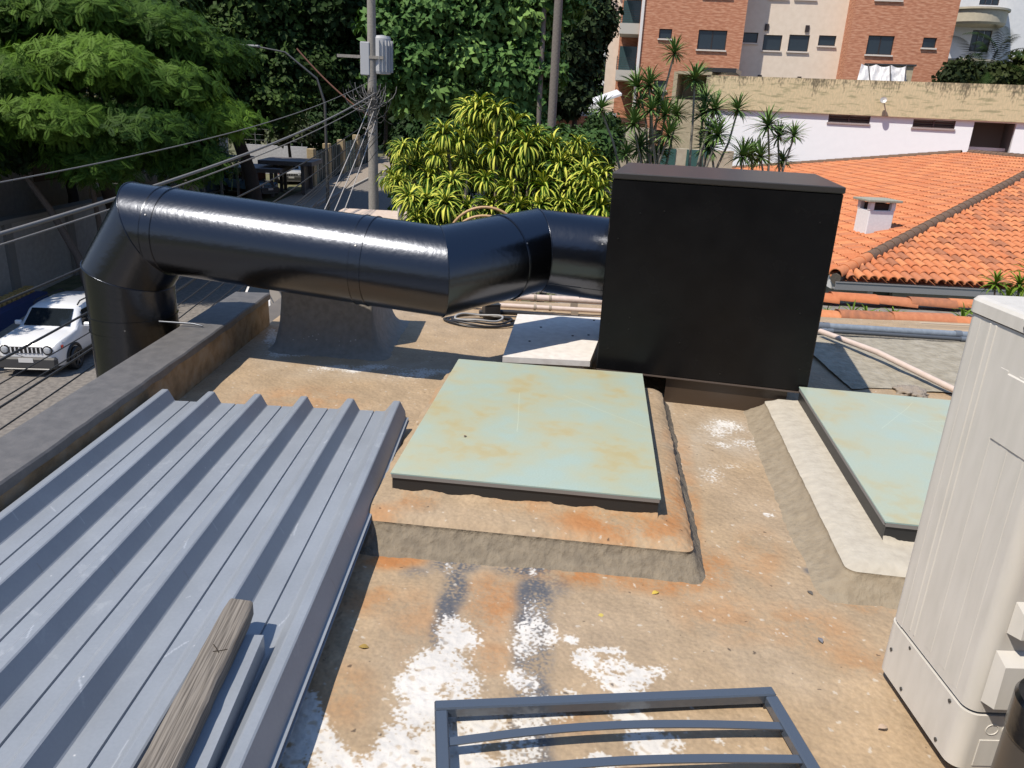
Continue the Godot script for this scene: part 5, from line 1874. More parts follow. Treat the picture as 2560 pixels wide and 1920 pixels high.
# ---------------------------------------------------------------- street: pole, wires, fence, cars, small buildings
func wire(label: String, pts: Array, r: float, m: Material, sag := 0.35, group := "") -> void:
	var l := []
	var n := pts.size()
	var a: Vector3 = pts[0]
	var b: Vector3 = pts[1]
	var c: Vector3 = pts[n - 1]
	for j in 61:
		var f := j / 60.0
		if n == 2:
			l.append(a.lerp(b, f) - Vector3(0, sag * 4.0 * f * (1.0 - f), 0))
			continue
		# one hanging curve through three points, laid out along z
		var z := lerpf(a.z, c.z, f)
		var la := (z - b.z) * (z - c.z) / ((a.z - b.z) * (a.z - c.z))
		var lb := (z - a.z) * (z - c.z) / ((b.z - a.z) * (b.z - c.z))
		var lc := (z - a.z) * (z - b.z) / ((c.z - a.z) * (c.z - b.z))
		l.append(Vector3(lerpf(a.x, c.x, f), a.y * la + b.y * lb + c.y * lc, z))
	var st := mb()
	tube(st, l, r, 6)
	tag(part(self, "cable", st, m), label, "cable", group)

func build_street() -> void:
	var conc := mottled("pole concrete", [lin(0.2, 0.185, 0.165), lin(0.32, 0.3, 0.27)], 0.9, 1.5, 0.03, 6)
	var t := thing("utility_pole", "tall grey concrete utility pole carrying a bundle of cables", "utility pole", Vector3(-5.08, gh(-27.0), -27.0))
	var st := mb()
	tube(st, [Vector3(0, 0, 0), Vector3(0, 11.6, 0)], [0.2, 0.13], 20)
	part(t, "shaft", st, conc)
	var wm := plain("transformer white", lin(0.42, 0.43, 0.45), 0.5)
	# meter drum with cooling fins, seen behind the shaft
	st = mb()
	lathe(st, Vector3(0.28, 8.55, -0.2), [Vector2(0.0, 0.0), Vector2(0.29, 0.02), Vector2(0.31, 0.1), Vector2(0.31, 1.08), Vector2(0.28, 1.16), Vector2(0.0, 1.2)], 24)
	var drum := part(t, "transformer", st, wm)
	for k in 12:
		st = mb()
		var a := -1.9 + k * 0.32
		box(st, Vector3(0.28 + 0.33 * cos(a), 9.1, -0.2 + 0.33 * sin(a)), Vector3(0.09, 0.95, 0.012), Basis(Vector3.UP, -a))
		part(drum, "cooling_fin", st, wm)
	st = mb()
	cham(st, Vector3(-0.2, 9.0, 0.02), Vector3(0.3, 1.0, 0.3), 0.02)
	part(t, "meter_box", st, plain("meter box", lin(0.4, 0.41, 0.43), 0.5))
	st = mb()
	box(st, Vector3(-0.35, 9.05, 0.12), Vector3(1.5, 0.09, 0.09))
	box(st, Vector3(-0.1, 11.4, 0.14), Vector3(1.8, 0.09, 0.09))
	part(t, "cross_arm", st, conc)
	for x in [-0.8, -0.3, 0.4, 0.7]:
		st = mb()
		lathe(st, Vector3(x, 11.445, 0.14), [Vector2(0.03, 0), Vector2(0.06, 0.05), Vector2(0.03, 0.09), Vector2(0.06, 0.13), Vector2(0.0, 0.18)], 12)
		part(t, "insulator", st, plain("insulator", lin(0.15, 0.08, 0.05), 0.3))
	rng.seed = 301
	var blk := plain("wire black", lin(0.02, 0.02, 0.02), 0.6)
	var gryw := plain("wire grey", lin(0.16, 0.155, 0.15), 0.7)
	for k in 22:
		var loop := []
		var w := rng.randf_range(0.15, 0.6)
		var h := rng.randf_range(0.25, 0.9)
		var y := rng.randf_range(7.7, 8.3)
		var off := rng.randf_range(-0.35, 0.35)
		for j in 19:
			var a := PI * j / 18.0
			loop.append(Vector3(off + w * cos(a), y - h * sin(a) + 0.1 * (j % 2) * 0.2, 0.24 + rng.randf() * 0.05))
		st = mb()
		tube(st, loop, 0.014, 5)
		part(t, "cable_tangle", st, blk if k % 3 else gryw)
	st = mb()
	tube(st, [Vector3(0, 2.9, 0.02), Vector3(0, 4.0, 0.02)], 0.23, 14)
	part(t, "blue_sleeve", st, plain("sleeve blue", lin(0.012, 0.014, 0.05), 0.6))

	# cables along the street (x about -4.9), hung from the pole
	var px := -4.95
	var runs := [
		["thick grey cable bundle strung along the street to the pole", [Vector3(px, 8.15, -26.8), Vector3(px, 6.46, -7.2), Vector3(px, 6.4, 8.0)], 0.022, gryw, 0.02],
		["thin cable just under the thick bundle along the street", [Vector3(px, 8.0, -26.8), Vector3(px, 6.36, -7.2), Vector3(px, 6.3, 8.0)], 0.011, gryw, 0.1],
		["thin pale cable high across the dark tree trunks", [Vector3(px, 8.6, -26.8), Vector3(px, 6.93, -7.36), Vector3(px, 7.1, 8.0)], 0.008, gryw, 0.15],
		["black cable sagging in front of the white four wheel drive car", [Vector3(px, 7.4, -26.8), Vector3(px, 5.83, -7.1), Vector3(px, 5.8, 8.0)], 0.013, blk, 0.05],
		["black cable crossing the car bonnet, above the lowest one", [Vector3(px, 7.2, -26.8), Vector3(px, 5.3, -7.0), Vector3(px, 5.3, 8.0)], 0.013, blk, 0.1],
		["thin pole stay cable low over the sunlit road", [Vector3(px, 7.0, -26.8), Vector3(px, 4.86, -6.9), Vector3(px, 4.9, 8.0)], 0.012, blk, 0.1],
		["twin black cable low over the sunlit road", [Vector3(px + 0.2, 6.9, -26.8), Vector3(px + 0.2, 4.6, -6.9), Vector3(px + 0.2, 4.6, 8.0)], 0.009, blk, 0.12],
		["thin black cable over the car's front wheel", [Vector3(px + 0.1, 6.9, -26.8), Vector3(px + 0.1, 5.05, -8.4), Vector3(px + 0.1, 4.93, -6.5), Vector3(px + 0.1, 5.15, 8.0)], 0.007, blk, 0.1],
		["slack black cable close above the low twin cable", [Vector3(px + -0.15, 6.8, -26.8), Vector3(px + -0.15, 4.62, -8.4), Vector3(px + -0.15, 4.5, -6.5), Vector3(px + -0.15, 4.72, 8.0)], 0.009, blk, 0.1],
		["lowest black cable over the sunlit road", [Vector3(px + 0, 6.7, -26.8), Vector3(px + 0, 4.3, -8.4), Vector3(px + 0, 4.18, -6.5), Vector3(px + 0, 4.4, 8.0)], 0.007, blk, 0.1],
		["second lowest black cable over the sunlit road", [Vector3(px + 0.25, 6.6, -26.8), Vector3(px + 0.25, 4.42, -8.4), Vector3(px + 0.25, 4.3, -6.5), Vector3(px + 0.25, 4.52, 8.0)], 0.009, blk, 0.1],
		["slack grey cable dipping under the car bumper", [Vector3(px + -0.3, 6.5, -26.8), Vector3(px + -0.3, 4.95, -8.4), Vector3(px + -0.3, 4.83, -6.5), Vector3(px + -0.3, 5.05, 8.0)], 0.007, blk, 0.1],
		["upper power line leaving the pole top", [Vector3(-5.4, 11.6, -26.9), Vector3(-5.6, 11.2, -8.0), Vector3(-5.6, 11.4, 8.0)], 0.008, blk, 0.3],
		["thin wire rising past the pole to the far side", [Vector3(-5.0, 8.2, -27.0), Vector3(-7.0, 7.4, -50.0)], 0.012, blk, 0.4],
		["second thin wire past the pole to the far side", [Vector3(-5.1, 7.9, -27.0), Vector3(-7.6, 7.0, -50.0)], 0.012, gryw, 0.5]]
	for e in runs:
		wire(e[0], e[1], e[2], e[3], e[4], "street cables")
	for k in 3:
		wire(["left one of three pale service drops from the pole", "middle one of three pale service drops from the pole", "right one of three pale service drops from the pole"][k], [Vector3(-5.05 + 0.05 * k, [8.0, 7.6, 7.3][k], -26.8), Vector3([-3.7, -3.5, -3.3][k], 5.32, -13.2)], 0.011, plain("wire pale", lin(0.4, 0.38, 0.36), 0.6), 0.1, "service drops")
	wire("rusty brown guy wire slanting across the dark tree to the pole", [Vector3(-7.6, 9.4, -27.3), Vector3(-6.66, 8.6, -27.2), Vector3(-5.15, 7.4, -27.0)], 0.028, plain("guy rust", lin(0.14, 0.06, 0.04), 0.8), 0.02)

	# street lamp on the far side
	t = thing("street_lamp", "slim street lamp with a long arm before the dark tree", "street lamp", Vector3(-9.0, gh(-36.5), -36.5))
	st = mb()
	tube(st, [Vector3(0, 0, 0), Vector3(0, 7.0, 0), Vector3(-0.3, 8.0, 0.1), Vector3(-1.6, 9.0, 0.3), Vector3(-2.7, 9.15, 0.4)], [0.08, 0.06, 0.05, 0.04, 0.035], 10)
	part(t, "post", st, plain("lamp post", lin(0.1, 0.1, 0.1), 0.5, 0.4))
	st = mb()
	cham(st, Vector3(-3.2, 9.17, 0.44), Vector3(1.1, 0.1, 0.28), 0.03)
	part(t, "lamp_head", st, plain("lamp grey", lin(0.25, 0.26, 0.27), 0.4, 0.3))

	# garage slab beside the shrub
	t = thing("flat_garage", "flat pinkish beige garage roof between the duct and the pole", "garage", Vector3(-3.6, 0, -16.4))
	st = mb()
	span(st, Vector3(-0.8, 0, -3.0), Vector3(0.8, 5.1, 3.0))
	part(t, "wall", st, plain("garage wall", lin(0.4, 0.36, 0.32), 0.9))
	st = mb()
	cham(st, Vector3(0, 5.2, 0), Vector3(1.75, 0.2, 6.6), 0.02)
	part(t, "roof_slab", st, mottled("garage slab", [lin(0.48, 0.38, 0.3), lin(0.62, 0.5, 0.42)], 0.9, 1.5))
	st = mb()
	tube(st, [Vector3(0.82, 5.3, -1.6), Vector3(0.82, 6.0, -1.6)], 0.06, 10)
	part(t, "vent_pipe", st, plain("vent pipe", lin(0.55, 0.52, 0.48), 0.7))

	# two thin tan tubes arching over the duct, fixed behind it
	for k in 2:
		var arc := []
		for j in 25:
			var a := PI * j / 24.0
			arc.append(Vector3(-cos(a) * (0.62 - 0.05 * k), 0.0 + sin(a) * (0.62 - 0.1 * k), 0))
		st = mb()
		var legs := [arc[0] + Vector3(0, -3.12, 0)] + arc + [arc[24] + Vector3(0, -3.12, 0)]
		tube(st, legs, 0.022, 8)
		var o := part(self, "bent_tube", st, plain("tan tube", lin(0.42, 0.26, 0.13), 0.5))
		o.position = Vector3(-0.55, 5.72 - 0.02 * k, -12.5 + 0.12 * k)
		tag(o, ["taller tan bent tube arching before the yellow green shrub", "lower tan bent tube arching before the yellow green shrub"][k], "tube", "bent tubes behind the duct")

	# far side of the street
	var dark := mottled("dark wall", [lin(0.26, 0.25, 0.235), lin(0.34, 0.325, 0.3)], 0.8, 3.0)
	t = thing("dark_street_wall", "long grey street wall in the shade of the big trees", "wall", Vector3(-18.6, 0, -34.0))
	st = mb()
	span(st, Vector3(-0.3, 0, -11.0), Vector3(0.0, 3.1, 22.0))
	part(t, "wall", st, dark)
	st = mb()
	span(st, Vector3(-0.5, 3.1, -11.0), Vector3(0.15, 3.25, 22.0))
	part(t, "coping", st, plain("wall coping", lin(0.2, 0.19, 0.17), 0.8))
	for k in 8:
		st = mb()
		span(st, Vector3(0.0, 0, -10.0 + k * 4.0), Vector3(0.12, 3.1, -9.6 + k * 4.0))
		part(t, "pilaster", st, plain("wall pier", lin(0.18, 0.17, 0.155), 0.8))
	t = thing("shade_canopy", "grey flat canopy on posts along the far pavement", "canopy", Vector3(-17.4, gh(-44.5), -44.5))
	st = mb()
	span(st, Vector3(-1.4, 3.0, -5.6), Vector3(0.5, 3.16, 5.6))
	part(t, "roof", st, plain("canopy sheet", lin(0.16, 0.155, 0.15), 0.7))
	for k in 5:
		st = mb()
		span(st, Vector3(0.3, 0, -5.4 + k * 2.6), Vector3(0.42, 3.0, -5.28 + k * 2.6))
		part(t, "post", st, plain("canopy post", lin(0.1, 0.095, 0.09), 0.7))
	t = thing("tiled_lean_to", "sunlit tan tiled lean-to roof peeping under the tree", "roof", Vector3(-20.3, gh(-41.0), -41.0))
	st = mb()
	poly(st, [Vector3(1.2, 2.3, -1.6), Vector3(1.2, 2.3, 2.6), Vector3(-1.0, 3.1, 2.6), Vector3(-1.0, 3.1, -1.6)], Vector3.UP)
	span(st, Vector3(-1.0, 0, -1.5), Vector3(1.0, 2.2, 2.5))
	part(t, "roof_sheet", st, mottled("tan roof", [lin(0.3, 0.22, 0.14), lin(0.45, 0.36, 0.25)], 0.9, 1.0, 0.05))
	t = thing("shop_front", "white and ochre shop front with a dark red garage door", "building", Vector3(-20.5, gh(-50.0), -50.0))
	st = mb()
	span(st, Vector3(-6.0, 0, -5.5), Vector3(0.0, 4.2, 4.5))
	part(t, "wall", st, plain("shop white", lin(0.48, 0.48, 0.5), 0.8))
	st = mb()
	span(st, Vector3(0.0, 0.3, 0.6), Vector3(0.06, 3.6, 4.2))
	part(t, "garage_door", st, mottled("shop red", [lin(0.05, 0.018, 0.012), lin(0.1, 0.035, 0.025)], 0.7, 1.0))
	st = mb()
	span(st, Vector3(0.0, 2.4, -3.6), Vector3(0.05, 3.6, 0.1))
	part(t, "ochre_panel", st, plain("ochre", lin(0.36, 0.2, 0.05), 0.7))
	st = mb()
	span(st, Vector3(0.0, 0.3, -3.6), Vector3(0.05, 2.2, 0.1))
	part(t, "shop_window", st, plain("shop glass", lin(0.1, 0.12, 0.14), 0.1))
	t = thing("white_side_wall", "pale grey sunlit wall with thin posts behind the entrance", "wall", Vector3(-19.4, gh(-62.0), -62.0))
	st = mb()
	span(st, Vector3(-2.6, 0, -0.3), Vector3(2.6, 2.15, 0.0))
	part(t, "wall", st, mottled("side wall", [lin(0.36, 0.36, 0.37), lin(0.48, 0.48, 0.49)], 0.85, 2.0))
	for k in 6:
		st = mb()
		tube(st, [Vector3(-2.3 + k * 0.9, 2.15, -0.1), Vector3(-2.3 + k * 0.9, 3.4, -0.1)], 0.025, 6)
		part(t, "fence_post", st, plain("thin post", lin(0.2, 0.2, 0.2), 0.6))
	for y in [2.5, 2.9, 3.3]:
		st = mb()
		tube(st, [Vector3(-2.4, y, -0.1), Vector3(2.4, y, -0.1)], 0.01, 5)
		part(t, "fence_wire", st, plain("thin post", lin(0.2, 0.2, 0.2), 0.6))
	# gatehouse canopies
	for e in [["dark flat entrance canopy beside the pilaster fence", Vector3(-15.5, gh(-54.0), -54.0), 2.3, 1.95], ["lower dark canopy over the red kiosk", Vector3(-17.3, gh(-53.0), -53.0), 2.2, 1.55]]:
		t = thing("entrance_canopy", e[0], "canopy", e[1], 0.06)
		st = mb()
		span(st, Vector3(-2.0, e[3], -2.0), Vector3(1.5, e[3] + 0.26, 1.8))
		part(t, "roof", st, plain("entrance roof", lin(0.13, 0.12, 0.125), 0.6))
		for p in [Vector3(-1.0, 0, 1.3), Vector3(0.8, 0, 1.3), Vector3(0.8, 0, -1.3), Vector3(-1.0, 0, -1.3)]:
			st = mb()
			span(st, p + Vector3(-0.1, 0, -0.1), p + Vector3(0.1, e[3], 0.1))
			part(t, "post", st, plain("entrance post", lin(0.11, 0.1, 0.1), 0.7))
	t = thing("gate_leaf", "tall dark slatted gate standing open by the entrance canopy", "gate", Vector3(-14.9, gh(-54.5), -54.5), 0.05)
	for k in 10:
		st = mb()
		span(st, Vector3(-0.03, 0.05, -1.5 + k * 0.3), Vector3(0.03, 1.9, -1.28 + k * 0.3))
		part(t, "slat", st, plain("gate slat", lin(0.07, 0.068, 0.07), 0.5))
	st = mb()
	span(st, Vector3(-0.05, 1.9, -1.55), Vector3(0.05, 2.0, 1.55))
	part(t, "top_rail", st, plain("gate rail", lin(0.09, 0.085, 0.085), 0.5))
	t = thing("red_kiosk", "dark red kiosk with a pale window under the lower canopy", "kiosk", Vector3(-18.0, gh(-52.5), -52.5))
	st = mb()
	span(st, Vector3(-0.7, 0, -0.8), Vector3(0.7, 1.5, 0.8))
	part(t, "body", st, plain("kiosk red", lin(0.12, 0.025, 0.02), 0.6))
	st = mb()
	span(st, Vector3(0.2, 0.5, 0.8), Vector3(0.6, 1.3, 0.83))
	part(t, "window", st, plain("kiosk pane", lin(0.45, 0.5, 0.52), 0.3))
	# pilaster fence
	t = thing("pilaster_fence", "fence of ochre pilasters and dark panels climbing the street", "fence", Vector3(-14.95, gh(-56.5), -56.5))
	var o := Vector3(-14.95, gh(-56.5), -56.5)
	var fp := [Vector3(-15.0, 0, -56.5), Vector3(-14.8, 0, -60.2), Vector3(-14.45, 0, -63.4), Vector3(-14.15, 0, -67.7), Vector3(-13.8, 0, -72.0)]
	for k in 5:
		var p: Vector3 = fp[k]
		p.y = gh(p.z)
		st = mb()
		cham(st, p + Vector3(0, 1.35, 0) - o, Vector3(0.5, 2.7, 0.7), 0.03)
		part(t, "pilaster", st, mottled("pilaster", [lin(0.3, 0.23, 0.13), lin(0.44, 0.36, 0.24)], 0.9, 1.0))
		if k < 4:
			var q: Vector3 = fp[k + 1]
			q.y = gh(q.z)
			for s in 7:
				st = mb()
				var c := p.lerp(q, (s + 1.0) / 8.0)
				span(st, c + Vector3(-0.03, 0, -0.2) - o, c + Vector3(0.03, 2.4, 0.2) - o)
				part(t, "panel_slat", st, plain("fence dark", lin(0.03, 0.045, 0.05), 0.5) if s % 2 else plain("fence teal", lin(0.07, 0.1, 0.11), 0.4))
	t = thing("concrete_end_wall", "grey board marked concrete wall at the end of the street", "wall", Vector3(-17.0, gh(-75.0), -75.0))
	st = mb()
	span(st, Vector3(-3.0, 0, -0.3), Vector3(3.2, 2.7, 0.0))
	part(t, "wall", st, mottled("board concrete", [lin(0.26, 0.25, 0.24), lin(0.4, 0.39, 0.37)], 0.9, 2.0, 0.04, 4, 0.0, Vector3(3, 0.6, 3)))
	# blue bench and striped kerb boards by the black wall
	t = thing("blue_board", "blue painted board with yellow striped edging beside the white car", "board", Vector3(-17.3, 0.15, -25.5), 0.12)
	st = mb()
	span(st, Vector3(-0.2, 0, -2.2), Vector3(0.2, 0.55, 2.2))
	part(t, "board", st, plain("board blue", lin(0.012, 0.035, 0.13), 0.5))
	for k in 13:
		st = mb()
		span(st, Vector3(-0.55, 0.0, -2.2 + k * 0.34), Vector3(-0.25, 0.75, -2.02 + k * 0.34))
		part(t, "yellow_block", st, plain("block yellow", lin(0.42, 0.28, 0.1), 0.7))
	t = thing("shaded_house", "grey house with brown shutters behind the shaded street wall", "building", Vector3(-24.0, 0, -30.0))
	st = mb()
	span(st, Vector3(-4.0, 0, -14.0), Vector3(0.0, 6.5, 16.0))
	part(t, "wall", st, dark)
	for k in 4:
		st = mb()
		span(st, Vector3(0.0, 3.4, -11.0 + k * 6.0), Vector3(0.05, 5.2, -8.6 + k * 6.0))
		part(t, "shutter", st, plain("shutter brown", lin(0.14, 0.09, 0.06), 0.7))
	# vehicles
	car("four_wheel_drive", "white four wheel drive car parked facing the viewer, roof rails black", Vector3(-13.75, 0.01, -20.55), deg_to_rad(4.0), plain("car white", lin(0.68, 0.69, 0.71), 0.18), true)
	car("hatchback_car", "white car whose roof shows beyond the parapet end", Vector3(-9.0, 0.03, -25.6), deg_to_rad(2.0), plain("car white b", lin(0.7, 0.69, 0.69), 0.2), false)
	car("hatchback_car", "light blue car parked at the gatehouse", Vector3(-16.5, gh(-52.6) + 0.02, -51.5), deg_to_rad(60.0), plain("car blue", lin(0.16, 0.3, 0.45), 0.2), false)
	car("hatchback_car", "silver car standing behind the gatehouse canopy", Vector3(-16.8, gh(-57.0) + 0.02, -57.5), deg_to_rad(20.0), plain("car silver", lin(0.35, 0.36, 0.38), 0.25), false)

# front of the car at local z = 0, facing +z; length runs to -z
func car(called: String, label: String, at: Vector3, turn: float, paint: StandardMaterial3D, tall: bool) -> void:
	var t := thing(called, label, "car", at, turn)
	paint.clearcoat_enabled = true
	var k := 1.0 if tall else 0.88
	# stations: z, half width, sill y, belt y, roof y, roof half width
	var S := [[0.0, 0.66, 0.34, 0.78, 0.8, 0.6], [-0.08, 0.8, 0.3, 0.93, 0.96, 0.7], [-0.3, 0.88, 0.28, 1.0, 1.05, 0.74], [-0.9, 0.9, 0.27, 1.04, 1.11, 0.76], [-1.25, 0.9, 0.27, 1.06, 1.14, 0.76], [-1.78, 0.9, 0.27, 1.08, 1.6, 0.68], [-2.2, 0.9, 0.27, 1.08, 1.67, 0.67], [-3.0, 0.9, 0.27, 1.09, 1.68, 0.67], [-3.75, 0.89, 0.27, 1.1, 1.62, 0.65], [-4.08, 0.86, 0.3, 1.1, 1.2, 0.72], [-4.2, 0.8, 0.35, 1.0, 1.05, 0.7]]
	var st := mb()
	st.set_smooth_group(0)
	var rows := []
	for s in S:
		var r := []
		var w: float = s[1]
		var tp: float = 0.0 + s[4] * k
		for p in [Vector2(w * 0.94, s[2]), Vector2(w, s[2] + 0.12), Vector2(w * 1.0, lerpf(s[2], s[3] * k, 0.6)), Vector2(w * 0.97, s[3] * k), Vector2(lerpf(w * 0.97, s[5], 0.55), lerpf(s[3] * k, tp, 0.5)), Vector2(s[5] + 0.02, tp - 0.05), Vector2(s[5] - 0.08, tp), Vector2(0.0, tp + 0.015)]:
			r.append(Vector3(p.x, p.y, s[0]))
		for i in range(6, -1, -1):
			r.append(Vector3(-r[i].x, r[i].y, r[i].z))
		rows.append(r)
	for i in rows.size() - 1:
		for j in rows[0].size() - 1:
			for v in [rows[i][j], rows[i][j + 1], rows[i + 1][j + 1], rows[i][j], rows[i + 1][j + 1], rows[i + 1][j]]:
				st.add_vertex(v)
	st.index()
	st.generate_normals()
	var body := part(t, "body", st, paint)
	st = mb()
	poly(st, rows[0], Vector3.BACK)
	poly(st, rows[rows.size() - 1], Vector3.FORWARD)
	part(body, "end_panels", st, paint)
	var gl := plain("car glass", lin(0.012, 0.016, 0.02), 0.04)
	var bl := plain("car black", lin(0.015, 0.015, 0.016), 0.5)
	# windscreen, side glass, roof rails, grille, lamps, plate
	st = mb()
	var wz := [Vector3(-0.66, 1.15 * k, -1.27), Vector3(0.66, 1.15 * k, -1.27), Vector3(0.6, 1.56 * k, -1.75), Vector3(-0.6, 1.56 * k, -1.75)]
	var up := Vector3(0, 0.018, 0.022)
	poly(st, [wz[0] + up, wz[1] + up, wz[2] + up, wz[3] + up], Vector3(0, 1, 1))
	part(body, "windscreen", st, gl)
	for sx in [-1.0, 1.0]:
		for seg in [[-1.72, -2.45], [-2.53, -3.25], [-3.32, -3.72]]:
			st = mb()
			var yb := 1.12 * k
			var yt := 1.53 * k
			var a := Vector3(sx * 0.868, yb, seg[0] + (0.14 if seg[0] > -1.8 else 0.0))
			var b := Vector3(sx * 0.868, yb, seg[1])
			var c := Vector3(sx * 0.752, yt, seg[1])
			var d := Vector3(sx * 0.752, yt, seg[0] - (0.1 if seg[0] > -1.8 else 0.0))
			poly(st, [a, b, c, d], Vector3(sx, 0.3, 0))
			part(body, "side_window", st, gl)
		for wzc in [-0.82, -3.35]:
			st = mb()
			var ax := Vector3(sx * 0.905, 0.34, wzc)
			lathe(st, ax, [Vector2(0.2, -0.11), Vector2(0.32, -0.1), Vector2(0.345, -0.05), Vector2(0.345, 0.05), Vector2(0.32, 0.09), Vector2(0.23, 0.1), Vector2(0.2, 0.06)], 24, Basis(Vector3.FORWARD, sx * PI / 2))
			var ty := part(t, "wheel", st, bl)
			st = mb()
			for sp in 6:
				var an := TAU * sp / 6.0
				box(st, ax + Vector3(sx * 0.085, sin(an) * 0.11, cos(an) * 0.11), Vector3(0.02, 0.06, 0.2), Basis(Vector3.RIGHT, -an))
			tube(st, [ax + Vector3(sx * 0.02, 0, 0), ax + Vector3(sx * 0.1, 0, 0)], 0.06, 12)
			part(ty, "rim", st, plain("rim dark", lin(0.08, 0.08, 0.085), 0.35, 0.5))
			# wheel arch
			st = mb()
			var arch := []
			for q in 13:
				var an2 := PI * q / 12.0
				arch.append(Vector3(sx * 0.9, 0.34 + 0.42 * sin(an2), wzc + 0.42 * cos(an2)))
			tube(st, arch, 0.05, 6)
			part(body, "wheel_arch", st, bl)
		st = mb()
		cham(st, Vector3(sx * 0.885, 0.36, -2.08), Vector3(0.07, 0.2, 1.75), 0.03)
		part(body, "cladding", st, bl)
		st = mb()
		cham(st, Vector3(sx * 1.0, 1.14 * k, -1.62), Vector3(0.2, 0.14, 0.12), 0.03)
		part(body, "mirror", st, paint)
		if tall:
			st = mb()
			tube(st, [Vector3(sx * 0.64, 1.66, -1.9), Vector3(sx * 0.63, 1.74, -2.1), Vector3(sx * 0.62, 1.74, -3.5), Vector3(sx * 0.62, 1.66, -3.7)], 0.022, 8)
			part(body, "roof_rail", st, bl)
		st = mb()
		lathe(st, Vector3(sx * 0.58, 0.79 * k, 0.0), [Vector2(0.0, 0.05), Vector2(0.08, 0.04), Vector2(0.11, 0.0), Vector2(0.13, -0.04)], 20, Basis(Vector3.RIGHT, PI / 2))
		var hl := part(body, "headlight", st, plain("headlight", lin(0.4, 0.42, 0.45), 0.1))
		st = mb()
		tube(st, [Vector3(sx * 0.58, 0.79 * k, -0.03), Vector3(sx * 0.58, 0.79 * k, 0.01)], 0.135, 20)
		part(hl, "bezel", st, bl)
		st = mb()
		box(st, Vector3(sx * 0.87, 0.84 * k, -0.26), Vector3(0.05, 0.1, 0.06))
		part(body, "side_marker", st, plain("marker red", lin(0.4, 0.04, 0.02), 0.3))
	st = mb()
	span(st, Vector3(-0.44, 0.7 * k, -0.02), Vector3(0.44, 0.88 * k, 0.012))
	var gr := part(body, "grille", st, bl)
	for q in 8:
		st = mb()
		span(st, Vector3(-0.42 + q * 0.115, 0.71 * k, 0.0), Vector3(-0.385 + q * 0.115, 0.87 * k, 0.025))
		part(gr, "grille_bar", st, paint)
	st = mb()
	cham(st, Vector3(0, 0.42, 0.0), Vector3(1.62, 0.34, 0.18), 0.05)
	part(body, "bumper", st, plain("bumper grey", lin(0.05, 0.05, 0.052), 0.6))
	st = mb()
	cham(st, Vector3(0, 0.25, 0.02), Vector3(1.3, 0.05, 0.16), 0.02)
	part(body, "skid_plate", st, plain("skid silver", lin(0.16, 0.16, 0.16), 0.5, 0.2))
	st = mb()
	span(st, Vector3(-0.2, 0.45, 0.0915), Vector3(0.2, 0.58, 0.1))
	part(body, "number_plate", st, plain("plate white", lin(0.6, 0.6, 0.6), 0.5))

# ---------------------------------------------------------------- plants
func strap_rosette(sd: int, leaves: int, length: float, width: float, droop: float, green: Color, mid: Color, variegated: bool) -> ArrayMesh:
	rng.seed = sd
	var st := mb()
	for k in leaves:
		var az := k * 2.39996 + rng.randf() * 0.4
		var f := k / float(leaves)
		var el := lerpf(1.4, -0.35 if droop > 0.5 else -0.5, pow(f, 0.8)) + rng.randfn(0.0, 0.14)
		var dir := Vector3(cos(az), 0, sin(az))
		var side := Vector3(-sin(az), 0, cos(az))
		var L := length * rng.randf_range(0.75, 1.1) * (0.75 + 0.25 * sin(PI * minf(f + 0.15, 1.0)))
		var w := width * rng.randf_range(0.8, 1.15)
		var p := Vector3(0, 0.04 * (1.0 - f), 0)
		var a := el
		var n := 6 if droop > 0.2 else 3
		var prev := []
		var gv := green.lerp(Color(green.r * 1.5, green.g * 1.35, green.b * 1.3), rng.randf())
		var mv := mid.lerp(gv, rng.randf() * 0.45)
		for s in n + 1:
			var u := s / float(n)
			var hw := w * (0.45 + 0.55 * sin(PI * minf(u * 0.9 + 0.18, 1.0))) * (1.0 if s < n else 0.06)
			var fold := Vector3(0, 1, 0) * hw * 0.35
			var cur := [p - side * hw + fold, p - side * hw * 0.42 + fold * 0.2, p + side * hw * 0.42 + fold * 0.2, p + side * hw + fold]
			if s > 0:
				for q in 3:
					var c := mv if (q == 1 or (variegated and (k % 6 == 0))) and variegated else gv
					for v in [prev[q], cur[q + 1], prev[q + 1], prev[q], cur[q], cur[q + 1]]:
						st.set_color(c)
						st.add_vertex(v)
			prev = cur
			p += (dir * cos(a) + Vector3.UP * sin(a)) * (L / n)
			a -= droop * (1.6 / n) * (1.0 + u)
	st.generate_normals()
	return st.commit()

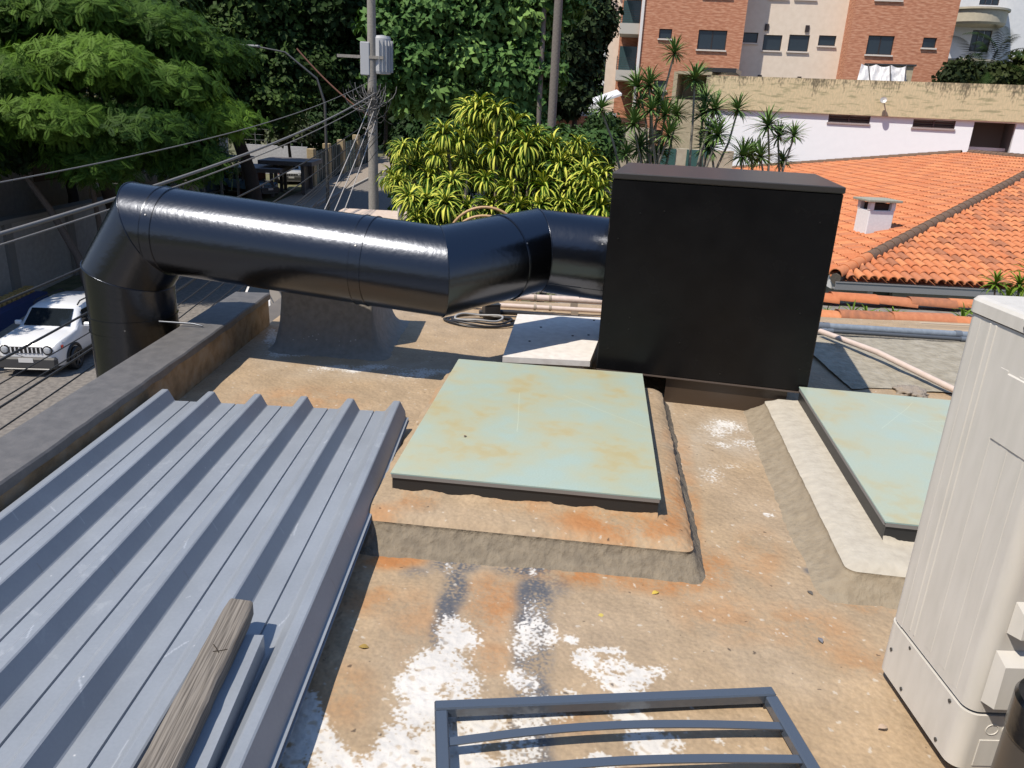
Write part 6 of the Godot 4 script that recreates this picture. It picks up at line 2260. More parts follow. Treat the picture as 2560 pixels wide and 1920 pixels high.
func build_plants() -> void:
	# variegated shrub: many drooping rosettes on canes
	var o := Vector3(-0.4, 2.6, -16.2)
	var t := thing("variegated_shrub", "big bushy shrub of drooping yellow striped strap leaves", "shrub", o)
	var meshes := []
	for k in 5:
		meshes.append(strap_rosette(500 + k, 72, 0.56, 0.031, 0.92, Color(0.045, 0.115, 0.012), Color(0.62, 0.6, 0.1), true))
	var lm := leafy("variegated leaf", Color.WHITE, 0.35, 0.4)
	var bark := mottled("cane bark", [lin(0.14, 0.11, 0.08), lin(0.26, 0.21, 0.16)], 0.9, 0.5)
	rng.seed = 77
	var spots := VARIEGATED.duplicate()
	for k in 44:
		var s: Array = VARIEGATED[rng.randi() % VARIEGATED.size()]
		spots.append([s[0] + rng.randfn(0.0, 0.25), s[1] - rng.randf() * 0.35, s[2] - rng.randf_range(0.4, 1.6)])
	for s in spots:
		var q := part(t, "leaf_rosette", meshes[rng.randi() % 5], lm)
		var sc := rng.randf_range(0.7, 1.2)
		q.transform = Transform3D((Basis(Vector3.UP, rng.randf() * TAU) * Basis(Vector3.RIGHT, rng.randfn(0.12, 0.15))).scaled(Vector3.ONE * sc), Vector3(s[0], s[1] - 0.22, s[2]) - o)
	for k in 16:
		var s: Array = VARIEGATED[k * 3]
		var st := mb()
		var top := Vector3(s[0], s[1], s[2]) - o
		var base := Vector3(top.x * 0.35, 0.0, top.z * 0.35)
		tube(st, [base, base.lerp(top, 0.5) + Vector3(0, 0.2, 0), top], [0.06, 0.045, 0.03], 8)
		part(t, "cane", st, bark)
	# spiky dracaenas
	var sm3 := []
	for k in 4:
		sm3.append(strap_rosette(540 + k, 80, 0.5, 0.02, 0.28, Color(0.09, 0.16, 0.05), Color(0.15, 0.21, 0.07), false))
	var sl := leafy("spiky leaf", Color.WHITE, 0.25, 0.4)
	var bases := [Vector3(3.05, 2.6, -18.6), Vector3(4.2, 2.6, -18.5), Vector3(5.7, 2.6, -18.5)]
	var labs := ["tall spiky plant group right behind the black box, nearest the shrub", "spiky leaved plant with bare branching stems before the white wall", "small spiky leaved plant beside the orange tiled roof"]
	for g in 3:
		var tt := thing("spiky_plant", labs[g], "plant", bases[g])
		for s in SPIKY:
			if int(s[3]) != g or (SPIKY.find(s) % 4 == 3 and s[1] < 7.9):
				continue
			var p: Vector3 = Vector3(s[0], s[1], s[2]) - bases[g]
			var q := part(tt, "leaf_rosette", sm3[rng.randi() % 4], sl)
			q.transform = Transform3D((Basis(Vector3.UP, rng.randf() * TAU) * Basis(Vector3.RIGHT, rng.randfn(0.0, 0.2))).scaled(Vector3.ONE * rng.randf_range(0.85, 1.15)), p)
			var st := mb()
			var b := Vector3(p.x * 0.25 + rng.randfn(0.0, 0.08), 0, p.z * 0.3)
			var m := Vector3(lerpf(b.x, p.x, 0.25), p.y * 0.72, lerpf(b.z, p.z, 0.3)) + Vector3(rng.randfn(0.0, 0.22), 0, 0)
			tube(st, [b, b.lerp(m, 0.5) + Vector3(rng.randfn(0.0, 0.06), 0, 0), m, m.lerp(p, 0.55) + Vector3(rng.randfn(0.0, 0.05), 0, 0), p], [0.05, 0.04, 0.032, 0.026, 0.02], 7)
			part(tt, "stem", st, mottled("stem grey", [lin(0.2, 0.18, 0.15), lin(0.3, 0.28, 0.24)], 0.9, 0.4))
	# weeds on the coping wall and gutter
	var weed := []
	for k in 3:
		weed.append(strap_rosette(560 + k, 30, 0.22, 0.014, 0.4, Color(0.09, 0.16, 0.02), Color(0.2, 0.28, 0.04), false))
	var wl := leafy("weed leaf", Color.WHITE, 0.5, 0.5)
	var wt := [["green weed tuft growing between the coping tiles near the air conditioner", [Vector3(4.35, 6.06, -7.35), Vector3(4.5, 6.06, -7.3), Vector3(4.65, 6.07, -7.45), Vector3(4.8, 6.06, -7.3)], 1.0], ["low dry weed patch between the coping tiles beside the black box", [Vector3(3.15, 6.05, -7.38), Vector3(3.3, 6.05, -7.4), Vector3(3.42, 6.05, -7.36), Vector3(3.55, 6.05, -7.4), Vector3(3.05, 6.05, -7.4), Vector3(3.7, 6.05, -7.4)], 0.6], ["leafy green vine spilling over above the air conditioner lid", [Vector3(5.15, 6.15, -8.0), Vector3(5.3, 6.3, -8.1), Vector3(5.45, 6.2, -8.0), Vector3(5.6, 6.35, -8.1), Vector3(5.75, 6.4, -8.1), Vector3(5.9, 6.3, -8.0), Vector3(5.05, 6.3, -8.1), Vector3(5.5, 6.38, -8.2), Vector3(6.0, 6.42, -8.2), Vector3(5.25, 6.1, -7.95), Vector3(5.7, 6.2, -8.0), Vector3(6.2, 6.4, -8.2)], 1.1]]
	for e in wt:
		var tw := thing("weed", e[0], "weed", e[1][0])
		for p in e[1]:
			var q := part(tw, "leaf_tuft", weed[rng.randi() % 3], wl)
			q.transform = Transform3D(Basis(Vector3.UP, rng.randf() * TAU).scaled(Vector3.ONE * e[2] * rng.randf_range(0.8, 1.3)), p - e[1][0])
			if p.y > 6.09:
				var sv := mb()
				tube(sv, [p - e[1][0], p - e[1][0] + Vector3(0.03, -0.25, 0.05), Vector3(p.x - e[1][0].x, 5.9 - e[1][0].y, 0.1)], 0.01, 5)
				part(tw, "stem", sv, bark)
	# clipped round bush
	var lt := leaf_clump(600, 9, 0.09, 0.045)
	var tb := thing("round_bush", "dark clipped round bush behind the yellow striped shrub", "bush", Vector3(2.3, 2.6, -24.0))
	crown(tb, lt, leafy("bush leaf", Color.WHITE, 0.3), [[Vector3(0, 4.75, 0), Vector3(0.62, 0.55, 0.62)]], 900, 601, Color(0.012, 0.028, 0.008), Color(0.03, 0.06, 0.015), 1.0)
	var stb := mb()
	tube(stb, [Vector3(0, 0, 0), Vector3(0, 4.5, 0)], 0.07, 8)
	part(tb, "trunk", stb, bark)
	var th := thing("green_hedge", "mid green leafy hedge between the shrub and the round bush", "hedge", Vector3(1.3, 2.6, -21.0))
	crown(th, leaf_clump(602, 8, 0.16, 0.06), leafy("hedge leaf", Color.WHITE, 0.4), [[Vector3(-0.2, 4.2, 0), Vector3(1.1, 0.7, 0.8)], [Vector3(0.7, 4.35, -0.3), Vector3(0.6, 0.5, 0.6)]], 900, 603, Color(0.03, 0.07, 0.02), Color(0.07, 0.13, 0.035), 1.0)
	var sth := mb()
	tube(sth, [Vector3(0, 0, 0), Vector3(0.1, 4.0, 0)], 0.1, 8)
	part(th, "trunk", sth, bark)

# a clump of small folded leaves about the origin
func leaf_clump(sd: int, leaves: int, length: float, width: float, flat := 0.5) -> ArrayMesh:
	rng.seed = sd
	var st := mb()
	for k in leaves:
		var az := rng.randf() * TAU
		var el := rng.randfn(-0.15, flat)
		var d := Vector3(cos(az) * cos(el), sin(el), sin(az) * cos(el))
		var s := d.cross(Vector3.UP).normalized()
		var u := s.cross(d)
		var p := d * length * rng.randf_range(0.1, 0.7)
		var L := length * rng.randf_range(0.7, 1.2)
		var w := width * rng.randf_range(0.8, 1.2)
		var m := p + d * L * 0.45 - u * w * 0.15
		var tip := p + d * L - Vector3(0, 0.25 * L, 0)
		for q in [-1.0, 1.0]:
			var e: Vector3 = m + s * w * q + u * w * 0.4
			for v in ([p, e, m, m, e, tip] if q > 0.0 else [p, m, e, m, tip, e]):
				st.set_color(Color.WHITE)
				st.add_vertex(v)
	st.generate_normals()
	return st.commit()

# a feathered frond: leaflets in pairs along a drooping rib
func frond(sd: int, pairs: int, length: float, leaflet: float, lw: float) -> ArrayMesh:
	rng.seed = sd
	var st := mb()
	for k in 3:
		var az := TAU * k / 3.0 + rng.randf()
		var p := Vector3.ZERO
		var d := Vector3(cos(az), 0.15, sin(az)).normalized()
		for i in pairs:
			p += d * length / pairs
			d = (d - Vector3(0, 0.35 / pairs, 0)).normalized()
			var s := d.cross(Vector3.UP).normalized()
			var ll := leaflet * sin(PI * (i + 1.2) / (pairs + 1.6)) + 0.02
			for q in [-1.0, 1.0]:
				var tip: Vector3 = p + (s * q * 0.9 + d * 0.4) * ll - Vector3(0, ll * 0.15, 0)
				var mid: Vector3 = p.lerp(tip, 0.5)
				for v in ([p, mid + d * lw, tip, p, tip, mid - d * lw] if q > 0.0 else [p, tip, mid + d * lw, p, mid - d * lw, tip]):
					st.set_color(Color.WHITE)
					st.add_vertex(v)
	st.generate_normals()
	return st.commit()

# scatter clumps through ellipsoids, thickest near the upper skin
func crown(parent: Node, mesh: Mesh, m: Material, blobs: Array, count: int, sd: int, dark: Color, light: Color, size: float, upward := 0.0) -> void:
	rng.seed = sd
	var xf := []
	var cols := []
	var total := 0.0
	for b in blobs:
		total += b[1].x * b[1].z + b[1].x * b[1].y
	for b in blobs:
		var n := int(count * (b[1].x * b[1].z + b[1].x * b[1].y) / total)
		var tint := rng.randf()
		for k in n:
			var v := Vector3(rng.randfn(), rng.randfn(), rng.randfn()).normalized()
			if v.y < -0.2 and rng.randf() < upward:
				v.y = -v.y
			var r := pow(rng.randf(), 0.35)
			var wob := 0.82 + 0.36 * rng.randf()
			var p: Vector3 = b[0] + v * b[1] * r * wob
			var out := (Vector3(v.x, v.y * 0.5 + 0.6, v.z).normalized() + Vector3(rng.randfn(), rng.randfn(), rng.randfn()) * 0.28).normalized()
			var f := ring_frame(out)
			var bs := Basis(f[0], out, f[1]).orthonormalized() * Basis(Vector3.UP, rng.randf() * TAU)
			xf.append(Transform3D(bs.scaled(Vector3.ONE * size * rng.randf_range(0.7, 1.3)), p))
			cols.append(dark.lerp(light, clampf(0.75 * tint * tint + rng.randf() * 0.4, 0.0, 1.0)))
	scatter(parent, "crown", mesh, m, xf, cols).set_meta("kind", "stuff")

func limbs(parent: Node, base_r: float, pts: Array, blobs: Array, m: Material, every := 1) -> void:
	var st := mb()
	var rr := []
	for k in pts.size():
		rr.append(lerpf(base_r, base_r * 0.55, k / float(pts.size() - 1)))
	tube(st, pts, rr, 12)
	var trunk := part(parent, "trunk", st, m)
	var top: Vector3 = pts[pts.size() - 1]
	for k in blobs.size():
		if k % every:
			continue
		var c: Vector3 = blobs[k][0]
		st = mb()
		var from: Vector3 = top if c.y > top.y else pts[pts.size() - 2].lerp(top, 0.6)
		tube(st, [from, from.lerp(c, 0.5) + Vector3(0, 0.25, 0), c], [base_r * 0.4, base_r * 0.26, base_r * 0.1], 8)
		part(trunk, "limb", st, m)

func build_trees() -> void:
	var bark := mottled("dark bark", [lin(0.025, 0.02, 0.016), lin(0.07, 0.055, 0.045)], 0.95, 0.8, 0.03, 5, 0.5)
	var fr := frond(700, 12, 0.55, 0.14, 0.02)
	var lf := leafy("pinnate leaf", Color.WHITE, 0.45, 0.5)
	# big layered tree: flat pads of feathery leaves
	var base := Vector3(-17.0, gh(-32.5), -32.5)
	var t := thing("layered_tree", "big tree with layered feathery green pads by the black wall", "tree", base)
	rng.seed = 710
	var pads := []
	for e in [[-2.0, 9.6, 2.0, 2.6], [0.6, 9.9, 2.6, 2.2], [-3.6, 8.0, 2.6, 2.4], [-1.2, 7.6, 4.2, 2.5], [1.6, 8.2, 3.6, 2.3], [3.4, 7.6, 2.2, 2.2], [-4.4, 6.2, 2.8, 2.2], [-2.2, 5.9, 4.6, 2.4], [0.8, 6.3, 4.8, 2.2], [3.2, 6.0, 3.6, 2.3], [4.6, 6.4, 1.0, 2.0], [-0.6, 10.9, 0.4, 2.6], [2.6, 9.6, 0.6, 2.2], [-4.8, 9.0, 0.0, 2.4], [1.8, 4.9, 4.2, 1.8], [-3.4, 4.8, 4.0, 1.9], [4.4, 4.9, 2.6, 1.7], [-5.4, 7.4, 1.4, 2.0], [-6.0, 10.2, 0.0, 2.2], [-6.6, 8.4, 1.0, 2.2], [3.9, 8.8, -0.5, 2.2]]:
		pads.append([Vector3(e[0], e[1], e[2]), Vector3(e[3], 0.75, e[3] * 0.85)])
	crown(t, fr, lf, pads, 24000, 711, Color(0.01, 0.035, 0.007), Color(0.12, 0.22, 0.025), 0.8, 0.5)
	limbs(t, 0.42, [Vector3(0, -0.1, 0), Vector3(0.2, 2.2, 0.1), Vector3(-0.2, 4.4, 0.4)], pads, bark, 2)
	# dark tree behind it with a leaning trunk
	base = Vector3(-17.0, gh(-48.0), -48.0)
	t = thing("dark_tree", "tall dark leafy tree with a thick leaning trunk behind the layered one", "tree", base)
	pads = []
	for e in [[0, 9, 1, 3.2], [-3, 8.6, 0, 3.0], [3.4, 8.2, 0, 3.2], [6.0, 8.2, -1.5, 2.6], [1.6, 11.4, 0, 3.4], [-2.4, 12, 0, 3.2], [5, 11.4, -0.8, 3.0], [-5, 10, 0, 2.8], [1, 14, 0, 3.6], [5.8, 14, -1, 3.0], [-3.6, 14.6, 0, 3.2], [2.6, 6.2, 1.4, 2.2], [-1.8, 6.4, 1.6, 2.2], [7.4, 10.6, -3, 2.4], [8.0, 13.4, -3, 2.4], [-6.5, 13, 0, 3]]:
		pads.append([Vector3(e[0], e[1], e[2]), Vector3(e[3], e[3] * 0.6, e[3] * 0.8)])
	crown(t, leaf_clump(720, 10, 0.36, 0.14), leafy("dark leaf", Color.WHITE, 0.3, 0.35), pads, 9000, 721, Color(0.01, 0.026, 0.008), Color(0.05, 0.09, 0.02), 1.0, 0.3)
	limbs(t, 0.48, [Vector3(0.8, -0.1, 0.2), Vector3(0.5, 2.0, 0), Vector3(-0.2, 4.2, 0), Vector3(-0.5, 6.2, 0)], pads, bark, 2)
	# two more crowns behind the street wall close the canopy on the left
	for e in [["broad dark tree overhanging the grey street wall behind the parked car", Vector3(-22.5, 0.0, -24.0), 880], ["tall leafy tree between the house and the layered tree", Vector3(-22.0, 0.4, -38.0), 881]]:
		t = thing("canopy_tree", e[0], "tree", e[1])
		pads = []
		rng.seed = e[2]
		for k in 20:
			pads.append([Vector3(rng.randf_range(-4.5, 4.2), rng.randf_range(5.2, 11.5), rng.randf_range(-5.0, 5.0)), Vector3(1, 0.55, 1) * rng.randf_range(1.6, 2.4)])
		crown(t, leaf_clump(e[2], 10, 0.3, 0.12), leafy("dark leaf", Color.WHITE, 0.3), pads, 6500, e[2], Color(0.012, 0.03, 0.009), Color(0.05, 0.09, 0.02), 1.0, 0.3)
		limbs(t, 0.3, [Vector3(0, -0.1, 0), Vector3(0.2, 2.5, 0), Vector3(-0.1, 5.5, 0)], pads, bark, 3)
	# thinner leaning trunks at the far left
	for e in [["pale forked trunk leaning at the left behind the car", Vector3(-16.6, 0.14, -29.2), [Vector3(0, 0, 0), Vector3(-0.3, 1.6, 0), Vector3(-1.0, 3.4, 0.2), Vector3(-2.0, 5.2, 0.4)], 0.17], ["slim upright trunk between the forked trunk and the layered tree", Vector3(-16.8, gh(-31.0) + 0.1, -31.0), [Vector3(0, 0, 0), Vector3(-0.1, 2.4, 0), Vector3(-0.3, 5.0, 0)], 0.13]]:
		t = thing("slim_tree", e[0], "tree", e[1])
		var bl := [[e[2][e[2].size() - 1] + Vector3(0, 0.6, 0), Vector3(1.6, 1.0, 1.4)], [e[2][e[2].size() - 1] + Vector3(-1.4, 1.6, 0.4), Vector3(1.8, 1.0, 1.4)]]
		crown(t, leaf_clump(730, 8, 0.2, 0.08), leafy("dark leaf", Color.WHITE), bl, 900, 731, Color(0.01, 0.024, 0.008), Color(0.03, 0.055, 0.015), 1.0)
		limbs(t, e[3], e[2], bl, mottled("slim bark", [lin(0.09, 0.07, 0.06), lin(0.18, 0.15, 0.13)], 0.95, 0.6))
	t = thing("palm_shrub", "sunlit narrow leaved palm shrub at the left edge behind the car", "shrub", Vector3(-18.0, 0.1, -24.6))
	var fm := strap_rosette(740, 40, 1.0, 0.035, 0.8, Color(0.04, 0.07, 0.015), Color(0.12, 0.14, 0.04), false)
	for k in 5:
		var q := part(t, "leaf_rosette", fm, leafy("palm shrub leaf", Color.WHITE, 0.4))
		q.transform = Transform3D(Basis(Vector3.UP, k * 1.3), Vector3(-0.1 * k, 3.4 + 0.5 * k, 0.2 * k))
	var sp := mb()
	tube(sp, [Vector3(0, 0, 0), Vector3(-0.2, 3.4, 0.2), Vector3(-0.4, 5.4, 0.8)], 0.08, 8)
	part(t, "trunk", sp, bark)

	# bright leafy tree behind the shrub
	base = Vector3(-1.9, 2.6, -30.5)
	t = thing("bright_leafy_tree", "bright green broad leaved tree with thin pale trunks behind the shrub", "tree", base)
	pads = []
	for e in [[-2.4, 7.6, 0, 1.2], [-1.2, 8.2, 0.3, 1.3], [0.2, 8.0, 0, 1.2], [1.4, 8.1, 0, 1.1], [-1.8, 6.7, 0.4, 1.1], [-0.4, 6.9, 0.2, 1.1], [0.8, 6.5, 0.4, 1.1], [1.9, 6.4, 0.2, 1.0], [1.7, 7.3, 0, 1.0], [-2.6, 6.3, -0.4, 1.0], [-0.9, 5.7, 0.2, 0.9], [1.2, 5.6, 0.3, 0.9], [-2.0, 5.4, -0.6, 0.9], [0.4, 9.0, 0, 1.4], [-1.9, 9.0, 0, 1.3], [2.2, 8.9, 0, 1.2], [1.6, 4.9, 0.4, 0.7]]:
		pads.append([Vector3(e[0] * 1.2, e[1] * 1.02, e[2]), Vector3(e[3], e[3] * 0.62, e[3]) * 1.15])
	crown(t, leaf_clump(750, 9, 0.3, 0.085, 0.4), leafy("bright leaf", Color.WHITE, 0.5, 0.38), pads, 3600, 751, Color(0.035, 0.095, 0.025), Color(0.2, 0.33, 0.09), 1.0, 0.3)
	limbs(t, 0.1, [Vector3(-0.4, -0.1, 0), Vector3(-0.2, 3.0, 0), Vector3(-0.6, 5.5, 0)], pads, mottled("pale bark", [lin(0.14, 0.12, 0.09), lin(0.26, 0.23, 0.18)], 0.9, 0.6), 2)
	# lower green mass behind the pole and the shrub
	var things := [
		["leafy_bush", "leafy green bush at the foot of the utility pole", Vector3(-3.1, 0.14, -24.2), [[Vector3(0, 4.6, 0), Vector3(0.8, 1.6, 0.8)], [Vector3(0.3, 3.0, 0), Vector3(0.8, 1.2, 0.8)], [Vector3(0.7, 6.4, -0.6), Vector3(0.7, 0.8, 0.7)]], 1200, Color(0.025, 0.06, 0.02), Color(0.06, 0.13, 0.04), 0.2],
		["leafy_bush", "deep green bushes behind the bright leafy tree", Vector3(-4.0, gh(-40.0), -40.0), [[Vector3(0, 5.0, 0), Vector3(2.6, 2.2, 2.0)], [Vector3(3.0, 5.4, 0), Vector3(2.6, 2.0, 2.0)], [Vector3(1.2, 7.8, -1), Vector3(3.0, 1.8, 2.0)], [Vector3(-1.2, 7.4, -1), Vector3(1.8, 1.6, 1.6)]], 3600, Color(0.01, 0.024, 0.008), Color(0.03, 0.06, 0.018), 0.34],
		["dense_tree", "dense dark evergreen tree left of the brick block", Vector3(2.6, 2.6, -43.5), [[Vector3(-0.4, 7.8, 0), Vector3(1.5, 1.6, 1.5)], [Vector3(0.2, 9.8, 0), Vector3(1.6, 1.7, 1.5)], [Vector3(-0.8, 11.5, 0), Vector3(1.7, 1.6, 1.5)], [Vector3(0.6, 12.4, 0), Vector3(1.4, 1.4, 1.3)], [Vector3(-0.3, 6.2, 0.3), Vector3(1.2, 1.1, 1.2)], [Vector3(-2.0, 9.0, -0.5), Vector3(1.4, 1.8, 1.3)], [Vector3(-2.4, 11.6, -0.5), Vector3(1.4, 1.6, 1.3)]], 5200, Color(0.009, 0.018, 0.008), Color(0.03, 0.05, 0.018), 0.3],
		["olive_tree", "olive green tree top showing over the dense dark one", Vector3(2.6, 3.6, -58.0), [[Vector3(0, 12.2, 0), Vector3(2.6, 2.0, 2.0)], [Vector3(2.0, 13.2, 0), Vector3(2.0, 1.6, 1.6)], [Vector3(-3.2, 12.0, 0), Vector3(2.4, 2.2, 2.0)]], 2200, Color(0.05, 0.06, 0.015), Color(0.14, 0.14, 0.04), 0.3],
		["leafy_bush", "dark green bushes filling the plot behind the pilaster fence", Vector3(-19.5, gh(-68.0), -68.0), [[Vector3(0, 2.4, 0), Vector3(2.6, 2.2, 2.0)], [Vector3(3.0, 3.4, -2.0), Vector3(2.6, 2.6, 2.0)], [Vector3(-3.0, 3.6, 1.0), Vector3(2.4, 2.4, 2.0)], [Vector3(1.0, 5.6, -3), Vector3(3.0, 2.4, 2.0)]], 3000, Color(0.014, 0.032, 0.01), Color(0.04, 0.075, 0.02), 0.34],
		["leafy_bush", "green bushes closing the road end beyond the concrete wall", Vector3(-12.0, gh(-84.0), -84.0), [[Vector3(-3, 2.2, 0), Vector3(3.2, 2.6, 2.0)], [Vector3(1.0, 2.6, 0), Vector3(3.0, 2.8, 2.0)], [Vector3(5.0, 2.6, 0), Vector3(3.2, 3.0, 2.0)], [Vector3(9.0, 2.4, 0), Vector3(3.4, 3.0, 2.0)]], 3400, Color(0.018, 0.042, 0.012), Color(0.055, 0.1, 0.028), 0.38],
		["leafy_bush", "tall shrubs along the near pavement behind the utility pole", Vector3(-4.4, gh(-34.0), -34.0), [[Vector3(0.6, 2.0, 0), Vector3(1.0, 1.8, 1.6)], [Vector3(0.9, 4.2, -0.6), Vector3(1.3, 1.6, 1.6)], [Vector3(0.8, 6.0, -0.8), Vector3(1.2, 1.2, 1.4)]], 1800, Color(0.016, 0.042, 0.012), Color(0.05, 0.1, 0.028), 0.22],
		["street_tree", "sparse grey green street tree in front of the concrete wall", Vector3(-17.2, gh(-58.5), -58.5), [[Vector3(0, 4.2, 0), Vector3(1.5, 0.9, 1.2)], [Vector3(1.1, 3.6, 0.3), Vector3(1.1, 0.7, 1.0)], [Vector3(-0.6, 3.3, 0), Vector3(1.0, 0.6, 0.9)]], 700, Color(0.04, 0.06, 0.025), Color(0.12, 0.14, 0.08), 0.24],
		["green_tree", "rounded green tree on the slope left of the pole top", Vector3(-13.5, gh(-78.0), -78.0), [[Vector3(0, 7.0, 0), Vector3(3.6, 2.6, 3.0)], [Vector3(3.4, 7.4, 0), Vector3(3.0, 2.6, 2.6)], [Vector3(1.2, 9.4, -1), Vector3(3.2, 1.4, 2.4)], [Vector3(-3.0, 8.4, 0), Vector3(3.0, 2.4, 2.6)], [Vector3(6.5, 8.5, 0), Vector3(3.4, 3.0, 2.6)]], 4200, Color(0.018, 0.045, 0.012), Color(0.06, 0.11, 0.03), 0.42],
		["green_tree", "wide mid green tree behind the two palm trunks", Vector3(-2.0, gh(-66.0), -66.0), [[Vector3(0, 8.0, 0), Vector3(4.0, 3.2, 3.0)], [Vector3(5.0, 8.0, 0), Vector3(3.4, 3.0, 3.0)], [Vector3(-4.0, 8.4, 0), Vector3(3.4, 3.0, 3.0)], [Vector3(1.5, 11.6, 0), Vector3(4.0, 2.6, 3.0)], [Vector3(-3.8, 12.0, 0), Vector3(3.6, 2.6, 3.0)], [Vector3(5.2, 12.2, -1), Vector3(3.4, 2.6, 3.0)]], 5200, Color(0.014, 0.036, 0.01), Color(0.05, 0.095, 0.025), 0.42]]
	for k in things.size():
		var e: Array = things[k]
		t = thing(e[0], e[1], "bush" if e[0] == "leafy_bush" else "tree", e[2])
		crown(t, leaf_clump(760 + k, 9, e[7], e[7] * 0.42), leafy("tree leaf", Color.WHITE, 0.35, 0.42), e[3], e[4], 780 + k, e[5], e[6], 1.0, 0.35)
		var c: Vector3 = e[3][0][0]
		limbs(t, 0.07 + 0.02 * c.y, [Vector3(0, -0.1, 0), Vector3(0.1, c.y * 0.4, 0), Vector3(0, c.y * 0.75, 0)], e[3], bark)
	# royal palm trunks (their heads are above the frame)
	for e in [["thick grey ringed palm trunk beside the dense dark tree", Vector3(0.9, 2.6, -27.0), 0.15], ["slender grey palm trunk between the bright tree and thick palm", Vector3(0.5, 2.6, -29.5), 0.09]]:
		t = thing("palm_tree", e[0], "palm", e[1])
		var pts := []
		var rr := []
		for k in 90:
			var f := k / 89.0
			pts.append(Vector3(-0.06 * f, 13.0 * f - 0.05, 0))
			rr.append(e[2] * (1.0 - 0.15 * f) * (1.0 + (0.03 if k % 3 == 0 else 0.0)))
		var st := mb()
		tube(st, pts, rr, 14)
		part(t, "trunk", st, mottled("palm bark", [lin(0.09, 0.078, 0.07), lin(0.16, 0.14, 0.125), lin(0.22, 0.2, 0.18)], 0.95, 0.9, 0.03, 5, 0.0, Vector3(0.6, 2.5, 0.6)))
		for k in 10:
			var q := part(t, "frond", palm_frond(), leafy("palm leaf", Color.WHITE, 0.4))
			q.transform = Transform3D(Basis(Vector3.UP, k * 0.63) * Basis(Vector3.FORWARD, -0.5 + 0.15 * (k % 3)), Vector3(-0.06, 12.95, 0))
	# fan of palms by the white tower
	t = thing("palm_tree", "shaggy palm with brown dead fronds beside the brick block", "palm", Vector3(25.2, 3.0, -46.5))
	var st2 := mb()
	tube(st2, [Vector3(0, 0, 0), Vector3(0.2, 8.2, 0)], [0.3, 0.22], 12)
	part(t, "trunk", st2, bark)
	for k in 34:
		var dead := k > 22
		var q := part(t, "frond", palm_frond(), leafy("palm leaf dead", Color(0.7, 0.55, 0.4), 0.3) if dead else leafy("palm leaf", Color.WHITE, 0.4))
		q.transform = Transform3D((Basis(Vector3.UP, k * 2.4) * Basis(Vector3.FORWARD, 0.5 - k * 0.055)).scaled(Vector3.ONE * rng.randf_range(0.7, 1.0)), Vector3(0.2 + rng.randfn(0.0, 0.5), 8.4 + rng.randfn(0.0, 0.5), rng.randfn(0.0, 0.5)))
	t = thing("leafy_bush", "olive bushes under the shaggy palm", "bush", Vector3(25.0, 3.0, -45.6))
	crown(t, leaf_clump(790, 9, 0.3, 0.12), leafy("tree leaf", Color.WHITE), [[Vector3(-1.4, 7.6, 0), Vector3(1.1, 0.9, 1.0)], [Vector3(0.6, 7.5, 0), Vector3(1.2, 0.9, 1.0)], [Vector3(2.4, 8.0, 0), Vector3(1.4, 1.4, 1.0)], [Vector3(4.0, 8.2, 0), Vector3(1.4, 1.6, 1.0)]], 1600, 791, Color(0.012, 0.022, 0.008), Color(0.06, 0.075, 0.02), 1.0)
	limbs(t, 0.12, [Vector3(0, 0, 0), Vector3(0, 4, 0), Vector3(0.4, 7, 0)], [[Vector3(-1.4, 7.6, 0)], [Vector3(2.4, 8.0, 0)]], bark)
	# wooded slope far away
	rng.seed = 800
	var xf := []
	var cols := []
	for k in 9000:
		var z := rng.randf_range(-98.0, -200.0)
		var x := rng.randf_range(-150.0, 120.0)
		var cx := floorf(x / 7.0) * 7.0 + 3.5
		var cz := floorf(z / 7.0) * 7.0 + 3.5
		var v := Vector3(rng.randfn(), absf(rng.randfn()), rng.randfn()).normalized() * Vector3(4.2, 3.6, 4.2)
		var y := gh(-94.0) + maxf((-94.0 - cz) * 0.17, 0.0) + 3.0 + 2.0 * sin(cx * 1.7) * cos(cz * 0.9)
		xf.append(Transform3D(Basis(Vector3.UP, rng.randf() * TAU).scaled(Vector3.ONE * rng.randf_range(0.8, 1.4)), Vector3(cx, y, cz) + v))
		cols.append(Color(0.016, 0.036, 0.012).lerp(Color(0.07, 0.1, 0.035), rng.randf() * (0.4 + 0.6 * fmod(absf(cx * 0.37 + cz * 0.21), 1.0))))
	var wood := scatter(self, "distant_wood", leaf_clump(801, 12, 1.1, 0.5), leafy("wood leaf", Color.WHITE, 0.3), xf, cols)
	wood.set_meta("kind", "stuff")
	tag(wood, "wooded green slope closing the view far behind the street", "wood")
	# houses glimpsed on the slope
	for e in [["white roofed house on the far wooded slope left of the pole", Vector3(-23.0, 12.0, -112.0), Vector3(7.0, 5.0, 5.0)], ["low white building on the far wooded slope above the pole", Vector3(-20.0, 16.0, -125.0), Vector3(9.0, 4.0, 5.0)]]:
		t = thing("far_house", e[0], "house", e[1])
		st2 = mb()
		box(st2, Vector3(0, -1.0, 0), e[2] + Vector3(0, 4, 0))
		part(t, "wall", st2, plain("far wall", lin(0.55, 0.5, 0.45), 0.9))
		st2 = mb()
		box(st2, Vector3(0, e[2].y / 2 + 1.2, 0), Vector3(e[2].x + 0.8, 0.4, e[2].z + 0.8))
		part(t, "roof", st2, plain("far roof", lin(0.7, 0.68, 0.64), 0.9))

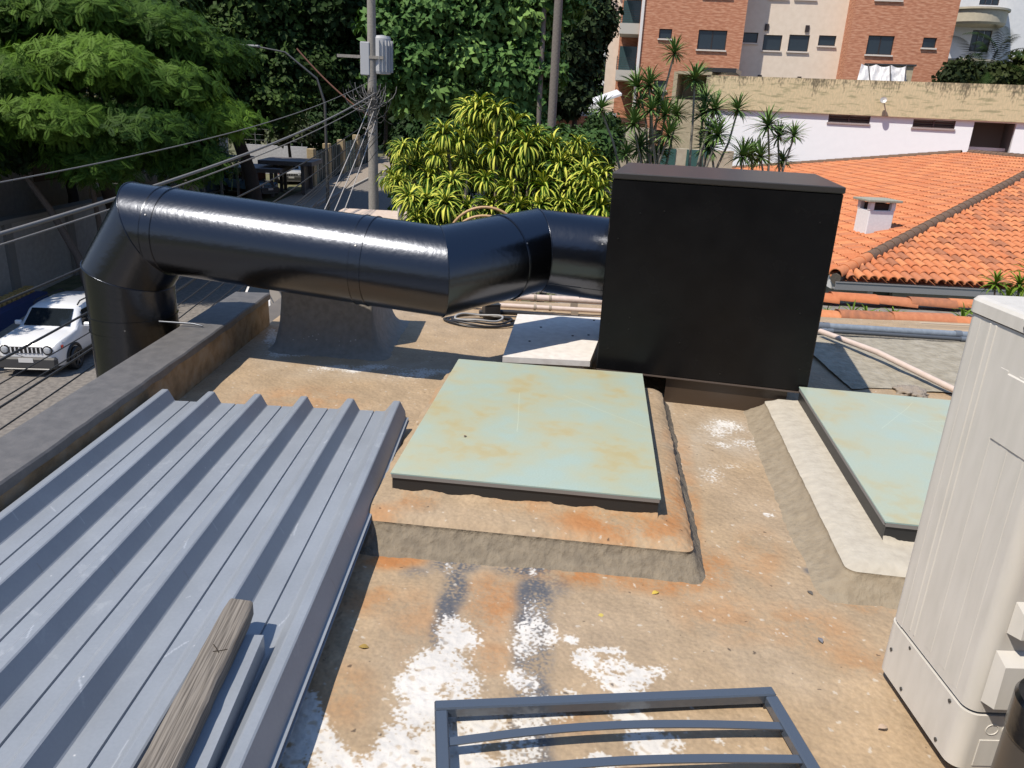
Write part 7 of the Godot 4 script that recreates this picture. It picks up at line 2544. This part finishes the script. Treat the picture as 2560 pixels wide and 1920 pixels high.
func palm_frond() -> ArrayMesh:
	if store.has("palm frond"):
		return store["palm frond"]
	var st := mb()
	var p := Vector3.ZERO
	var a := 0.5
	for k in 22:
		var d := Vector3(cos(a), sin(a), 0)
		p += d * 0.11
		a -= 0.07
		var ll := 0.6 * sin(PI * (k + 2.0) / 26.0) + 0.05
		for q in [-1.0, 1.0]:
			var tip: Vector3 = p + Vector3(d.x * 0.3, d.y * 0.3 - 0.4, q * 0.8).normalized() * ll
			for v in ([p - d * 0.03, p + d * 0.03, tip] if q > 0.0 else [p + d * 0.03, p - d * 0.03, tip]):
				st.set_color(Color(0.03, 0.06, 0.015))
				st.add_vertex(v)
	st.generate_normals()
	store["palm frond"] = st.commit()
	return store["palm frond"]
